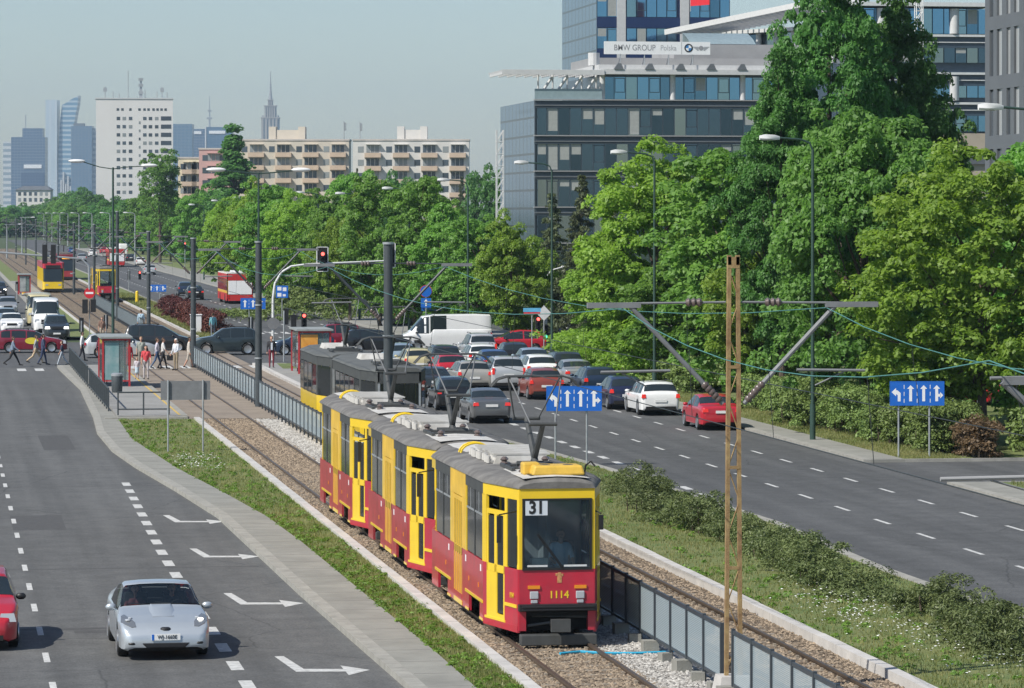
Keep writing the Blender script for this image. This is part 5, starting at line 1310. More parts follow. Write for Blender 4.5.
an.build('antenna', M['galv'], wt)
# ---- far city towers
GC = 'skyscrapers on the far skyline'
def far_block(px0, px1, D, ytop, m, name, label, depth=30, extra=None, cat='skyscraper'):
    p = at(px0, D, ytop); Wd = (px1 - px0) * D / F
    rt = thing(name, label, cat, (p.x, p.y, 0), -A, GC); MB().bb((0, 0, -3), (Wd, depth, p.z)).build('shaft', m, rt)
    if extra: extra(rt, Wd, p.z)
    return rt
gdark = mat_grid('tower_glass_dark', (.16, .20, .25), (.045, .085, .15), 4.2, 3.9, .12, .22); gpale = mat_grid('tower_pale', (.55, .56, .56), (.20, .25, .28), 40, 7.8, .0, .5)
def ex1(rt, Wd, z):
    MB().bb((Wd * .32, 5, z), (Wd * .92, 25, z + 12)).build('crown_storeys', gdark, rt); MB().bb((-Wd * .24, 3, -3), (0, 28, z - 6)).build('side_shaft', gpale, rt)
    MB().bb((Wd * .38, -1, z - 42), (Wd * .9, -.2, z - 37)).build('skyline_letters', M['white'], rt); MB().bb((Wd * .30, -1, 0), (Wd * .98, -.1, z - 48)).build('dark_front', mat_grid('tower_navy', (.07, .11, .18), (.02, .045, .1), 4, 3.9, .1, .15), rt)
    MB().tube((Wd * .4, 10, z + 12), (Wd * .4, 10, z + 30), .7).build('antenna', M['galv'], rt)
far_block(11, 45, 4900, 137, gdark, 'office_tower', 'dark blue glass tower with a pale side, leftmost on the far skyline', extra=ex1)
far_block(71, 92, 5300, 126, mat_grid('tower_steel', (.13, .18, .24), (.06, .12, .19), 5.0, 4.2, .3, .35), 'office_tower', 'steel blue gridded tower right of the sail topped tower', extra=lambda rt, Wd, z: (MB().bb((Wd * .1, 4, z), (Wd * .6, 20, z + 4)).build('crown_storeys', M['grey_wall'], rt), MB().bb((Wd, 6, -3), (Wd + 5, 22, z - 3)).build('side_shaft', gpale, rt)))
p = at(46, 5700); st = thing('sail_tower', 'slender pale blue tower with a curved sail shaped top on the far skyline', 'skyscraper', (p.x, p.y, 0), -A, GC)
u = 5700 / F; zz = lambda y: 9 + (212 - y) * u
sail = MB(); prof = [(58, 205), (58.5, 150), (60, 120), (62, 105), (66, 103), (71, 99.5), (78.5, 95.5), (77.5, 105), (75.5, 115), (73.5, 128), (72, 150), (71, 205)]
pts = [((x - 46) * u, zz(y)) for x, y in prof]; n = len(pts)
sail.add([(x, 0, z) for x, z in pts] + [(x, 34, z) for x, z in pts], [tuple(range(n)), tuple(reversed(range(n, 2 * n)))] + [(i, i + n, (i + 1) % n + n, (i + 1) % n) for i in range(n)])
sail.build('sail_shaft', mat_grid('sail_glass', (.42, .50, .55), (.10, .20, .29), 400, 7.5, .0, .42), st)
sl = MB(); sl.bb((0, -6, -3), (11.5 * u, 30, zz(100))); sl.build('slab_shaft', mat_grid('slab_pale', (.52, .57, .60), (.36, .43, .48), 9, 4, .25, .2), st)
lo = MB()
for i in range(6): lo.bb(((61 + i * 2.3 - 46) * u, -9, -3), ((62.4 + i * 2.3 - 46) * u, -1, zz(172 + [8, 0, 12, 4, 14, 20][i])))
lo.build('terrace_fins', M['off_white'], st)
far_block(173, 192, 4700, 124, mat_grid('tower_teal', (.14, .20, .26), (.07, .13, .20), 5, 4, .2, .25), 'office_tower', 'blue tower just right of the white tower block')
far_block(193, 205, 5050, 129, gdark, 'office_tower', 'narrow dark tower in the group right of the white tower block', extra=lambda rt, Wd, z: MB().bb((Wd * .1, -1, z - 7), (Wd * .7, -.2, z - 3)).build('roof_letters', M['white'], rt))
def ex2(rt, Wd, z):
    a_ = MB(); a_.tube((Wd * .15, 8, z), (Wd * .15, 8, z + 42), 1.3, .4); a_.box((Wd * .15, 8, z + 12), (7, 3, 2.5)); a_.box((Wd * .15, 8, z + 22), (5, 3, 2)); a_.build('antenna', M['galv'], rt)
    MB().bb((Wd * .15, -1, z - 9), (Wd * .75, -.2, z - 5)).build('roof_letters', M['white'], rt); MB().bb((0, -.8, -3), (1.6, -.1, z)).build('edge_strip', M['galv_w'], rt)
far_block(205, 232, 4900, 127, mat_grid('tower_blue2', (.09, .15, .22), (.045, .10, .17), 5, 4, .15, .22), 'office_tower', 'broad blue tower with a tall roof antenna behind the pink block', extra=ex2)
# stepped palace tower with a spire
p = at(270.5, 5880); pk = thing('palace_tower', 'stepped stone palace tower with a long thin spire on the far skyline', 'tower', (p.x, p.y, 0), -A, GC)
u = 5880 / F; zz = lambda y: 9 + (212 - y) * u
def stage(hw, y0, y1, name='shaft', fins=5):
    b = MB(); z0, z1 = zz(y0), zz(y1); b.bb((-hw, -hw, z0), (hw, hw, z1), 0)
    for i in range(fins):
        x = -hw + (i + .5) * 2 * hw / fins
        for s in (-1, 1): b.bb((x - hw * .06, s * hw, z0), (x + hw * .06, s * (hw + .8), z1 - 1), 0); b.bb((x + hw * .09, s * (hw + .05), z0), (x + hw * .2, s * (hw + .2), z1 - 3), 1)
    b.bb((-hw - 1, -hw - 1, z1 - 1.5), (hw + 1, hw + 1, z1), 0); b.build(name, [mat('palace_stone', (.34, .32, .29), .9, var=.1, scale=.05), M['house_win']], pk)
stage(14, 214, 117.5); stage(9.2, 117.5, 105.5); stage(4.0, 105.5, 99.5, fins=3)
for sx_ in (-1, 1):
    for sy_ in (-1, 1): MB().box((sx_ * 12, sy_ * 12, zz(116.4)), (2.4, 2.4, 5), taper=.3).build('corner_turret', M['roofgrey'], pk)
sp = MB(); sp.lathe([(3.4, zz(99.6)), (2.8, zz(97)), (2.2, zz(95)), (2.4, zz(94)), (1.3, zz(90)), (.9, zz(84)), (.5, zz(71))], 'Z', n=10); 
for y in (92, 88, 85): sp.lathe([(.5, zz(y)), (2.0, zz(y) + .6), (2.0, zz(y) + 1.6), (.5, zz(y) + 2)], 'Z', n=10)
sp.build('spire', M['roofgrey'], pk)
# old villa under the towers
p = at(16, 1700, 190); vl = thing('old_house', 'pale old house with a dark hipped roof in front of the far towers', 'house', (p.x, p.y, 0), -A); hz = p.z
MB().bb((0, 0, -2), (16, 10, hz)).build('wall', M['plaster_w'], vl); MB().loft([[Vector(v) for v in ((-.6, -.6, hz), (16.6, -.6, hz), (16.6, 10.6, hz), (-.6, 10.6, hz))], [Vector(v) for v in ((3, 3, hz + 1.9), (14, 3, hz + 1.9), (14, 7, hz + 1.9), (3, 7, hz + 1.9))]]).build('roof', M['grey_wall'], vl)
wm = MB().bb((0, -.08, 0), (1.3, .03, 1.7)).mesh('window', [M['house_win']])
for i in range(6):
    for z in (hz - 2.6, hz - 5.4): obj('window', wm, vl, (1.0 + i * 2.5, 0, z))
for px0, px1, yt, D, lb in [(8, 25, 211, 2150, 'low pale flat roofed building among the far trees at the left edge')]:
    p = at(px0, D, yt); o = MB().bb((0, 0, -1), ((px1 - px0) * D / F, 8, p.z - .4)).bb((-.3, -.3, p.z - .4), ((px1 - px0) * D / F + .3, 8.3, p.z)).build('low_building', M['plaster_w']); o.location = (p.x, p.y, 0); o.rotation_euler[2] = -A; tag(o, lb, 'building')
# long grey wall beyond the junction
p, q = at(440, 285), at(640, 262); d = q - p; gw = thing('grey_wall', 'long dark grey panel wall behind the signals at the right of the junction', 'wall', (p.x, p.y, 0), math.atan2(d.y, d.x))
b = MB(); b.bb((0, -.06, 0), (d.length, .06, 2.3)); b.build('panels', mat('wall_panel', (.075, .085, .085), .8, var=.2, scale=.6), gw)
b = MB()
for i in range(int(d.length / 2.4)): b.bb((i * 2.4 - .08, -.12, 0), (i * 2.4 + .08, .12, 2.45))
b.build('posts', M['mast'], gw)
# ---------------------------------------------------------------- masts and overhead line
GM = 'overhead line masts between the tracks'
def tube_mast(D, ztop, label, lamp=None, thick=.16, arms=True, lattice=False):
    Y = my(D); rt = thing('catenary_mast', label, 'mast', (XF + (.12 if lattice else 0), Y, 0.05), 0, GM)
    if lattice:
        b = MB()
        for s in (-1, 1): 
            b.loft([[Vector((s * (.135 - .055 * z / ztop) + dx, dy, z)) for dx, dy in ((-.035, -.045), (.035, -.045), (.035, .045), (-.035, .045))] for z in (.3, ztop)])
        b.build('uprights', M['rust'], rt); b = MB(); z = .5; s = 1
        while z < ztop - .6:
            b.box((0, 0, z + .32), (.03, .03, .72), rz=0, rx=0) if False else b.tube((-.11 * s, -.03, z), (.11 * s, -.03, z + .62), .013, n=5); z += .62; s = -s
            if int(z / .62) % 3 == 0: b.bb((-.11, -.05, z - .03), (.11, -.02, z + .03))
        b.build('braces', M['rust'], rt)
        MB().bb((-.11, -.045, ztop - .22), (.11, .045, ztop - .03)).build('top_plate', M['rust'], rt)
        MB().box((0, 0, .12), (.75, .75, .5), taper=.75).build('footing', M['beam'], rt)
    else:
        MB().tube((0, 0, 0), (0, 0, ztop), thick, thick * .9, n=16).build('pole', M['mast'], rt, True)
        b = MB(); 
        for z in (ztop, ztop * .62, ztop * .3): b.tube((0, 0, z - .05), (0, 0, z + .02), thick * 1.15, n=14)
        b.build('collars', M['galv'], rt, True)
    if arms:
        a = MB(); zt = 7.28 if D > 50 else 6.98
        for s in (-1, 1):
            a.tube((s * .15, 0, zt), (s * 2.1, 0, zt - .02), .022); a.tube((s * .2, 0, 5.40), (s * 1.95, 0, zt - .06), .045, n=8)
            ins = MB(); ins_pts = [(.05, 0), (.085, .05), (.05, .1), (.085, .15), (.05, .2), (.085, .25), (.05, .3)]
            ins.lathe(ins_pts, 'X', (s * .75 - .15, 0, zt), 10)
            d = Vector((1.75, 0, zt - 5.46)).normalized()
            ins.build('insulator', M['ceramic'], rt, True); ins = MB()
            for k in range(5): c = Vector((s * .2, 0, 5.40)) + Vector((s * d.x, 0, d.z)) * (.12 + k * .09); ins.ball(c, .075, 0, 8, 5)
            ins.build('insulator', M['ceramic'], rt, True)
        a.build('bracket_arms', M['signback'] if lattice else M['mast'], rt)
        for s in (-1, 1): MB().bb((s * (1.75 if D > 50 else 1.0), -.05, zt - .10), (s * (2.75 if D > 50 else 1.95), .05, zt + .0)).build('channel_beam', M['signback'], rt)
        for s in (-1, 1):
            st_ = MB(); st_.tube((s * 1.2, -.02, 6.02 if D > 50 else 5.78), (s * (2.5 if D > 50 else 2.72), -.02, 6.0 if D > 50 else 5.76), .026); st_.tube((s * 2.1, -.02, 5.98 if D > 50 else 5.74), (s * 1.6, .2, 5.72 if D > 50 else 5.6), .013)
            st_.build('steady_arm', M['roofgrey'] if D < 50 else M['signback'], rt)
    if lamp:
        zl, half = lamp
        b = MB(); b.tube((0, 0, ztop), (0, 0, zl), .055, .04, n=10)
        for s in (-1, 1): b.path([(0, 0, zl - .05), (s * half * .5, 0, zl + .02), (s * half, 0, zl + .1)], .03)
        lo = b.build('lamp_stem', M['green_pole'], rt)
        for s in (-1, 1):
            h = MB(); h.ball((s * (half + .35), 0, zl + .13), (.46, .16, .11), 0, 12, 8); h.build('lamp_head', M['lampw'], rt, True)
    return rt
tube_mast(44.0, 8.2, 'nearest mast, standing just off the right edge with only its left arm in the photo', lattice=True)
tube_mast(67.6, 8.15, 'tall rusty lattice mast with two slanting struts at the right of the front tram', lattice=True)
tube_mast(118.7, 7.95, 'dark round mast rising behind the pantographs of the front tram')
tube_mast(167.0, 7.6, 'dark round mast with a double street lamp on top, beside the railing', lamp=(10.75, 1.6))
tube_mast(210.0, 7.45, 'dark round mast at the platform railing left of the off-road car')
LB = ['galvanised mast between the tracks just beyond the junction', 'pale mast between the tracks right of the no-entry sign', 'distant mast in front of the old yellow tram', 'farthest mast beside the low-floor tram']
for (D, zt_), lb in zip(((255, 7.6), (300, 9.0), (345, 7.8), (397, 7.8)), LB): tube_mast(D, zt_, lb, thick=.14)
OWD = ['first', 'second', 'third', 'fourth', 'fifth', 'sixth']
for i, D in enumerate((450, 500, 555, 620, 700, 800)): tube_mast(D, 7.8, f'thin far mast of the tram line, {OWD[i]} beyond the low-floor tram', thick=.13)
# overhead wires
def wire(name, pts, r, m, label, group):
    o = MB().path(pts, r, 5).build(name, m); tag(o, label, 'wire', group); return o
def cat_line(x, z_sup, sag, label, r=.0095):
    ys = sorted([10.0] + MY + [450, 520]); pts = []
    for a, b_ in zip(ys, ys[1:]):
        for k in range(8):
            t = k / 8; pts.append((x + .04 * math.sin(a), a + (b_ - a) * t, z_sup - 4 * sag * t * (1 - t)))
    return wire('overhead_wire', pts, r, M['wire'], label, 'overhead wires above the tram tracks')
cat_line(XT1 + .05, 7.22, .62, 'green carrying wire sagging between the masts above the front tram')
cat_line(XT2 - .05, 7.22, .62, 'green carrying wire sagging between the masts above the far track')
wire('overhead_wire', [(XT1 + .15 * math.sin(y / 25), y, 5.56) for y in range(8, 420, 12)], .009, M['wire_d'], 'dark contact wire above the front tram', 'overhead wires above the tram tracks')
wire('overhead_wire', [(XT2 + .15 * math.sin(y / 25), y, 5.56) for y in range(8, 420, 12)], .009, M['wire_d'], 'dark contact wire above the far track', 'overhead wires above the tram tracks')
for xi, x in enumerate((XT1, XT2)):
    b = MB()
    ys = MY
    for a, c_ in zip(ys[:6], ys[1:7]):
        for k in (.25, .5, .75):
            y = a + (c_ - a) * k; b.tube((x + (.05 if xi == 0 else -.05), y, 7.22 - .62 * 4 * k * (1 - k)), (x + .15 * math.sin(y / 25), y, 5.57), .006, n=4)
    o = b.build('dropper_wires', M['wire_d']); tag(o, ['thin vertical dropper wires hanging above the near track', 'thin vertical dropper wires hanging above the far track'][xi], 'wire', 'overhead wires above the tram tracks')
# ---------------------------------------------------------------- street lamps
GL = 'street lamps along the right pavement'
def lamp(x, Y, z, reach, label, m='green_pole', group=GL, head=.84, r=.075):
    rt = thing('street_lamp', label, 'street lamp', (x, Y, .1), 0, group)
    b = MB(); b.tube((0, 0, 0), (0, 0, 1.4), r * 1.5, n=12); b.tube((0, 0, 1.4), (0, 0, z - .4), r, r * .7, n=12); b.build('pole', M[m], rt, True)
    MB().path([(0, 0, z - .45), (-.12, 0, z - .15), (-.45, 0, z - .02), (-reach + head * .4, 0, z + .05)], r * .55, 8).build('arm', M[m], rt, True)
    h = MB(); h.loft([[Vector((x_, y_ * w_ * .85, z_)) for y_, z_ in ((-1, z + .05 - zd * .3), (-.8, z + .05 + zd), (.8, z + .05 + zd), (1, z + .05 - zd * .3), (.6, z - .02 - zd * .2), (-.6, z - .02 - zd * .2))] for x_, w_, zd in ((-reach + head * .45, .06, .05), (-reach + head * .2, .15, .11), (-reach - head * .25, .17, .13), (-reach - head * .5, .10, .08))])
    h.build('lamp_head', M['lampw'], rt, True); MB().ball((-reach - head * .05, 0, z - .0), (head * .3, .12, .07), 0, 10, 6).build('lamp_glass', M['lens'], rt, True)
    return rt
t_ = 33.9
for D, z, lb in [(113.4, 12.1, 'street lamp at the right edge with only its white head and arm in the photo'), (142.7, 11.75, 'green street lamp in front of the tall dark tree'), (174.3, 11.7, 'green street lamp in front of the bright lime tree'), (203.5, 11.6, 'green street lamp by the dark office block, nearest the signals')]:
    lamp(t_ if D < 140 else t_ - .2, my(D, t_), z, 1.7, lb)
ordn = ['first', 'second', 'third', 'fourth', 'fifth', 'sixth', 'seventh', 'eighth']
for i, (px, py, D) in enumerate([(418, 180.6, 240), (371, 189, 270), (331, 194, 302), (290, 193, 335), (264, 197, 372), (246, 198, 408), (229, 201, 440), (210, 205, 480)]):
    z = 9 + (212 - py) * D / F; lamp(t_ + .4, my(D, t_), z - .1, 1.6, f'distant street lamp over the trees, {ordn[i]} from the right in the far row')
GL2 = 'grey street lamps with curved arms far down the road'
for i, (px, D) in enumerate([(135, 632), (110, 725), (92, 811), (79, 887), (68, 963), (60, 1028), (52, 1101), (44, 1186)]):
    p = at(px, D); lamp(p.x, p.y, 9.0 + (212 - 213.5) * D / F, 1.6, f'grey lamp with a curved arm far down the road, {ordn[i]} from the right', 'galv', GL2, .9, .13)
for px, D, yt, lb in [(7, 700, 225, 'grey lamp with a curved arm at the left edge, shorter one'), (22, 760, 218, 'grey lamp with a curved arm at the left edge, taller one')]:
    p = at(px, D); lamp(p.x, p.y, 9 + (212 - yt) * D / F, -2.2, lb, 'galv', GL2, -.9, .12)
p = tp(10.45, 113); dl = thing('street_lamp', 'tall dark lamp post with two arms behind the near platform shelter', 'street lamp', (p.x, p.y, .1))
zl = 9 + (212 - 169) * dep(p.x, p.y) / F
MB().tube((0, 0, 0), (0, 0, zl), .10, .06, n=12).build('pole', M['green_pole'], dl, True)
for s in (-1, 1):
    MB().path([(0, 0, zl - .1), (s * .8, 0, zl + .02), (s * 1.8, 0, zl + (.33 if s < 0 else .08))], .03).build('arm', M['green_pole'], dl)
    MB().ball((s * 2.2, 0, zl + (.38 if s < 0 else .12)), (.52, .16, .12), 0, 12, 8).build('lamp_head', M['lampw'], dl, True)
p = gp(546, 348); pl = thing('street_lamp', 'pale short street lamp curving to the right beside the diamond sign', 'street lamp', (p.x, p.y, 0))
zt = 9 + (212 - 268) * dep(p.x, p.y) / F
MB().path([(0, 0, 0), (0, 0, 3), (.05, 0, zt - .6), (.35, 0, zt - .15), (1.2, 0, zt + .08)], [.09, .08, .06, .05, .045], 8).build('pole', M['galv_w'], pl, True)
MB().ball((1.35, 0, zt + .1), (.35, .12, .07)).build('lamp_head', M['galv_w'], pl, True)
# ---------------------------------------------------------------- signs
def arrow_shapes(b, kinds, w_, h_, y):
    n = len(kinds); cw = w_ / n; z0, z1 = -h_ * .34, h_ * .36
    def q(pts): b.add([(x, y, z) for x, z in pts], [tuple(range(len(pts)))])
    for i, k in enumerate(kinds):
        cx = -w_ / 2 + (i + .5) * cw; a = cw * .11; hd = cw * .27
        if k == 'L':
            q([(cx + .12 * cw - a, z0), (cx + .12 * cw + a, z0), (cx + .12 * cw + a, 0.02), (cx + .12 * cw - a, -.06)])
            q([(cx + .12 * cw + a, .02), (cx - .02 * cw, h_ * .14), (cx - .12 * cw, h_ * .14), (cx - .12 * cw, -h_ * .02), (cx + .12 * cw - a, -.06)])
            q([(cx - .12 * cw, h_ * .24), (cx - .46 * cw, h_ * .06), (cx - .12 * cw, -h_ * .12)])
        else:
            q([(cx - a, z0), (cx + a, z0), (cx + a, z1 - hd), (cx - a, z1 - hd)]); q([(cx - hd, z1 - hd * 1.05), (cx + hd, z1 - hd * 1.05), (cx, z1)])
            if k == 'R': q([(cx + a, -h_ * .14), (cx + a, -h_ * .02), (cx + .3 * cw, -h_ * .02), (cx + .3 * cw, -h_ * .14)][::-1]); q([(cx + .26 * cw, h_ * .06), (cx + .26 * cw, -h_ * .22), (cx + .5 * cw, -h_ * .08)])
        if i:
            x = -w_ / 2 + i * cw
            for j in range(3): z = -h_ * .4 + j * h_ * .3; q([(x - .012, z), (x + .012, z), (x + .012, z + h_ * .17), (x - .012, z + h_ * .17)])
def lane_sign(p, w_, h_, zc, kinds, label, legs=(-.65, .45), group='blue lane arrow signs'):
    rt = thing('lane_sign', label, 'road sign', (p.x, p.y, 0.05), -A * .6, group)
    bd = MB(); bd.bb((-w_ / 2, -.03, zc - h_ / 2), (w_ / 2, .0, zc + h_ / 2)); o = bd.build('board', M['blue_sign'], rt)
    ed = MB(); e = .022
    for a_, b_ in (((-w_ / 2 - e, -.034, zc - h_ / 2 - e), (w_ / 2 + e, .004, zc - h_ / 2)), ((-w_ / 2 - e, -.034, zc + h_ / 2), (w_ / 2 + e, .004, zc + h_ / 2 + e)), ((-w_ / 2 - e, -.034, zc - h_ / 2), (-w_ / 2, .004, zc + h_ / 2)), ((w_ / 2, -.034, zc - h_ / 2), (w_ / 2 + e, .004, zc + h_ / 2))): ed.bb(a_, b_)
    ed.build('edge', M['blue_sign'], o)
    ar = MB(); arrow_shapes(ar, kinds, w_ * .98, h_, -.0335); a = ar.build('arrows', M['white'], o); a.location.z = zc
    for x in legs: MB().tube((x * w_ / 1.9, .05, 0), (x * w_ / 1.9, .05, zc + h_ / 2), .035, n=10).build('post', M['galv'], rt, True)
    return rt
p = at(574, 129); lane_sign(p, 1.92, .84, 2.36, 'LSSR', 'blue lane arrow sign on two posts in the grass right behind the front tram')
p = at(917, 132.6); lane_sign(p, 1.95, .84, 2.36, 'LSSR', 'blue lane arrow sign standing before the hedge at the right')
p = at(253, 283); lane_sign(p, 1.9, .82, 1.85, 'SSS', 'small blue lane sign beyond the junction, in front of the bus', (-.3,))
p = at(157, 345); lane_sign(p, 1.7, .62, 1.75, 'SSR', 'tiny blue lane sign far up the right road', (.3,))
p = at(311, 330); lane_sign(p, 1.6, .55, 2.3, 'LSR', 'blue lane sign among the trees beyond the junction, right of a square blue sign', (0,))
p = at(434, 262); lane_sign(p, 1.75, .62, 2.2, 'SSS', 'blue lane sign behind the white van roof', (-.8,))
def plate_sign(p, parts, label, h_top, group=None, cat='road sign', pole='galv', name='road_sign'):
    rt = thing(name, label, cat, (p.x, p.y, 0.05), -A * .6, group)
    MB().tube((0, .05, 0), (0, .05, h_top), .035, n=8).build('post', M[pole], rt, True)
    for nm, mb, m in parts: mb.build(nm, m, rt)
    return rt
def disc(r, z, y=0, n=28): return MB().tube((0, y, z), (0, y + .02, z), r, n=n)
p = gp(89.5, 339); D_ = dep(p.x, p.y); zc = 9 + (212 - 293) * D_ / F
ns = plate_sign(p, [('disc', disc(.38, zc - .05), M['red_sign']), ('bar', MB().bb((-.27, -.012, zc - .12), (.27, -.001, zc + .02)), M['white'])], 'red no-entry sign on the post at the tip of the near platform', zc + .3)
sgn = at(86, D_)
tl = MB(); tl.bb((-.5, -.2, zc - 1.5), (-.12, .1, zc - .5)); tl.bb((.08, -.2, zc - 1.4), (.45, .1, zc - .5)); tl.build('signal_back', M['black'], ns)
am = MB(); D2 = D_; za = 9 + (212 - 258) * D2 / F; am.path([(0, .05, zc + .2), (-.05, .05, za - .6), (-.6, .05, za - .1), (-7.6, .05, za + .45)], [.09, .085, .08, .07], 8); am.build('arm', M['galv'], ns, True)
sg = MB(); 
for x in (-2.55, -3.15): sg.bb((x - .17, -.1, za - .45), (x + .17, .2, za + .9))
sg.build('hanging_signals', M['black'], ns)
p = at(282, 300); plate_sign(p, [('board', MB().bb((-.5, -.03, 1.9), (.5, 0, 2.9)), M['blue_sign']), ('symbols', MB().bb((-.38, -.036, 2.5), (-.05, -.031, 2.8)).bb((.06, -.036, 2.45), (.36, -.031, 2.75)).bb((-.38, -.036, 2.0), (-.05, -.031, 2.3)).bb((.06, -.036, 2.02), (.3, -.031, 2.2)), M['white'])], 'square blue sign with white symbols by the grassy mound', 2.9)
p = at(426, 258); z1 = 9 + (212 - 292) * 258 / F
plate_sign(p, [('disc', disc(.40, z1), M['blue_sign']), ('ring', MB().tube((0, .021, z1), (0, .024, z1), .44, n=28), M['red_sign']), ('arrow_board', MB().bb((-.36, -.01, z1 - 1.15), (.36, .02, z1 - .48)), M['blue_sign']), ('arrow', MB().bb((-.05, -.02, z1 - 1.05), (.05, -.011, z1 - .7)).add([(-.15, -.015, z1 - .75), (.15, -.015, z1 - .75), (0, -.015, z1 - .55)], [(0, 1, 2)]), M['white'])], 'round blue and red sign above a square arrow sign by the white van', z1 + .4)
p = gp(544, 355); Dd = dep(p.x, p.y); z1 = 9 + (212 - 314) * Dd / F
dm = MB(); dm.add([(0, 0, z1 - .48), (.48, 0, z1), (0, 0, z1 + .48), (-.48, 0, z1)] + [(0, .02, z1 - .48), (.48, .02, z1), (0, .02, z1 + .48), (-.48, .02, z1)], [(0, 1, 2, 3), (7, 6, 5, 4), (0, 4, 5, 1), (1, 5, 6, 2), (2, 6, 7, 3), (3, 7, 4, 0)])
plate_sign(p, [('diamond', dm, M['galv_w'])], 'grey diamond sign seen from behind on a pale post', z1 + .5)
p = gp(568, 346); Dd = dep(p.x, p.y); z1 = 9 + (212 - 320.5) * Dd / F
plate_sign(p, [('disc', disc(.42, z1), M['galv_w']), ('cross', MB().bb((-.05, -.015, z1 - .36), (.05, -.003, z1 + .3)).bb((-.3, -.014, z1 + .0), (.05, -.004, z1 + .09)), M['signback'])], 'round white sign with a dark sign arm beside the bushes', z1)
p = gp(532, 356); Dd = dep(p.x, p.y); z1 = 9 + (212 - 312) * Dd / F
plate_sign(p, [('board', MB().bb((-.55, -.01, z1 - .05), (.55, .02, z1 + .20)), mat('board_sky', (.12, .42, .65), .5)), ('lower_strip', MB().bb((-.52, -.012, z1 - .2), (.52, .018, z1 - .06)), M['red_sign'])], 'small blue street name sign with a red lower strip', z1 + .2)
# grey sign board seen from behind on two legs
p = gp(168, 454); q = gp(202.5, 450); bk = thing('sign_board', 'grey sign board seen from behind on two legs in the near grass', 'road sign', (p.x, p.y, .07))
D_ = dep(p.x, p.y); w_ = (202.5 - 168) * D_ / F / CA
MB().bb((-.27, -.02, 9 - (400 - 212) * D_ / F - .07), (w_ + .27, .02, 9 - (381 - 212) * D_ / F - .07)).build('board', M['signback'], bk)
for x in (0, w_): MB().tube((x, -.06, 0), (x, -.06, 9 - (382 - 212) * D_ / F), .035, n=10).build('post', M['galv'], bk, True)
# ---------------------------------------------------------------- signals
def signal(parent, loc, lit='red', back=True, sc=1.0, face=-1):
    b = MB(); b.bb((-.16 * sc, -.12, -.5 * sc), (.16 * sc, .12, .5 * sc)); o = b.build('signal_head', M['black'], parent); o.location = loc
    for i, z in enumerate((.32, 0, -.32)):
        on = (lit == 'red' and i == 0) or (lit == 'green' and i == 2)
        MB().tube((0, face * .125, z * sc), (0, face * .14, z * sc), .105 * sc, n=16).build('lamp', (M['red_on'] if i == 0 else M['green_on']) if on else M['under'], o)
        h = MB(); h.loft([[Vector((.125 * sc * math.cos(t), y, z * sc + .125 * sc * math.sin(t))) for t in np.linspace(-.3, math.pi + .3, 12)] for y in (face * .12, face * .28)], close=False); h.build('hood', M['black'], o)
    if back:
        f = MB(); f.bb((-.33, .125, -.72), (.33, .135, .72)); f.bb((-.35, .127, -.74), (-.33, .14, .74)); f.build('backboard', M['under'], o)
        e = MB(); 
        for a_, b_ in (((-.36, .11, -.75), (-.31, .15, .75)), ((.31, .11, -.75), (.36, .15, .75)), ((-.36, .11, .71), (.36, .15, .75)), ((-.36, .11, -.75), (.36, .15, -.71))): e.bb(a_, b_)
        e.build('border', M['white'], o)
    return o
p = gp(273, 362); Ds = dep(p.x, p.y); zz2 = lambda y: 9 + (212 - y) * Ds / F
gt = thing('signal_gantry', 'pale curved signal post reaching over the right road with a lit red light', 'traffic light', (p.x, p.y, .1))
pxm = Ds / F / CA
MB().path([(0, 0, 0), (0, 0, zz2(300)), (.12, 0, zz2(285)), (.5, 0, zz2(274)), (1.1, 0, zz2(268)), (2.0, 0, zz2(266)), (7.0, 0, zz2(262.5))], [.10, .08, .075, .07, .065, .06, .045], 10).build('post', M['galv_w'], gt, True)
signal(gt, ((322 - 273) * pxm, -.12, zz2(261)), 'red'); signal(gt, ((389 - 273) * pxm, -.12, zz2(257)), 'red')
MB().tube((0, -.1, zz2(325)), (0, -.12, zz2(325)), .36, n=20).build('round_sign', M['signback'], gt)
def post_signal(px, py, ytop, heads, label, pole='galv'):
    p = gp(px, py); D = dep(p.x, p.y); rt = thing('traffic_light', label, 'traffic light', (p.x, p.y, .08)); zt = 9 + (212 - ytop) * D / F
    MB().tube((0, 0, 0), (0, 0, zt), .055, n=10).build('post', M[pole], rt, True)
    for dx, yy, lit, face in heads: signal(rt, (dx, -.1 * (1 if face < 0 else -1), 9 + (212 - yy) * D / F), lit, False, .95, face)
    return rt
post_signal(284, 363, 312, [(.12, 318, None, 1)], 'signal on a thin pale post behind the standing man')
post_signal(303, 363, 314, [(0.05, 322, 'red', -1), (-.55, 324, None, 1)], 'red signal above the glass shelter roof')
post_signal(307, 364, 316, [(-4.2, 322, None, 1)], 'dark signal back between the mast and the shelter') if False else None
post_signal(537, 352, 318, [(.05, 325, 'red', -1), (.55, 333, 'green', -1)], 'red and green signals at the right corner of the junction', 'mast')
post_signal(251, 352, 318, [(0, 326, None, 1)], 'dark signal back behind the lamp mast by the off-road car')
post_signal(185, 272, 240, [(0, 246, 'red', -1)], 'tiny red signal far up the right road left of the bus')
post_signal(81.5, 345, 322, [(0, 326, None, 1)], 'small signal back at the tip of the near platform')
post_signal(106, 342, 316, [(0, 323, None, 1)], 'small signal back beside the tall lamp post at the crossing')
post_signal(17, 300, 285, [(0, 287, 'red', 1)], 'signal at the far platform with a reddish lamp')
post_signal(129, 292, 270, [(0, 276, None, 1), (1.2, 276, 'red', -1)], 'pair of signals beyond the junction beside the yellow bollard')
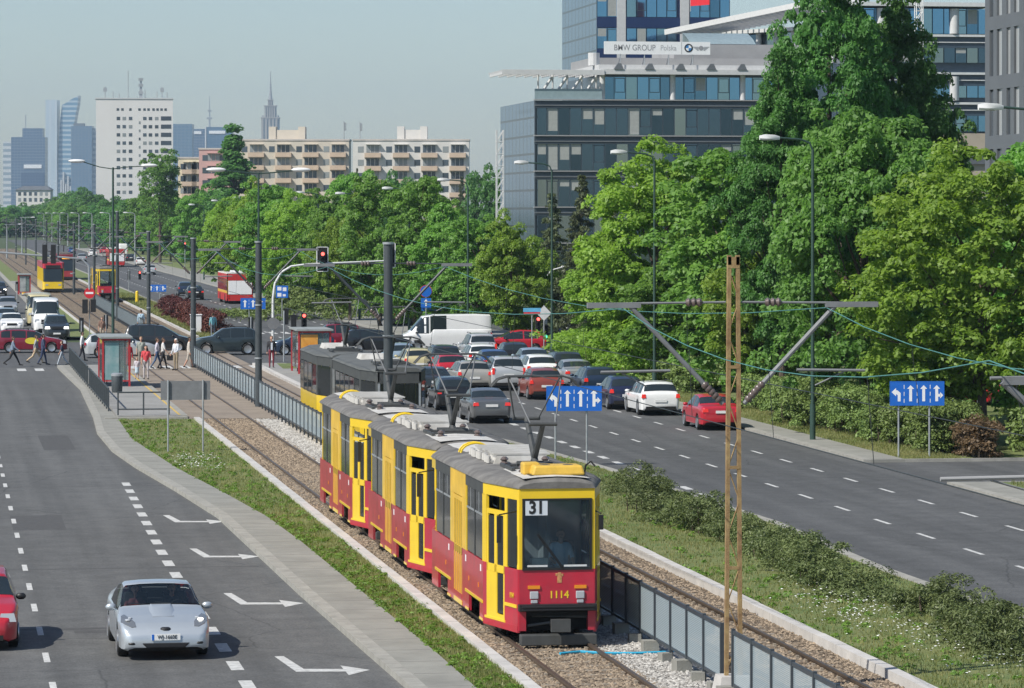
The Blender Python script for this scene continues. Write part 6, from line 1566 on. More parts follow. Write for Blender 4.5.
p = gp(137, 304); yb = thing('bollard', 'yellow bollard on the far refuge beyond the tracks', 'bollard', (p.x, p.y, .05)); MB().tube((0, 0, 0), (0, 0, 1.1), .17, .15, n=12).build('post', M['tram_yel'], yb, True); MB().ball((0, 0, 1.1), .16).build('cap', M['tram_yel'], yb, True)
p = gp(24, 295); yb = thing('bollard', 'yellow bollard at the far platform on the left', 'bollard', (p.x, p.y, .05)); MB().tube((0, 0, 0), (0, 0, 1.1), .2, .18, n=12).build('post', M['tram_yel'], yb, True); MB().ball((0, 0, 1.1), .19).build('cap', M['tram_yel'], yb, True)
# ---------------------------------------------------------------- shelters
M['shelter_red'] = mat('shelter_red', (.42, .03, .035), .45, var=.15)
M['shelter_glass'] = mat_glass('shelter_glass', (.25, .33, .33), .62)
def shelter(px0, px1, pyb, ytop, ln, label, advert=None, sideglass=True):
    p = gp(px0, pyb); D = dep(p.x, p.y); Wd = (px1 - px0) * D / F / CA; h = 9 + (212 - ytop) * D / F - .22
    rt = thing('tram_shelter', label, 'shelter', (p.x, p.y, .22)); f = MB()
    for x in (0, Wd):
        for y in (0, ln): f.bb((x - .05, y - .05, 0), (x + .05, y + .05, h))
    for y in (0, ln): f.bb((-.05, y - .045, h - .1), (Wd + .05, y + .045, h - .02)); f.bb((0, y - .03, .25), (Wd, y + .03, .32))
    f.build('frame', M['shelter_red'], rt)
    MB().bb((-.15, -.2, h), (Wd + .15, ln + .2, h + .09)).build('roof', mat('shelter_roof', (.28, .30, .29), .6, var=.2), rt)
    g = MB(); g.bb((-.012, .08, .3), (.012, ln - .08, h - .12)); 
    if sideglass: g.bb((.07, -.01, .33), (Wd - .07, .01, h - .12)); g.bb((.07, ln - .01, .33), (Wd - .07, ln + .01, h - .12))
    g.build('glass', M['shelter_glass'], rt)
    be = MB(); be.bb((.15, .6, .45), (.5, ln - .5, .5)); be.bb((.2, .8, 0), (.26, .9, .45)); be.bb((.2, ln - .9, 0), (.26, ln - .8, .45)); be.build('bench', M['mast'], rt)
    if advert: MB().bb((.1, -.035, .35), (Wd * .6, -.012, h - .2)).build('poster', advert, rt)
    return rt
shelter(103, 129, 391, 338.5, 4.5, 'red framed glass shelter on the near platform with people beside it', mat('poster_teal', (.10, .26, .27), .5, col2=(.35, .42, .42), scale=1.2))
shelter(299, 330, 378, 331, 4.0, 'red framed shelter with an orange poster on the far platform', mat('poster_orange', (.65, .24, .02), .5, col2=(.70, .42, .10), scale=1.6))
shelter(19, 30, 297, 275, 4, 'small shelter on the far platform at the left beyond the junction', mat('poster_grey', (.45, .47, .46), .5, col2=(.15, .16, .17), scale=2))
p = gp(117, 397); tb = thing('litter_bin', 'round grey litter bin at the foot of the railing on the near platform', 'litter bin', (p.x, p.y, .22)); b = MB(); b.lathe([(.24, 0), (.26, .1), (.28, .8), (.25, .86)], 'Z', n=16); b.build('bin_body', M['mast'], tb, True); MB().lathe([(.29, .8), (.29, .9), (.2, .95)], 'Z', n=16).build('rim', M['galv'], tb, True)
# white cabinet and small post beside the bronze hedge
p = gp(196, 335); cb = MB(); cb.box((0, 0, .7), (.8, .5, 1.4)); cb.box((0, 0, 1.43), (.9, .6, .07)); o = cb.build('cabinet', M['white'], None, bevel=.03); o.location = (p.x, p.y, .05); tag(o, 'white cabinet standing behind the mast near the bronze hedge', 'cabinet')
# ---------------------------------------------------------------- people
SK = mat('skin', (.48, .27, .19), .6, var=.1, scale=6); SKD = mat('eyes', (.03, .02, .02), .4, var=0)
HAIR = {k: mat('hair_' + k, c, .7, var=.3, scale=20) for k, c in dict(dark=(.025, .018, .012), brown=(.09, .05, .025), fair=(.30, .20, .10), grey=(.35, .34, .32), white=(.75, .74, .7)).items()}
CL = {}
def cloth(c):
    k = tuple(c)
    if k not in CL: CL[k] = mat('cloth', c, .85, var=.18, scale=6)
    return CL[k]
SHOE = mat('shoes', (.03, .027, .025), .6)
def person(loc, rz, label, top, legs, hair='dark', h=1.74, stride=.0, arms=(0, 0), elbow=(.15, .15), seated=False, short=False, shorts=False, skirt=False, voxel=.016, group='people at the crossing and the stop', turn=0.0, coat=False, hold=None):
    """stride: half angle of the step; arms: swing of left/right arm (rad, + forward)"""
    s = h / 1.74; caps = []   # (p, q, r0, r1, region)
    def V(x, y, z): return Vector((x, y, z)) * s
    hipz = .92 if not seated else .0
    def leg(sd, a):
        hp = V(sd * .09, 0, hipz)
        if seated: kn, an, toe = V(sd * .12, .42, hipz + .03), V(sd * .12, .44, hipz - .40), V(sd * .12, .60, hipz - .44)
        else:
            kb = max(0, -a) * .75 + .05
            kn = hp + Vector((sd * .01, math.sin(a + .04) * .44, -math.cos(a + .04) * .44)) * s
            an = kn + Vector((0, math.sin(a - kb) * .42, -math.cos(a - kb) * .42)) * s
            toe = an + Vector((sd * .02, .17 * math.cos(min(0, a)), -.045 + min(0, a) * .12)) * s
        caps.append((hp, kn, .088 * s, .062 * s, 'legs')); caps.append((kn, an, .058 * s, .040 * s, 'skin' if shorts else 'legs')); 
        caps.append((an + Vector((0, -.03, -.02)) * s, toe, .042 * s, .036 * s, 'shoe'))
    leg(-1, stride); leg(1, -stride)
    caps.append((V(-.07, 0, hipz + .02), V(.07, 0, hipz + .02), .105 * s, .105 * s, 'legs'))
    caps.append((V(0, 0, hipz + .06), V(0, .01, hipz + .30), .125 * s, .135 * s, 'top')); caps.append((V(-.05, 0, hipz + .12), V(-.08, .01, hipz + .42), .10 * s, .11 * s, 'top')); caps.append((V(.05, 0, hipz + .12), V(.08, .01, hipz + .42), .10 * s, .11 * s, 'top'))
    caps.append((V(-.15, 0, hipz + .50), V(.15, 0, hipz + .50), .068 * s, .068 * s, 'top'))
    if coat: caps.append((V(0, 0, hipz + .1), V(0, 0, hipz - .32), .15 * s, .17 * s, 'top'))
    if skirt: caps.append((V(0, 0, hipz), V(0, 0, hipz - .34), .13 * s, .18 * s, 'legs'))
    caps.append((V(0, .0, hipz + .5), V(0, .025, hipz + .64), .055 * s, .05 * s, 'skin'))
    hc = V(0, .03, hipz + .73)
    mt = Matrix.Rotation(turn, 3, 'Z')
    def Hh(x, y, z): return hc + (mt @ Vector((x, y, z))) * s
    caps.append((Hh(0, -.008, .02), Hh(0, .012, -.02), .088 * s, .075 * s, 'skin')); caps.append((Hh(0, .035, -.06), Hh(0, .05, -.075), .052 * s, .045 * s, 'skin'))
    caps.append((Hh(0, .085, .005), Hh(0, .105, -.022), .012 * s, .018 * s, 'skin'))
    for sd in (-1, 1): caps.append((Hh(sd * .078, 0, 0), Hh(sd * .086, -.01, -.03), .018 * s, .014 * s, 'skin'))
    caps.append((Hh(0, -.025, .045), Hh(0, -.05, -.01), .090 * s, .078 * s, 'hair'))
    def arm(sd, a, e):
        sh = V(sd * .185, 0, hipz + .49)
        el = sh + Vector((sd * .05, math.sin(a) * .29, -math.cos(a) * .29)) * s
        wr = el + Vector((sd * .01 * 1 - sd * .03 * (e > .6), math.sin(a + e) * .25, -math.cos(a + e) * .25)) * s
        d = (wr - el).normalized(); caps.append((sh, el, .056 * s, .043 * s, 'top')); caps.append((el, wr, .040 * s, .028 * s, 'skin' if short else 'top'))
        pl = wr + d * .085 * s; caps.append((wr, pl, .028 * s, .036 * s, 'skin'))
        f = Vector((0, math.cos(a + e), math.sin(a + e)))
        for i in range(4):
            o = f * (.03 - .02 * i) * s; ln = (.062, .072, .068, .052)[i] * s; m1 = pl + o + d * ln * .55; caps.append((pl + o, m1, .0105 * s, .010 * s, 'skin')); caps.append((m1, m1 + (d * .8 - Vector((sd * .6, 0, 0))).normalized() * ln * .5, .010 * s, .0085 * s, 'skin'))
        tb = wr + d * .03 * s + f * .03 * s; caps.append((tb, tb + (d * .8 + f * .7).normalized() * .055 * s, .012 * s, .0095 * s, 'skin'))
        return pl
    hands = [arm(-1, arms[0], elbow[0]), arm(1, arms[1], elbow[1])]
    b = MB()
    for p, q, r0, r1, _ in caps:
        if (q - p).length < 1e-5: q = p + Vector((0, 0, .001))
        b.tube(p, q, r0, r1, 10); b.ball(p, r0, 0, 10, 6); b.ball(q, r1, 0, 10, 6)
    me = b.mesh('body_shape', [SK]); o = bpy.data.objects.new('tmp', me); COL.objects.link(o)
    m = o.modifiers.new('r', 'REMESH'); m.mode = 'VOXEL'; m.voxel_size = voxel; m2 = o.modifiers.new('s', 'SMOOTH'); m2.factor = .5; m2.iterations = 2
    bpy.context.view_layer.update(); ev = o.evaluated_get(bpy.context.evaluated_depsgraph_get()); bm_ = bpy.data.meshes.new_from_object(ev); bpy.data.objects.remove(o)
    bm_.name = 'person'
    bm_.materials.clear()
    for m_ in (SK, HAIR[hair], cloth(top), cloth(legs), SHOE, SKD): bm_.materials.append(m_)
    nP = len(bm_.polygons); ct = np.empty(nP * 3); bm_.polygons.foreach_get('center', ct); ct = ct.reshape(-1, 3)
    best = np.full(nP, 1e9); reg = np.zeros(nP, int); idx = dict(skin=0, hair=1, top=2, legs=3, shoe=4)
    for p, q, r0, r1, g in caps:
        d = np.array(q - p); L2 = max(1e-9, d @ d); t = np.clip(((ct - np.array(p)) @ d) / L2, 0, 1); dist = np.linalg.norm(ct - (np.array(p) + t[:, None] * d), axis=1) - (r0 + (r1 - r0) * t)
        k = dist < best; best[k] = dist[k]; reg[k] = idx[g]
    for sd in (-1, 1):
        e = np.array(Hh(sd * .032, .085, .012)); reg[np.linalg.norm(ct - e, axis=1) < .016 * s] = 5
    e = np.array(Hh(0, .10, -.062)); k = (np.abs(ct[:, 2] - e[2]) < .008 * s) & (np.linalg.norm(ct - e, axis=1) < .03 * s); reg[k] = 5
    bm_.polygons.foreach_set('material_index', reg.astype(np.int32)); bm_.polygons.foreach_set('use_smooth', [True] * nP); bm_.update()
    o = obj('person', bm_, None, loc, rz); tag(o, label, 'person', group); return o, hands
def ped(px, py, z, facing_, label, top, legs, **kw):
    p = gp(px, py, z); return person((p.x, p.y, z), facing_, label, top, legs, **kw)
E_, W_, N_, S_ = -math.pi / 2, math.pi / 2, 0.0, math.pi
o, hd = ped(13, 367, 0.0, E_, 'person in a blue-grey shirt and black trousers striding right over the crossing, leftmost', (.20, .25, .33), (.02, .02, .022), stride=.48, arms=(-.4, .4), elbow=(.3, .5), hair='brown', group='people on the zebra crossing')
ped(36, 365, 0.0, E_, 'person in beige trousers leaning into a stride beside a person in dark blue', (.35, .36, .36), (.52, .40, .26), stride=.5, arms=(.3, -.4), elbow=(.3, .3), hair='brown', group='people on the zebra crossing')
ped(43, 365, 0.0, E_, 'person in dark blue overalls overlapping the one in beige trousers', (.05, .07, .13), (.03, .045, .10), stride=.25, arms=(-.2, .2), hair='dark', h=1.8, group='people on the zebra crossing')
ped(62, 366, 0.0, W_, 'young person in dark top and pale jeans walking at the kerb end of the crossing', (.03, .04, .07), (.42, .47, .52), stride=.38, arms=(.3, -.3), hair='brown', h=1.45, short=True, group='people on the zebra crossing')
ped(82, 361, .12, E_, 'person in white shirt and dark trousers by the post at the platform tip', (.72, .72, .72), (.03, .03, .04), stride=.2, arms=(.2, -.2), hair='dark')
ped(101, 366, .22, N_, 'person in a plum top standing at the left side of the shelter', (.14, .04, .07), (.05, .05, .07), hair='dark', coat=True)
ped(128, 374, .22, S_, 'person in a long red coat standing at the right side of the shelter', (.42, .02, .035), (.12, .02, .03), hair='brown', coat=True, turn=.5)
ped(118, 375, .22, S_, 'person in dark green clothes half hidden by the shelter glass', (.05, .10, .08), (.06, .07, .07), hair='dark')
ped(141, 368, .22, S_, 'person in a grey-green jacket with fair hair behind the person in the red top', (.30, .32, .28), (.25, .22, .18), hair='fair', short=True)
ped(137, 379, .22, S_, 'small child in a pale dress next to the person in the red top', (.60, .55, .58), (.45, .55, .62), hair='fair', h=1.12, skirt=True, shorts=True)
ped(146, 379, .22, S_, 'person in a bright red top and light grey trousers facing the child', (.62, .07, .08), (.50, .46, .46), hair='dark', short=True, arms=(.15, .1), elbow=(.5, .4))
ped(157, 369, .12, E_, 'person in pale lilac top and blue jeans stepping to the road, left of a pair', (.55, .52, .58), (.07, .11, .20), hair='brown', stride=.3, arms=(.3, -.3))
ped(163, 369, .12, E_, 'person in a white blouse and black trousers stepping towards the road, right of a pair', (.70, .68, .66), (.025, .025, .03), hair='brown', stride=.25, arms=(-.3, .3), elbow=(.4, .4), short=True)
ped(176, 370, .12, W_ + .7, 'elderly person in a white cap, pale shirt and khaki trousers holding a dark bag', (.60, .62, .66), (.30, .24, .16), hair='white', arms=(.25, .1), elbow=(.7, .4))
p = gp(171.5, 366, .5); bg_ = MB(); bg_.box((0, 0, 0), (.34, .16, .3)); bg_.path([(-.1, 0, .15), (-.06, 0, .28), (.06, 0, .28), (.1, 0, .15)], .012); o = bg_.build('hand_bag', M['black'], None, bevel=.03); p = gp(176, 370, .12); o.location = (p.x - .33, p.y + .22, .80); tag(o, 'dark bag in the hand of the elderly person in the white cap', 'bag')
ped(189, 368, .12, E_, 'person in a cream top half hidden behind the dark mast at the railing', (.55, .5, .44), (.45, .4, .34), hair='dark', stride=.25, shorts=True)
ped(141, 334, .08, N_, 'person in a light blue shirt walking behind the black people carrier along the tracks', (.42, .56, .66), (.12, .14, .18), hair='brown', stride=.2)
ped(213, 338, .08, N_, 'person in a turquoise shirt behind the bonnet of the grey-green off-road car', (.22, .50, .55), (.2, .22, .25), hair='brown', group='people at the crossing and the stop')
ped(102, 342, .08, S_, 'person with bare arms beside the lamp post on the track side', (.20, .12, .09), (.45, .38, .30), hair='dark', short=True, h=1.7)
ped(271.5, 367.5, .22, S_, 'person in an open black jacket and dark red trousers waiting on the far platform', (.03, .03, .035), (.20, .03, .045), hair='brown', arms=(.02, .02), h=1.76)
p = gp(271.5, 367.5, .22)
sh_ = MB(); sh_.loft([[Vector((x, y, z)) for x, y in ((-.05, 0), (.05, 0), (.05, .03), (-.05, .03))] for z, y in ((1.0, 0), (1.4, 0))]); 
shp = sh_.build('shirt_front', cloth((.66, .70, .76)), bpy.data.objects[[o.name for o in bpy.data.objects if o.get('label', '').startswith('person in an open black jacket')][0]]); shp.location = (0, .125, 0)
ped(529, 341, .05, W_, 'person in a pale shirt by the grey wall above the red hatchback at the junction', (.62, .52, .46), (.12, .12, .16), hair='fair', stride=.25, arms=(.4, .2), elbow=(.9, .7))
ped(114, 278, .05, N_, 'tiny person in white beside the old yellow tram', (.7, .7, .7), (.2, .2, .25), hair='dark', voxel=.022)
# driver of the tram and of the coupe
o, _ = person((XT1 + .36, d0 + .95, 1.56), math.pi, 'person in a light blue shirt driving the tram, seen through its windscreen', (.30, .52, .72), (.04, .05, .09), hair='brown', seated=True, arms=(.5, .6), elbow=(.75, .8), short=True, group=None)
cy = gp(161.5, 661).y + 4.33 * 1.05; cx = gp(161.5, 661).x
o, _ = person((cx + .38, cy - 1.75, .50), math.pi, 'person in dark clothes at the wheel of the silver coupe', (.03, .03, .035), (.03, .03, .04), hair='dark', seated=True, arms=(.9, .9), elbow=(.5, .5), group=None, h=1.62)
o, _ = person((cx - .38, cy - 1.70, .50), math.pi, 'person in a dark red top in the passenger seat of the silver coupe', (.10, .02, .025), (.03, .03, .04), hair='dark', seated=True, arms=(.6, .6), elbow=(.8, .8), group=None, h=1.58, short=True)
# ---------------------------------------------------------------- foliage
def leaf_mesh(name, centers, radii, per, size, m, aspect=.6, up=.35, flat=1.0, droop=0.0, trim=None, squash=.8):
    """leaf-sized folded quads scattered through many clumps; centers (n,3), radii (n,)"""
    n = len(centers); tot = n * per
    c = np.repeat(np.asarray(centers, float), per, 0); r = np.repeat(np.asarray(radii, float), per)
    d = rng.normal(size=(tot, 3)); d /= np.linalg.norm(d, axis=1)[:, None]
    d[:, 2] = np.where(d[:, 2] < -.25, -d[:, 2] * .8, d[:, 2])
    rad = r * rng.uniform(.35, 1.0, tot) ** .5
    P = c + d * rad[:, None] * np.array([1, 1, squash])
    nrm = d * .7 + np.array([0, 0, up + .3]) + rng.normal(size=(tot, 3)) * .55; nrm /= np.linalg.norm(nrm, axis=1)[:, None]
    t = np.cross(nrm, rng.normal(size=(tot, 3))); t /= np.linalg.norm(t, axis=1)[:, None] + 1e-9
    if droop: t[:, 2] -= droop; t /= np.linalg.norm(t, axis=1)[:, None]
    bt = np.cross(nrm, t); bt /= np.linalg.norm(bt, axis=1)[:, None] + 1e-9
    s = size * rng.uniform(.6, 1.3, tot); L, W = s[:, None] * t * .5, s[:, None] * bt * .5 * aspect
    fold = nrm * (s * .12)[:, None]
    v = np.empty((tot, 4, 3)); v[:, 0] = P - L; v[:, 1] = P + W + fold; v[:, 2] = P + L; v[:, 3] = P - W + fold
    if trim is not None:
        k = trim(P); v = v[k]; tot = len(v)
    me = bpy.data.meshes.new(name); me.vertices.add(tot * 4); me.vertices.foreach_set('co', v.reshape(-1).astype(np.float32))
    me.loops.add(tot * 4); me.loops.foreach_set('vertex_index', np.arange(tot * 4, dtype=np.int32)); me.polygons.add(tot)
    me.polygons.foreach_set('loop_start', np.arange(0, tot * 4, 4, dtype=np.int32)); me.polygons.foreach_set('loop_total', np.full(tot, 4, dtype=np.int32))
    me.materials.append(m); me.update(calc_edges=True); me.validate(); return me
def crown_points(n, rx, rz, zc, seed, shape='round', lobes=11, rough=.28):
    rg = np.random.default_rng(seed)
    lob = rg.normal(size=(lobes, 3)); lob /= np.linalg.norm(lob, axis=1)[:, None]; la = rg.uniform(.1, rough, lobes)
    out = []
    while len(out) < n:
        d = rg.normal(size=3); d /= np.linalg.norm(d)
        f = 1 - rough + sum(a * max(0, (d @ l)) ** 3 * 1.1 for a, l in zip(la, lob)); f = min(f, 1.12)
        q = rg.uniform(.28, 1) ** .45
        p = d * q * f
        if shape == 'cone': 
            z = p[2]; k = max(.08, .62 - .62 * z); p = np.array([p[0] * k * 1.5, p[1] * k * 1.5, z])
        if shape == 'tall': 
            k = .75 + .35 * math.cos(p[2] * 2.2); p = np.array([p[0] * k, p[1] * k, p[2]])
        if rg.uniform() < .24: p = p * rg.uniform(1.02, 1.24)
        out.append((p[0] * rx, p[1] * rx, max(.9, zc + p[2] * rz)))
    return np.array(out)
def trunk_mesh(hgt, r, tips, seed, name='trunk', zfork=.3):
    rg = random.Random(seed); b = MB(); pts = []; 
    for i in range(7): t = i / 6; pts.append((rg.uniform(-.1, .1) * t * 2, rg.uniform(-.1, .1) * t * 2, hgt * .82 * t - .2))
    b.path(pts, [r * (1.25 if i == 0 else 1 - .8 * i / 6) for i in range(7)], 8)
    idx = list(range(len(tips))); rg.shuffle(idx)
    for i in idx[:26]:
        e = Vector(tips[i]); z0 = min(hgt * .75, max(hgt * zfork * rg.uniform(.8, 1.3), e.z - hgt * .28)); s = Vector((0, 0, z0)); mid = s.lerp(e, .5) + Vector((0, 0, -.25))
        b.path([s, mid, e], [r * .38, r * .2, r * .06], 5)
    return b.mesh(name, [M['bark']], True)
TREES = {}
def tree_kind(key, hgt, rx, zc, rz, clumps, per, leaf, m, shape='round', crad=(.7, 1.3), rough=.3, seed=1, tr=.22, droop=0, aspect=.6):
    pts = crown_points(clumps, rx, rz, zc, seed, shape, rough=rough); rr = np.random.default_rng(seed).uniform(*crad, clumps)
    TREES[key] = (hgt, rx, trunk_mesh(hgt, tr, [tuple(p) for p in pts], seed), leaf_mesh('crown', pts, rr, per, leaf, M[m], droop=droop, aspect=aspect))
# near kinds (unit: metres), then coarse ones for the distance
tree_kind('maple', 18.5, 4.4, 10.2, 8.0, 560, 170, .25, 'leaf_dark', 'tall', (.38, .95), .34, 3, .32)
tree_kind('chestnut', 13.0, 5.4, 7.3, 5.6, 560, 150, .25, 'leaf_olive', 'round', (.36, .95), .36, 5, .28)
tree_kind('lime_a', 12.0, 5.0, 6.2, 5.6, 460, 145, .26, 'leaf_lime', 'round', (.34, .95), .40, 8, .24)
tree_kind('lime_b', 11.5, 4.3, 6.1, 5.3, 370, 145, .26, 'leaf_lime', 'tall', (.34, .9), .40, 12, .22)
tree_kind('green_a', 11.5, 4.0, 5.9, 5.4, 300, 125, .31, 'leaf_green', 'round', (.4, 1.0), .34, 14, .22)
tree_kind('green_b', 12.0, 3.6, 6.2, 5.6, 280, 125, .31, 'leaf_green', 'tall', (.4, .95), .36, 17, .22)
tree_kind('dark_a', 12.0, 4.0, 6.1, 5.7, 150, 110, .46, 'leaf_dark', 'round', (.7, 1.4), .28, 19, .25)
tree_kind('olive_a', 11.0, 4.2, 5.6, 5.2, 150, 110, .46, 'leaf_olive', 'round', (.7, 1.4), .28, 23, .25)
tree_kind('poplar', 17.0, 2.4, 9.0, 7.8, 150, 110, .42, 'leaf_dark', 'cone', (.6, 1.1), .12, 29, .25)
tree_kind('sparse', 18.0, 3.9, 11.5, 6.2, 110, 110, .40, 'leaf_olive', 'round', (.6, 1.3), .34, 31, .25)
def fir_mesh(hgt, seed):
    rg = np.random.default_rng(seed); P, Rr = [], []
    z = 1.2
    while z < hgt:
        rr = (1 - z / hgt) * hgt * .27 + .15; n = max(3, int(rr * 5.0))
        for k in range(n):
            a = rg.uniform(0, 2 * math.pi)
            for q in np.linspace(.25, 1, 4): P.append((math.cos(a) * rr * q, math.sin(a) * rr * q, z - .35 * q * q * rr * .5 + rg.uniform(-.15, .15))); Rr.append(.26 + .16 * (1 - q))
        z += .42
    return leaf_mesh('crown', P, Rr, 16, .34, M['leaf_fir'], .28, .1, droop=.5, squash=.6)
TREES['fir'] = (13.0, 3.0, trunk_mesh(13, .18, [(0, 0, 12)], 41), fir_mesh(13.0, 41))
def plant_tree(key, x, y, h=None, w=None, label='', group=None, name='tree', rz=None, z=0.0):
    hgt, rx, tm, cm = TREES[key]; sz = (h / hgt) if h else 1.0; sxy = (w / rx) if w else sz
    rt = thing(name, label, 'tree', (x, y, z), random.uniform(0, 6.28) if rz is None else rz, group); rt.scale = (sxy, sxy, sz)
    obj('trunk', tm, rt); obj('crown', cm, rt); return rt
def tree_px(key, px, D, ytop, wpx, label, group, name='tree', base=0.0, rz=None):
    p = at(px, D); h = (9 + (212 - ytop) * D / F - base) * (1.06 if key == 'maple' else 1.0); w = wpx / 2 * D / F
    return plant_tree(key, p.x, p.y, h / 1.0, w, label, group, name, rz, base)
GN = 'big trees along the right pavement'
tree_px('maple', 828, 168, -50, 128, 'tallest dark green maple reaching the top edge of the photo', GN)
tree_px('maple', 893, 172, 12, 116, 'dark green maple forming the right shoulder of the tallest maple', GN, rz=2.0)
tree_px('maple', 782, 164, 84, 104, 'dark green maple bulging at the left below the tallest maple', GN, rz=4.0)
tree_px('maple', 925, 178, 96, 90, 'dark maple reaching right towards the stone base of the office', GN, rz=5.2)
tree_px('chestnut', 864, 150, 72, 222, 'olive green chestnut with a broad crown in front of the tallest maple', GN, 'chestnut_tree')
tree_px('lime_a', 982, 139, 156, 230, 'bright lime green tree at the right edge above the pale blue van', GN)
tree_px('lime_b', 905, 152, 205, 150, 'lime green tree between the chestnut and the tree at the right edge', GN)
tree_px('lime_a', 655, 193, 150, 190, 'bright lime green tree in the middle, beside the green street lamp', GN)
tree_px('green_a', 745, 171, 160, 170, 'mid green tree between the lime tree and the tallest maple', GN)
tree_px('green_b', 690, 186, 232, 120, 'small mid green tree right in front of the bright lime tree, above the white estate', GN)
tree_px('lime_b', 775, 167, 215, 120, 'lower bright tree at the left foot of the chestnut', GN)
tree_px('lime_b', 610, 215, 235, 90, 'low bright tree left of the lime tree by the round white sign', GN)
tree_px('dark_a', 940, 175, 200, 140, 'dark leafy tree behind the lime trees at the right edge', GN)
tree_px('green_a', 1040, 150, 150, 150, 'green tree cut by the right edge of the photo', GN)
tree_px('fir', 582, 236, 178, 70, 'dark spruce with drooping boughs in front of the glass office block', 'spruces before the office block', 'spruce_tree')
tree_px('fir', 552, 246, 196, 70, 'brownish spruce left of the dark spruce', 'spruces before the office block', 'spruce_tree')
tree_px('fir', 612, 225, 198, 64, 'spruce between the dark spruce and the lime tree', 'spruces before the office block', 'spruce_tree')
tree_px('fir', 462, 640, 178, 26, 'far dark spruce at the right end of the white apartment block', 'spruces before the office block', 'spruce_tree')
GR = 'trees in the row beyond the junction on the right'
row = [('lime_b', 512, 238, 212, 74), ('green_a', 478, 255, 222, 72), ('lime_b', 536, 250, 240, 60), ('green_b', 446, 262, 198, 66), ('green_a', 415, 270, 186, 76), ('green_a', 380, 285, 184, 78), ('lime_b', 350, 300, 196, 66), ('green_b', 330, 312, 190, 60), ('lime_a', 300, 330, 196, 74), ('green_a', 270, 345, 190, 66), ('lime_b', 250, 365, 180, 62), ('green_b', 430, 330, 172, 60), ('green_a', 350, 370, 178, 66), ('lime_a', 225, 400, 200, 60), ('green_b', 310, 400, 184, 56)]
nm_ = {'lime_a': 'bright broad', 'lime_b': 'bright upright', 'green_a': 'mid green broad', 'green_b': 'mid green upright'}
cnt = {}
places = ['left of the dark spruces', 'below the gap of sky beside the office block', 'just left of the brownish spruce', 'under the right half of the white apartment block', 'above the tall mast, below the white apartment block', 'between the tall mast and the hanging red light', 'right behind the hanging red light', 'left of the hanging red light', 'above the square blue sign', 'right of the double street lamp', 'behind the double street lamp', 'rising before the middle of the white apartment block', 'in front of the peach block and its balconies', 'left of the double street lamp above the bus', 'between the peach and white blocks, set back']
for (k, px, D, yt, wp), pl_ in zip(row, places): tree_px(k, px, D, yt, wp, f'{nm_[k]} tree {pl_}', GR)
tree_px('poplar', 233, 640, 132, 50, 'tall pointed dark poplar before the pink block', GR, 'poplar_tree')
tree_px('sparse', 160, 640, 147, 44, 'tall thin-crowned tree before the white tower block', GR)
tree_px('poplar', 500, 520, 176, 20, 'slim dark tree behind the scaffold tower', GR, 'poplar_tree')
tree_px('dark_a', 480, 560, 170, 36, 'dark tree in the gap between the white block and the office', GR)
tree_px('dark_a', 402, 560, 176, 40, 'dark tree in front of the white block at its left end', GR)
tree_px('fir', 357, 560, 170, 16, 'far small spruce between the two apartment blocks', 'spruces before the office block', 'spruce_tree')
GF = 'distant trees at the end of the road'
random.seed(21)
k = 0; far = []
for i, px in enumerate(np.linspace(4, 210, 24)): far.append((random.choice(['dark_a', 'olive_a', 'dark_a']), px + random.uniform(-3, 3), random.uniform(900, 1250), (208 - 20 * math.exp(-((px - 80) / 22) ** 2) - 14 * math.exp(-((px - 180) / 40) ** 2)) + random.uniform(-3, 4), random.uniform(26, 38)))
for i, px in enumerate(np.linspace(60, 215, 20)): far.append((random.choice(['olive_a', 'dark_a', 'olive_a']), px + random.uniform(-3, 3), 620 + random.uniform(-60, 90) - px * .6, random.uniform(196, 216) - max(0, px - 120) * .1, random.uniform(30, 46)))
for i, px in enumerate(np.linspace(-30, 40, 8)): far.append((random.choice(['dark_a', 'olive_a']), px, 1230, random.uniform(204, 212), random.uniform(26, 34)))
for i, px in enumerate(np.linspace(140, 232, 10)): far.append((random.choice(['green_a', 'green_b']), px, 470 - px * .35, random.uniform(196, 212), random.uniform(36, 50)))
todo = []; seen = {}
for (kk, px, D, yt, wp) in sorted(far, key=lambda q: q[1]):
    D = max(D, min(1260, 38.5 * 3693 / (px + 60)) + random.uniform(5, 160))
    w_ = {'dark_a': 'dark green', 'olive_a': 'olive green', 'green_a': 'fresh green', 'green_b': 'fresh green'}[kk]
    zone = 'below the old house' if px < 55 else 'below the sail topped tower' if px < 95 else 'below the white tower block' if px < 150 else 'beneath the thin crowned tree' if px < 190 else 'below the pink block'
    rank = 'nearer' if D < 620 else 'middle' if D < 950 else 'farther'
    key = (w_, rank, zone); seen[key] = seen.get(key, 0) + 1; todo.append((kk, px, D, yt, wp, key, seen[key]))
OW = ['first', 'second', 'third', 'fourth', 'fifth', 'sixth', 'seventh', 'eighth', 'ninth']
for kk, px, D, yt, wp, key, n_ in todo:
    w_, rank, zone = key
    lb = f'{w_} tree of the {rank} rank far off, {zone}' if seen[key] == 1 else f'{OW[n_ - 1]} from left of the {w_} trees, {rank} rank, {zone}'
    tree_px(kk, px, D, yt, wp, lb, 'distant trees at the end of the road')
sheet('hills', [(-900, 3000), (2500, 3000), (2500, 3060), (-900, 3060)], 8, M['field'], 9)
# far woods reading as one mass
P_ = []
for i in range(420): 
    px = random.uniform(-60, 560); D = random.uniform(1300, 2100); q = at(px, D); P_.append((q.x, q.y, random.uniform(3, 8.5)))
o = obj('woods', leaf_mesh('woods', P_, np.full(len(P_), 5.0), 60, 2.2, M['leaf_dark'])); tag(o, 'far belt of woods along the horizon reading as one mass', 'woods', kind='stuff')
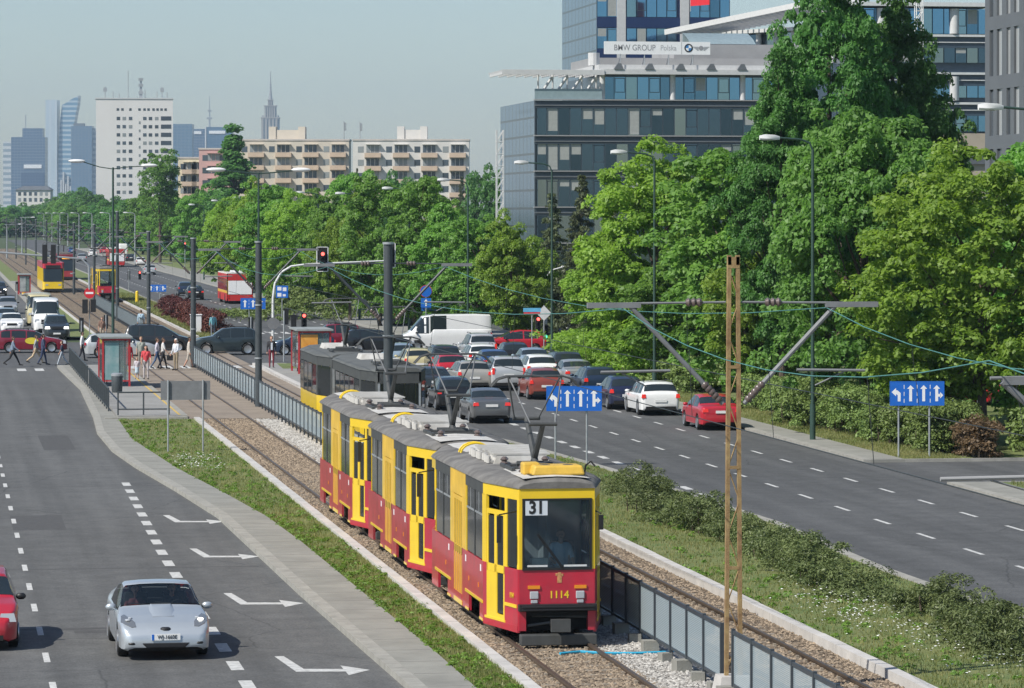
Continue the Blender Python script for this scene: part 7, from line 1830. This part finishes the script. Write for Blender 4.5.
# ---------------------------------------------------------------- hedges and shrubs
def shrub(name, P, Rr, per, leaf, m, label, group=None, aspect=.6, cat='shrub', up=.35, stems=True):
    P = np.array(P); c = P.mean(0); c[2] = 0; Pl = P - c
    rt = thing(name, label, cat, tuple(c), 0, group)
    obj('foliage', leaf_mesh('foliage', Pl, Rr, per, leaf, M[m], aspect, up), rt)
    if stems:
        b = MB()
        for i in range(0, len(Pl), max(1, len(Pl) // 40)):
            x, y, z = Pl[i]; b.path([(x * .96, y * .96, -.05), (x, y, z * .9)], [.025, .012], 4)
        b.build('stems', M['bark'], rt)
    return rt
M['leaf_tan'] = mat_leaf('leaves_tan', (.085, .055, .03), (.22, .15, .085), .3, cl=.8)
def hedge_run(t0f, Y0_, Y1_, hf, wd, n, crad, seed):
    rg = np.random.default_rng(seed); P, Rr = [], []
    for i in range(n):
        y = rg.uniform(Y0_, Y1_); t = t0f(y); h = hf(y) * rg.uniform(.04, 1) ** .75; P.append((t + rg.normal() * wd * .4, y, h * .85)); Rr.append(rg.uniform(*crad))
    return P, Rr
lowh = lambda y: .75 + .25 * math.sin(y * .9) + .15 * math.sin(y * 2.3)
GM_ = 'low dark shrubs in the grass left of the right road'
segs = [(70, 79.5, 'low dark juniper-like shrub among the white flowers, nearest the camera'), (80.5, 93, 'long low dark shrub right of the rusty lattice mast'), (93, 104, 'low dark shrub directly behind the rusty lattice mast'), (104, 115, 'low dark shrub nearest the blue sign in the grass')]
for i, (ya, yb, lb) in enumerate(segs):
    P, Rr = hedge_run(lambda y: 21.2 + .5 * math.sin(y * .35), ya, yb, lambda y: 1.25 * lowh(y) * max(.1, 1 - .9 * abs((y - (ya + yb) / 2) / ((yb - ya) / 2)) ** 4), 1.0, 250, (.16, .36), 50 + i)
    shrub('low_shrub', P, Rr, 105, .095, 'leaf_jun', lb, GM_, .35)
GH = 'tall hedge bushes behind the right pavement'
hs = [(130.5, 137.5, 37.1, 2.0, 'leaf_hedge', 'olive hedge bush right of the blue sign at the right edge'), (137.5, 145, 36.9, 2.1, 'leaf_hedge', 'olive hedge bush behind the right blue lane sign'), (145, 152, 36.4, 2.0, 'leaf_hedge', 'olive hedge bush by the foot of the green lamp post'), (152, 162, 37.2, 1.7, 'leaf_hedge', 'olive hedge bush left of the green lamp post, above the red saloon')]
for i, (ya, yb, tx_, hh, m, lb) in enumerate(hs):
    P, Rr = hedge_run(lambda y: tx_ + .3 * math.sin(y), ya, yb, lambda y: hh, 1.5, 420, (.25, .5), 60 + i); shrub('hedge_bush', P, Rr, 130, .125, m, lb, GH, cat='hedge')
q = gp(975, 460); P, Rr = hedge_run(lambda y: q.x + .3, q.y - .6, q.y + 1.8, lambda y: 1.55, .9, 90, (.2, .42), 71); shrub('bronze_bush', P, Rr, 100, .12, 'leaf_tan', 'bronze leaved bush at the foot of the hedge by the driveway', None)
P, Rr = hedge_run(lambda y: q.x + 3.3, q.y - .5, q.y + 5, lambda y: 1.9, 1.2, 140, (.28, .5), 72); shrub('hedge_bush', P, Rr, 90, .17, 'leaf_hedge', 'green bush right of the bronze bush at the right edge', GH, cat='hedge')
GB_ = 'bright bushes at the right of the queue'
for i, (px, py, hh, wd, ln, lb) in enumerate([(600, 378, 2.3, 2.2, 9, 'bright green bush above the silver saloon in the queue'), (640, 386, 2.4, 2.2, 8, 'bright green bush behind the navy hatchback and white estate'), (575, 366, 1.9, 2.0, 8, 'bright green bush at the corner of the junction'), (690, 395, 1.7, 2.0, 8, 'bright green bush above the red saloon')]):
    q = gp(px, py); P, Rr = hedge_run(lambda y: q.x + 1.2, q.y, q.y + ln, lambda y: hh, wd, 240, (.3, .6), 80 + i); shrub('round_bush', P, Rr, 85, .19, 'leaf_lime' if i != 3 else 'leaf_hedge', lb, GB_)
GBr = 'bronze hedge bushes beyond the junction'
for i, (ya, yb, lb) in enumerate([(264, 280, 'bronze red hedge bush nearest the off-road car'), (280, 298, 'bronze red hedge bush in the middle of its row'), (298, 322, 'bronze red hedge bush farthest back in its row')]):
    P, Rr = hedge_run(lambda y: 19.7, ya, yb, lambda y: 1.7, .9, 170, (.3, .6), 90 + i); shrub('bronze_hedge', P, Rr, 110, .17, 'leaf_brown', lb, GBr, cat='hedge')
q = gp(310, 322); P, Rr = [], []
rg = np.random.default_rng(5)
for i in range(260): u, v = rg.normal() * 3.2, rg.normal() * 4; P.append((q.x + u, q.y + 12 + v, max(.2, 2.6 * math.exp(-(u * u / 14 + v * v / 28)) * rg.uniform(.6, 1)))); Rr.append(rg.uniform(.4, .8))
shrub('mound_shrub', P, Rr, 60, .26, 'leaf_hedge', 'rounded olive shrub mound on the grass beyond the junction')
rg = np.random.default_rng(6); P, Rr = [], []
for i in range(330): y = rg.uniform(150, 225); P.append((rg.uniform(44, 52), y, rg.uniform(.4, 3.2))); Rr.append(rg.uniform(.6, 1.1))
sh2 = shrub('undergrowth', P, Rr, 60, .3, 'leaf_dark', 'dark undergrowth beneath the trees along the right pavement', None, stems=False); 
# ---------------------------------------------------------------- grass blades and flowers (nobody could count them)
def blades(name, sampler, n, h, m, label, wdt=.012):
    pts = sampler(n); n = len(pts); a = rng.uniform(0, 6.28, n); hh = h * rng.uniform(.4, 1.25, n); ln = rng.uniform(.1, .6, n) * hh; b2 = rng.uniform(0, 6.28, n)
    wx, wy = np.cos(a) * wdt, np.sin(a) * wdt; v = np.empty((n, 3, 3))
    v[:, 0] = pts + np.stack([wx, wy, np.zeros(n)], 1); v[:, 1] = pts - np.stack([wx, wy, np.zeros(n)], 1); v[:, 2] = pts + np.stack([np.cos(b2) * ln, np.sin(b2) * ln, hh], 1)
    me = bpy.data.meshes.new(name); me.vertices.add(n * 3); me.vertices.foreach_set('co', v.reshape(-1).astype(np.float32)); me.loops.add(n * 3); me.loops.foreach_set('vertex_index', np.arange(n * 3, dtype=np.int32)); me.polygons.add(n)
    me.polygons.foreach_set('loop_start', np.arange(0, n * 3, 3, dtype=np.int32)); me.polygons.foreach_set('loop_total', np.full(n, 3, dtype=np.int32)); me.materials.append(m); me.update(calc_edges=True)
    return tag(obj(name, me), label, 'grass', kind='stuff')
def patchy(x, y): return .5 + .5 * np.sin(x * 1.7 + 2 * np.sin(y * .45)) * np.sin(y * .8 + 1.3 * np.sin(x * 1.1))
def smp(f0, f1, ya, yb, z, pw=1.0):
    def s(n):
        u = rng.uniform(0, 1, n) ** 1.25; y = ya + (yb - ya) * u; t = rng.uniform(0, 1, n)
        x0 = np.array([f0(v) for v in y]); x1 = np.array([f1(v) for v in y]); x = x0 + (x1 - x0) * t; k = rng.uniform(0, 1, n) < (.35 + .65 * patchy(x, y)); return np.stack([x, y, np.full(n, z)], 1)[k]
    return s
L2y = lambda y: interp(L2, y) + .03
K1y = lambda y: interp(K1, y) - .35
blades('grass', smp(L2y, lambda y: 10.8, 60, YP0 - .6, .07), 60000, .085, M['blade'], 'green grass growing in the strip left of the near track')
blades('grass', smp(lambda y: 18.18, K1y, 58, 146, .095), 90000, .085, M['blade'], 'green grass growing between the far track and the right road')
blades('grass', smp(lambda y: RX + 1.6, lambda y: 36.5, dr1 + .5, 185, .085), 40000, .11, M['blade'], 'green grass growing along the right pavement')
blades('grass', smp(lambda y: 34.6, lambda y: 42, 100, dr0 - .4, .085), 12000, .18, M['blade'], 'green grass growing before the driveway at the right edge')
blades('grass', smp(lambda y: 18.2, lambda y: 20.8, YC1 + 6, 400, .08), 20000, .25, M['blade'], 'green grass growing beside the bronze hedge beyond the junction', .03)
def flo(n):
    y = np.concatenate([rng.normal(75.5, 2.6, n // 2), rng.normal(80, 2, n // 4), rng.normal(70, 2.5, n - n // 2 - n // 4)]); x = np.concatenate([rng.normal(19.9, .55, n // 2), rng.normal(20.0, .5, n // 4), rng.normal(20.9, .8, n - n // 2 - n // 4)])
    k = (x > 18.3) & (x < 22.9) & (rng.uniform(0, 1, n) < patchy(x * 2, y * 1.5) ** .7); return np.stack([x, y, rng.uniform(.16, .34, n)], 1)[k]
def petals(name, pts, r, label):
    n = len(pts); v = np.empty((n, 4, 3)); d = r * rng.uniform(.6, 1.2, n)
    for i, (a, c) in enumerate(((-1, 0), (0, -1), (1, 0), (0, 1))): v[:, i] = pts + np.stack([a * d, c * d, rng.uniform(-.01, .01, n)], 1)
    me = bpy.data.meshes.new(name); me.vertices.add(n * 4); me.vertices.foreach_set('co', v.reshape(-1).astype(np.float32)); me.loops.add(n * 4); me.loops.foreach_set('vertex_index', np.arange(n * 4, dtype=np.int32)); me.polygons.add(n)
    me.polygons.foreach_set('loop_start', np.arange(0, n * 4, 4, dtype=np.int32)); me.polygons.foreach_set('loop_total', np.full(n, 4, dtype=np.int32)); me.materials.append(M['petal']); me.update(calc_edges=True)
    return tag(obj(name, me), label, 'flowers', kind='stuff')
petals('flowers', flo(1000), .028, 'white daisies scattered in the grass around the nearest low shrub')
fp = []
for (px, py, n) in [(184, 462, 70), (193, 470, 60), (207, 463, 50), (215, 472, 30)]:
    q = gp(px, py); fp += [(q.x + random.gauss(0, .25), q.y + random.gauss(0, .9), random.uniform(.15, .3)) for _ in range(n)]
petals('flowers', np.array(fp), .035, 'small patch of white flowers below the grey sign board')
# leafy weeds
def weeds(name, n, f0, f1, ya, yb, z, label):
    y = ya + (yb - ya) * rng.uniform(0, 1, n) ** 1.3; x = np.array([f0(v) + (f1(v) - f0(v)) * rng.uniform(0, 1) ** 1.5 for v in y])
    o = obj(name, leaf_mesh(name, np.stack([x, y, np.full(n, z)], 1), rng.uniform(.06, .17, n), 26, .085, M['leaf_weed'], .5, .5)); tag(o, label, 'weeds', kind='stuff')
M['leaf_weed'] = mat_leaf('leaves_weed', (.07, .15, .025), (.24, .38, .07), .35)
weeds('weeds', 700, L2y, lambda y: 10.75, 60, YP0 - 1, .09, 'leafy weeds in the grass strip left of the near track')
weeds('weeds', 450, lambda y: 18.3, lambda y: K1y(y), 60, 140, .11, 'leafy weeds in the grass between far track and right road')
# loose stones giving the ballast real relief near the camera
sp_ = MB(); random.seed(5)
def stones(n, x0, x1, ya, yb, m, name, k=1.0):
    P = np.stack([rng.uniform(x0, x1, n), ya + (yb - ya) * rng.uniform(0, 1, n) ** 1.4, np.full(n, .05)], 1); s = k * rng.uniform(.022, .05, n)
    base = np.array([(1, 0, 0), (-1, 0, 0), (0, 1, 0), (0, -1, 0), (0, 0, .75), (0, 0, -.5)]); fc = [(0, 2, 4), (2, 1, 4), (1, 3, 4), (3, 0, 4)]
    a = rng.uniform(0, 6.28, n); ca_, sa_ = np.cos(a), np.sin(a); v = np.empty((n, 6, 3))
    for i in range(6):
        b_ = base[i] * rng.uniform(.6, 1.3, (n, 3)); v[:, i, 0] = P[:, 0] + s * (b_[:, 0] * ca_ - b_[:, 1] * sa_); v[:, i, 1] = P[:, 1] + s * (b_[:, 0] * sa_ + b_[:, 1] * ca_); v[:, i, 2] = P[:, 2] + s * b_[:, 2] + rng.uniform(0, .012, n)
    f = (np.arange(n)[:, None, None] * 6 + np.array(fc)[None]).reshape(-1); nt = n * 4
    me = bpy.data.meshes.new(name); me.vertices.add(n * 6); me.vertices.foreach_set('co', v.reshape(-1).astype(np.float32)); me.loops.add(nt * 3); me.loops.foreach_set('vertex_index', f.astype(np.int32)); me.polygons.add(nt)
    me.polygons.foreach_set('loop_start', np.arange(0, nt * 3, 3, dtype=np.int32)); me.polygons.foreach_set('loop_total', np.full(nt, 3, dtype=np.int32)); me.materials.append(m); me.update(calc_edges=True); return obj(name, me)
def stone_mat(name, c1, c2):
    m, nt, b = newmat(name); g = nt.nodes.new('ShaderNodeNewGeometry'); r = nt.nodes.new('ShaderNodeValToRGB'); r.color_ramp.elements[0].color = c4(c1); r.color_ramp.elements[1].color = c4(c2); nt.links.new(g.outputs['Random Per Island'], r.inputs['Fac']); nt.links.new(r.outputs['Color'], b.inputs['Base Color']); b.inputs['Roughness'].default_value = .9; return m
ms = stone_mat('stone_tan', (.085, .062, .042), (.38, .295, .205)); mw_ = stone_mat('stone_pale', (.22, .205, .185), (.52, .50, .46))
for i, (n, x0, x1, m, lb) in enumerate([(26000, 11.06, 13.4, ms, 'tan ballast stones around the near track'), (20000, 13.3, 15.0, mw_, 'pale ballast stones under the panel fence'), (26000, 15.0, 17.9, ms, 'tan ballast stones around the far track')]):
    tag(stones(n, x0, x1, 56, 125, m, 'ballast_stones'), lb, 'stones', kind='stuff')
for i, (n, x0, x1, m, lb) in enumerate([(9000, 11.06, 13.4, ms, 'tan ballast stones farther along the near track'), (6000, 13.3, 15.0, mw_, 'pale ballast stones under the farther fence')]):
    tag(stones(n, x0, x1, 125, YP0 - .6, m, 'ballast_stones', 1.5), lb, 'stones', kind='stuff')
# ---------------------------------------------------------------- haze
hb = MB().bb((-2950, -250, -1.06), (3550, 7550, 262)); hm = bpy.data.materials.new('haze'); hm.use_nodes = True; nt = hm.node_tree
for n_ in list(nt.nodes):
    if n_.type == 'BSDF_PRINCIPLED': nt.nodes.remove(n_)
pv = nt.nodes.new('ShaderNodeVolumePrincipled'); pv.inputs['Color'].default_value = (.60, .77, .93, 1); pv.inputs['Density'].default_value = HAZE; pv.inputs['Anisotropy'].default_value = .12
nt.links.new(pv.outputs[0], nt.nodes['Material Output'].inputs['Volume'])
o = hb.build('haze', hm); tag(o, kind='stuff'); o['label'] = 'thin blue summer haze over the whole city view'
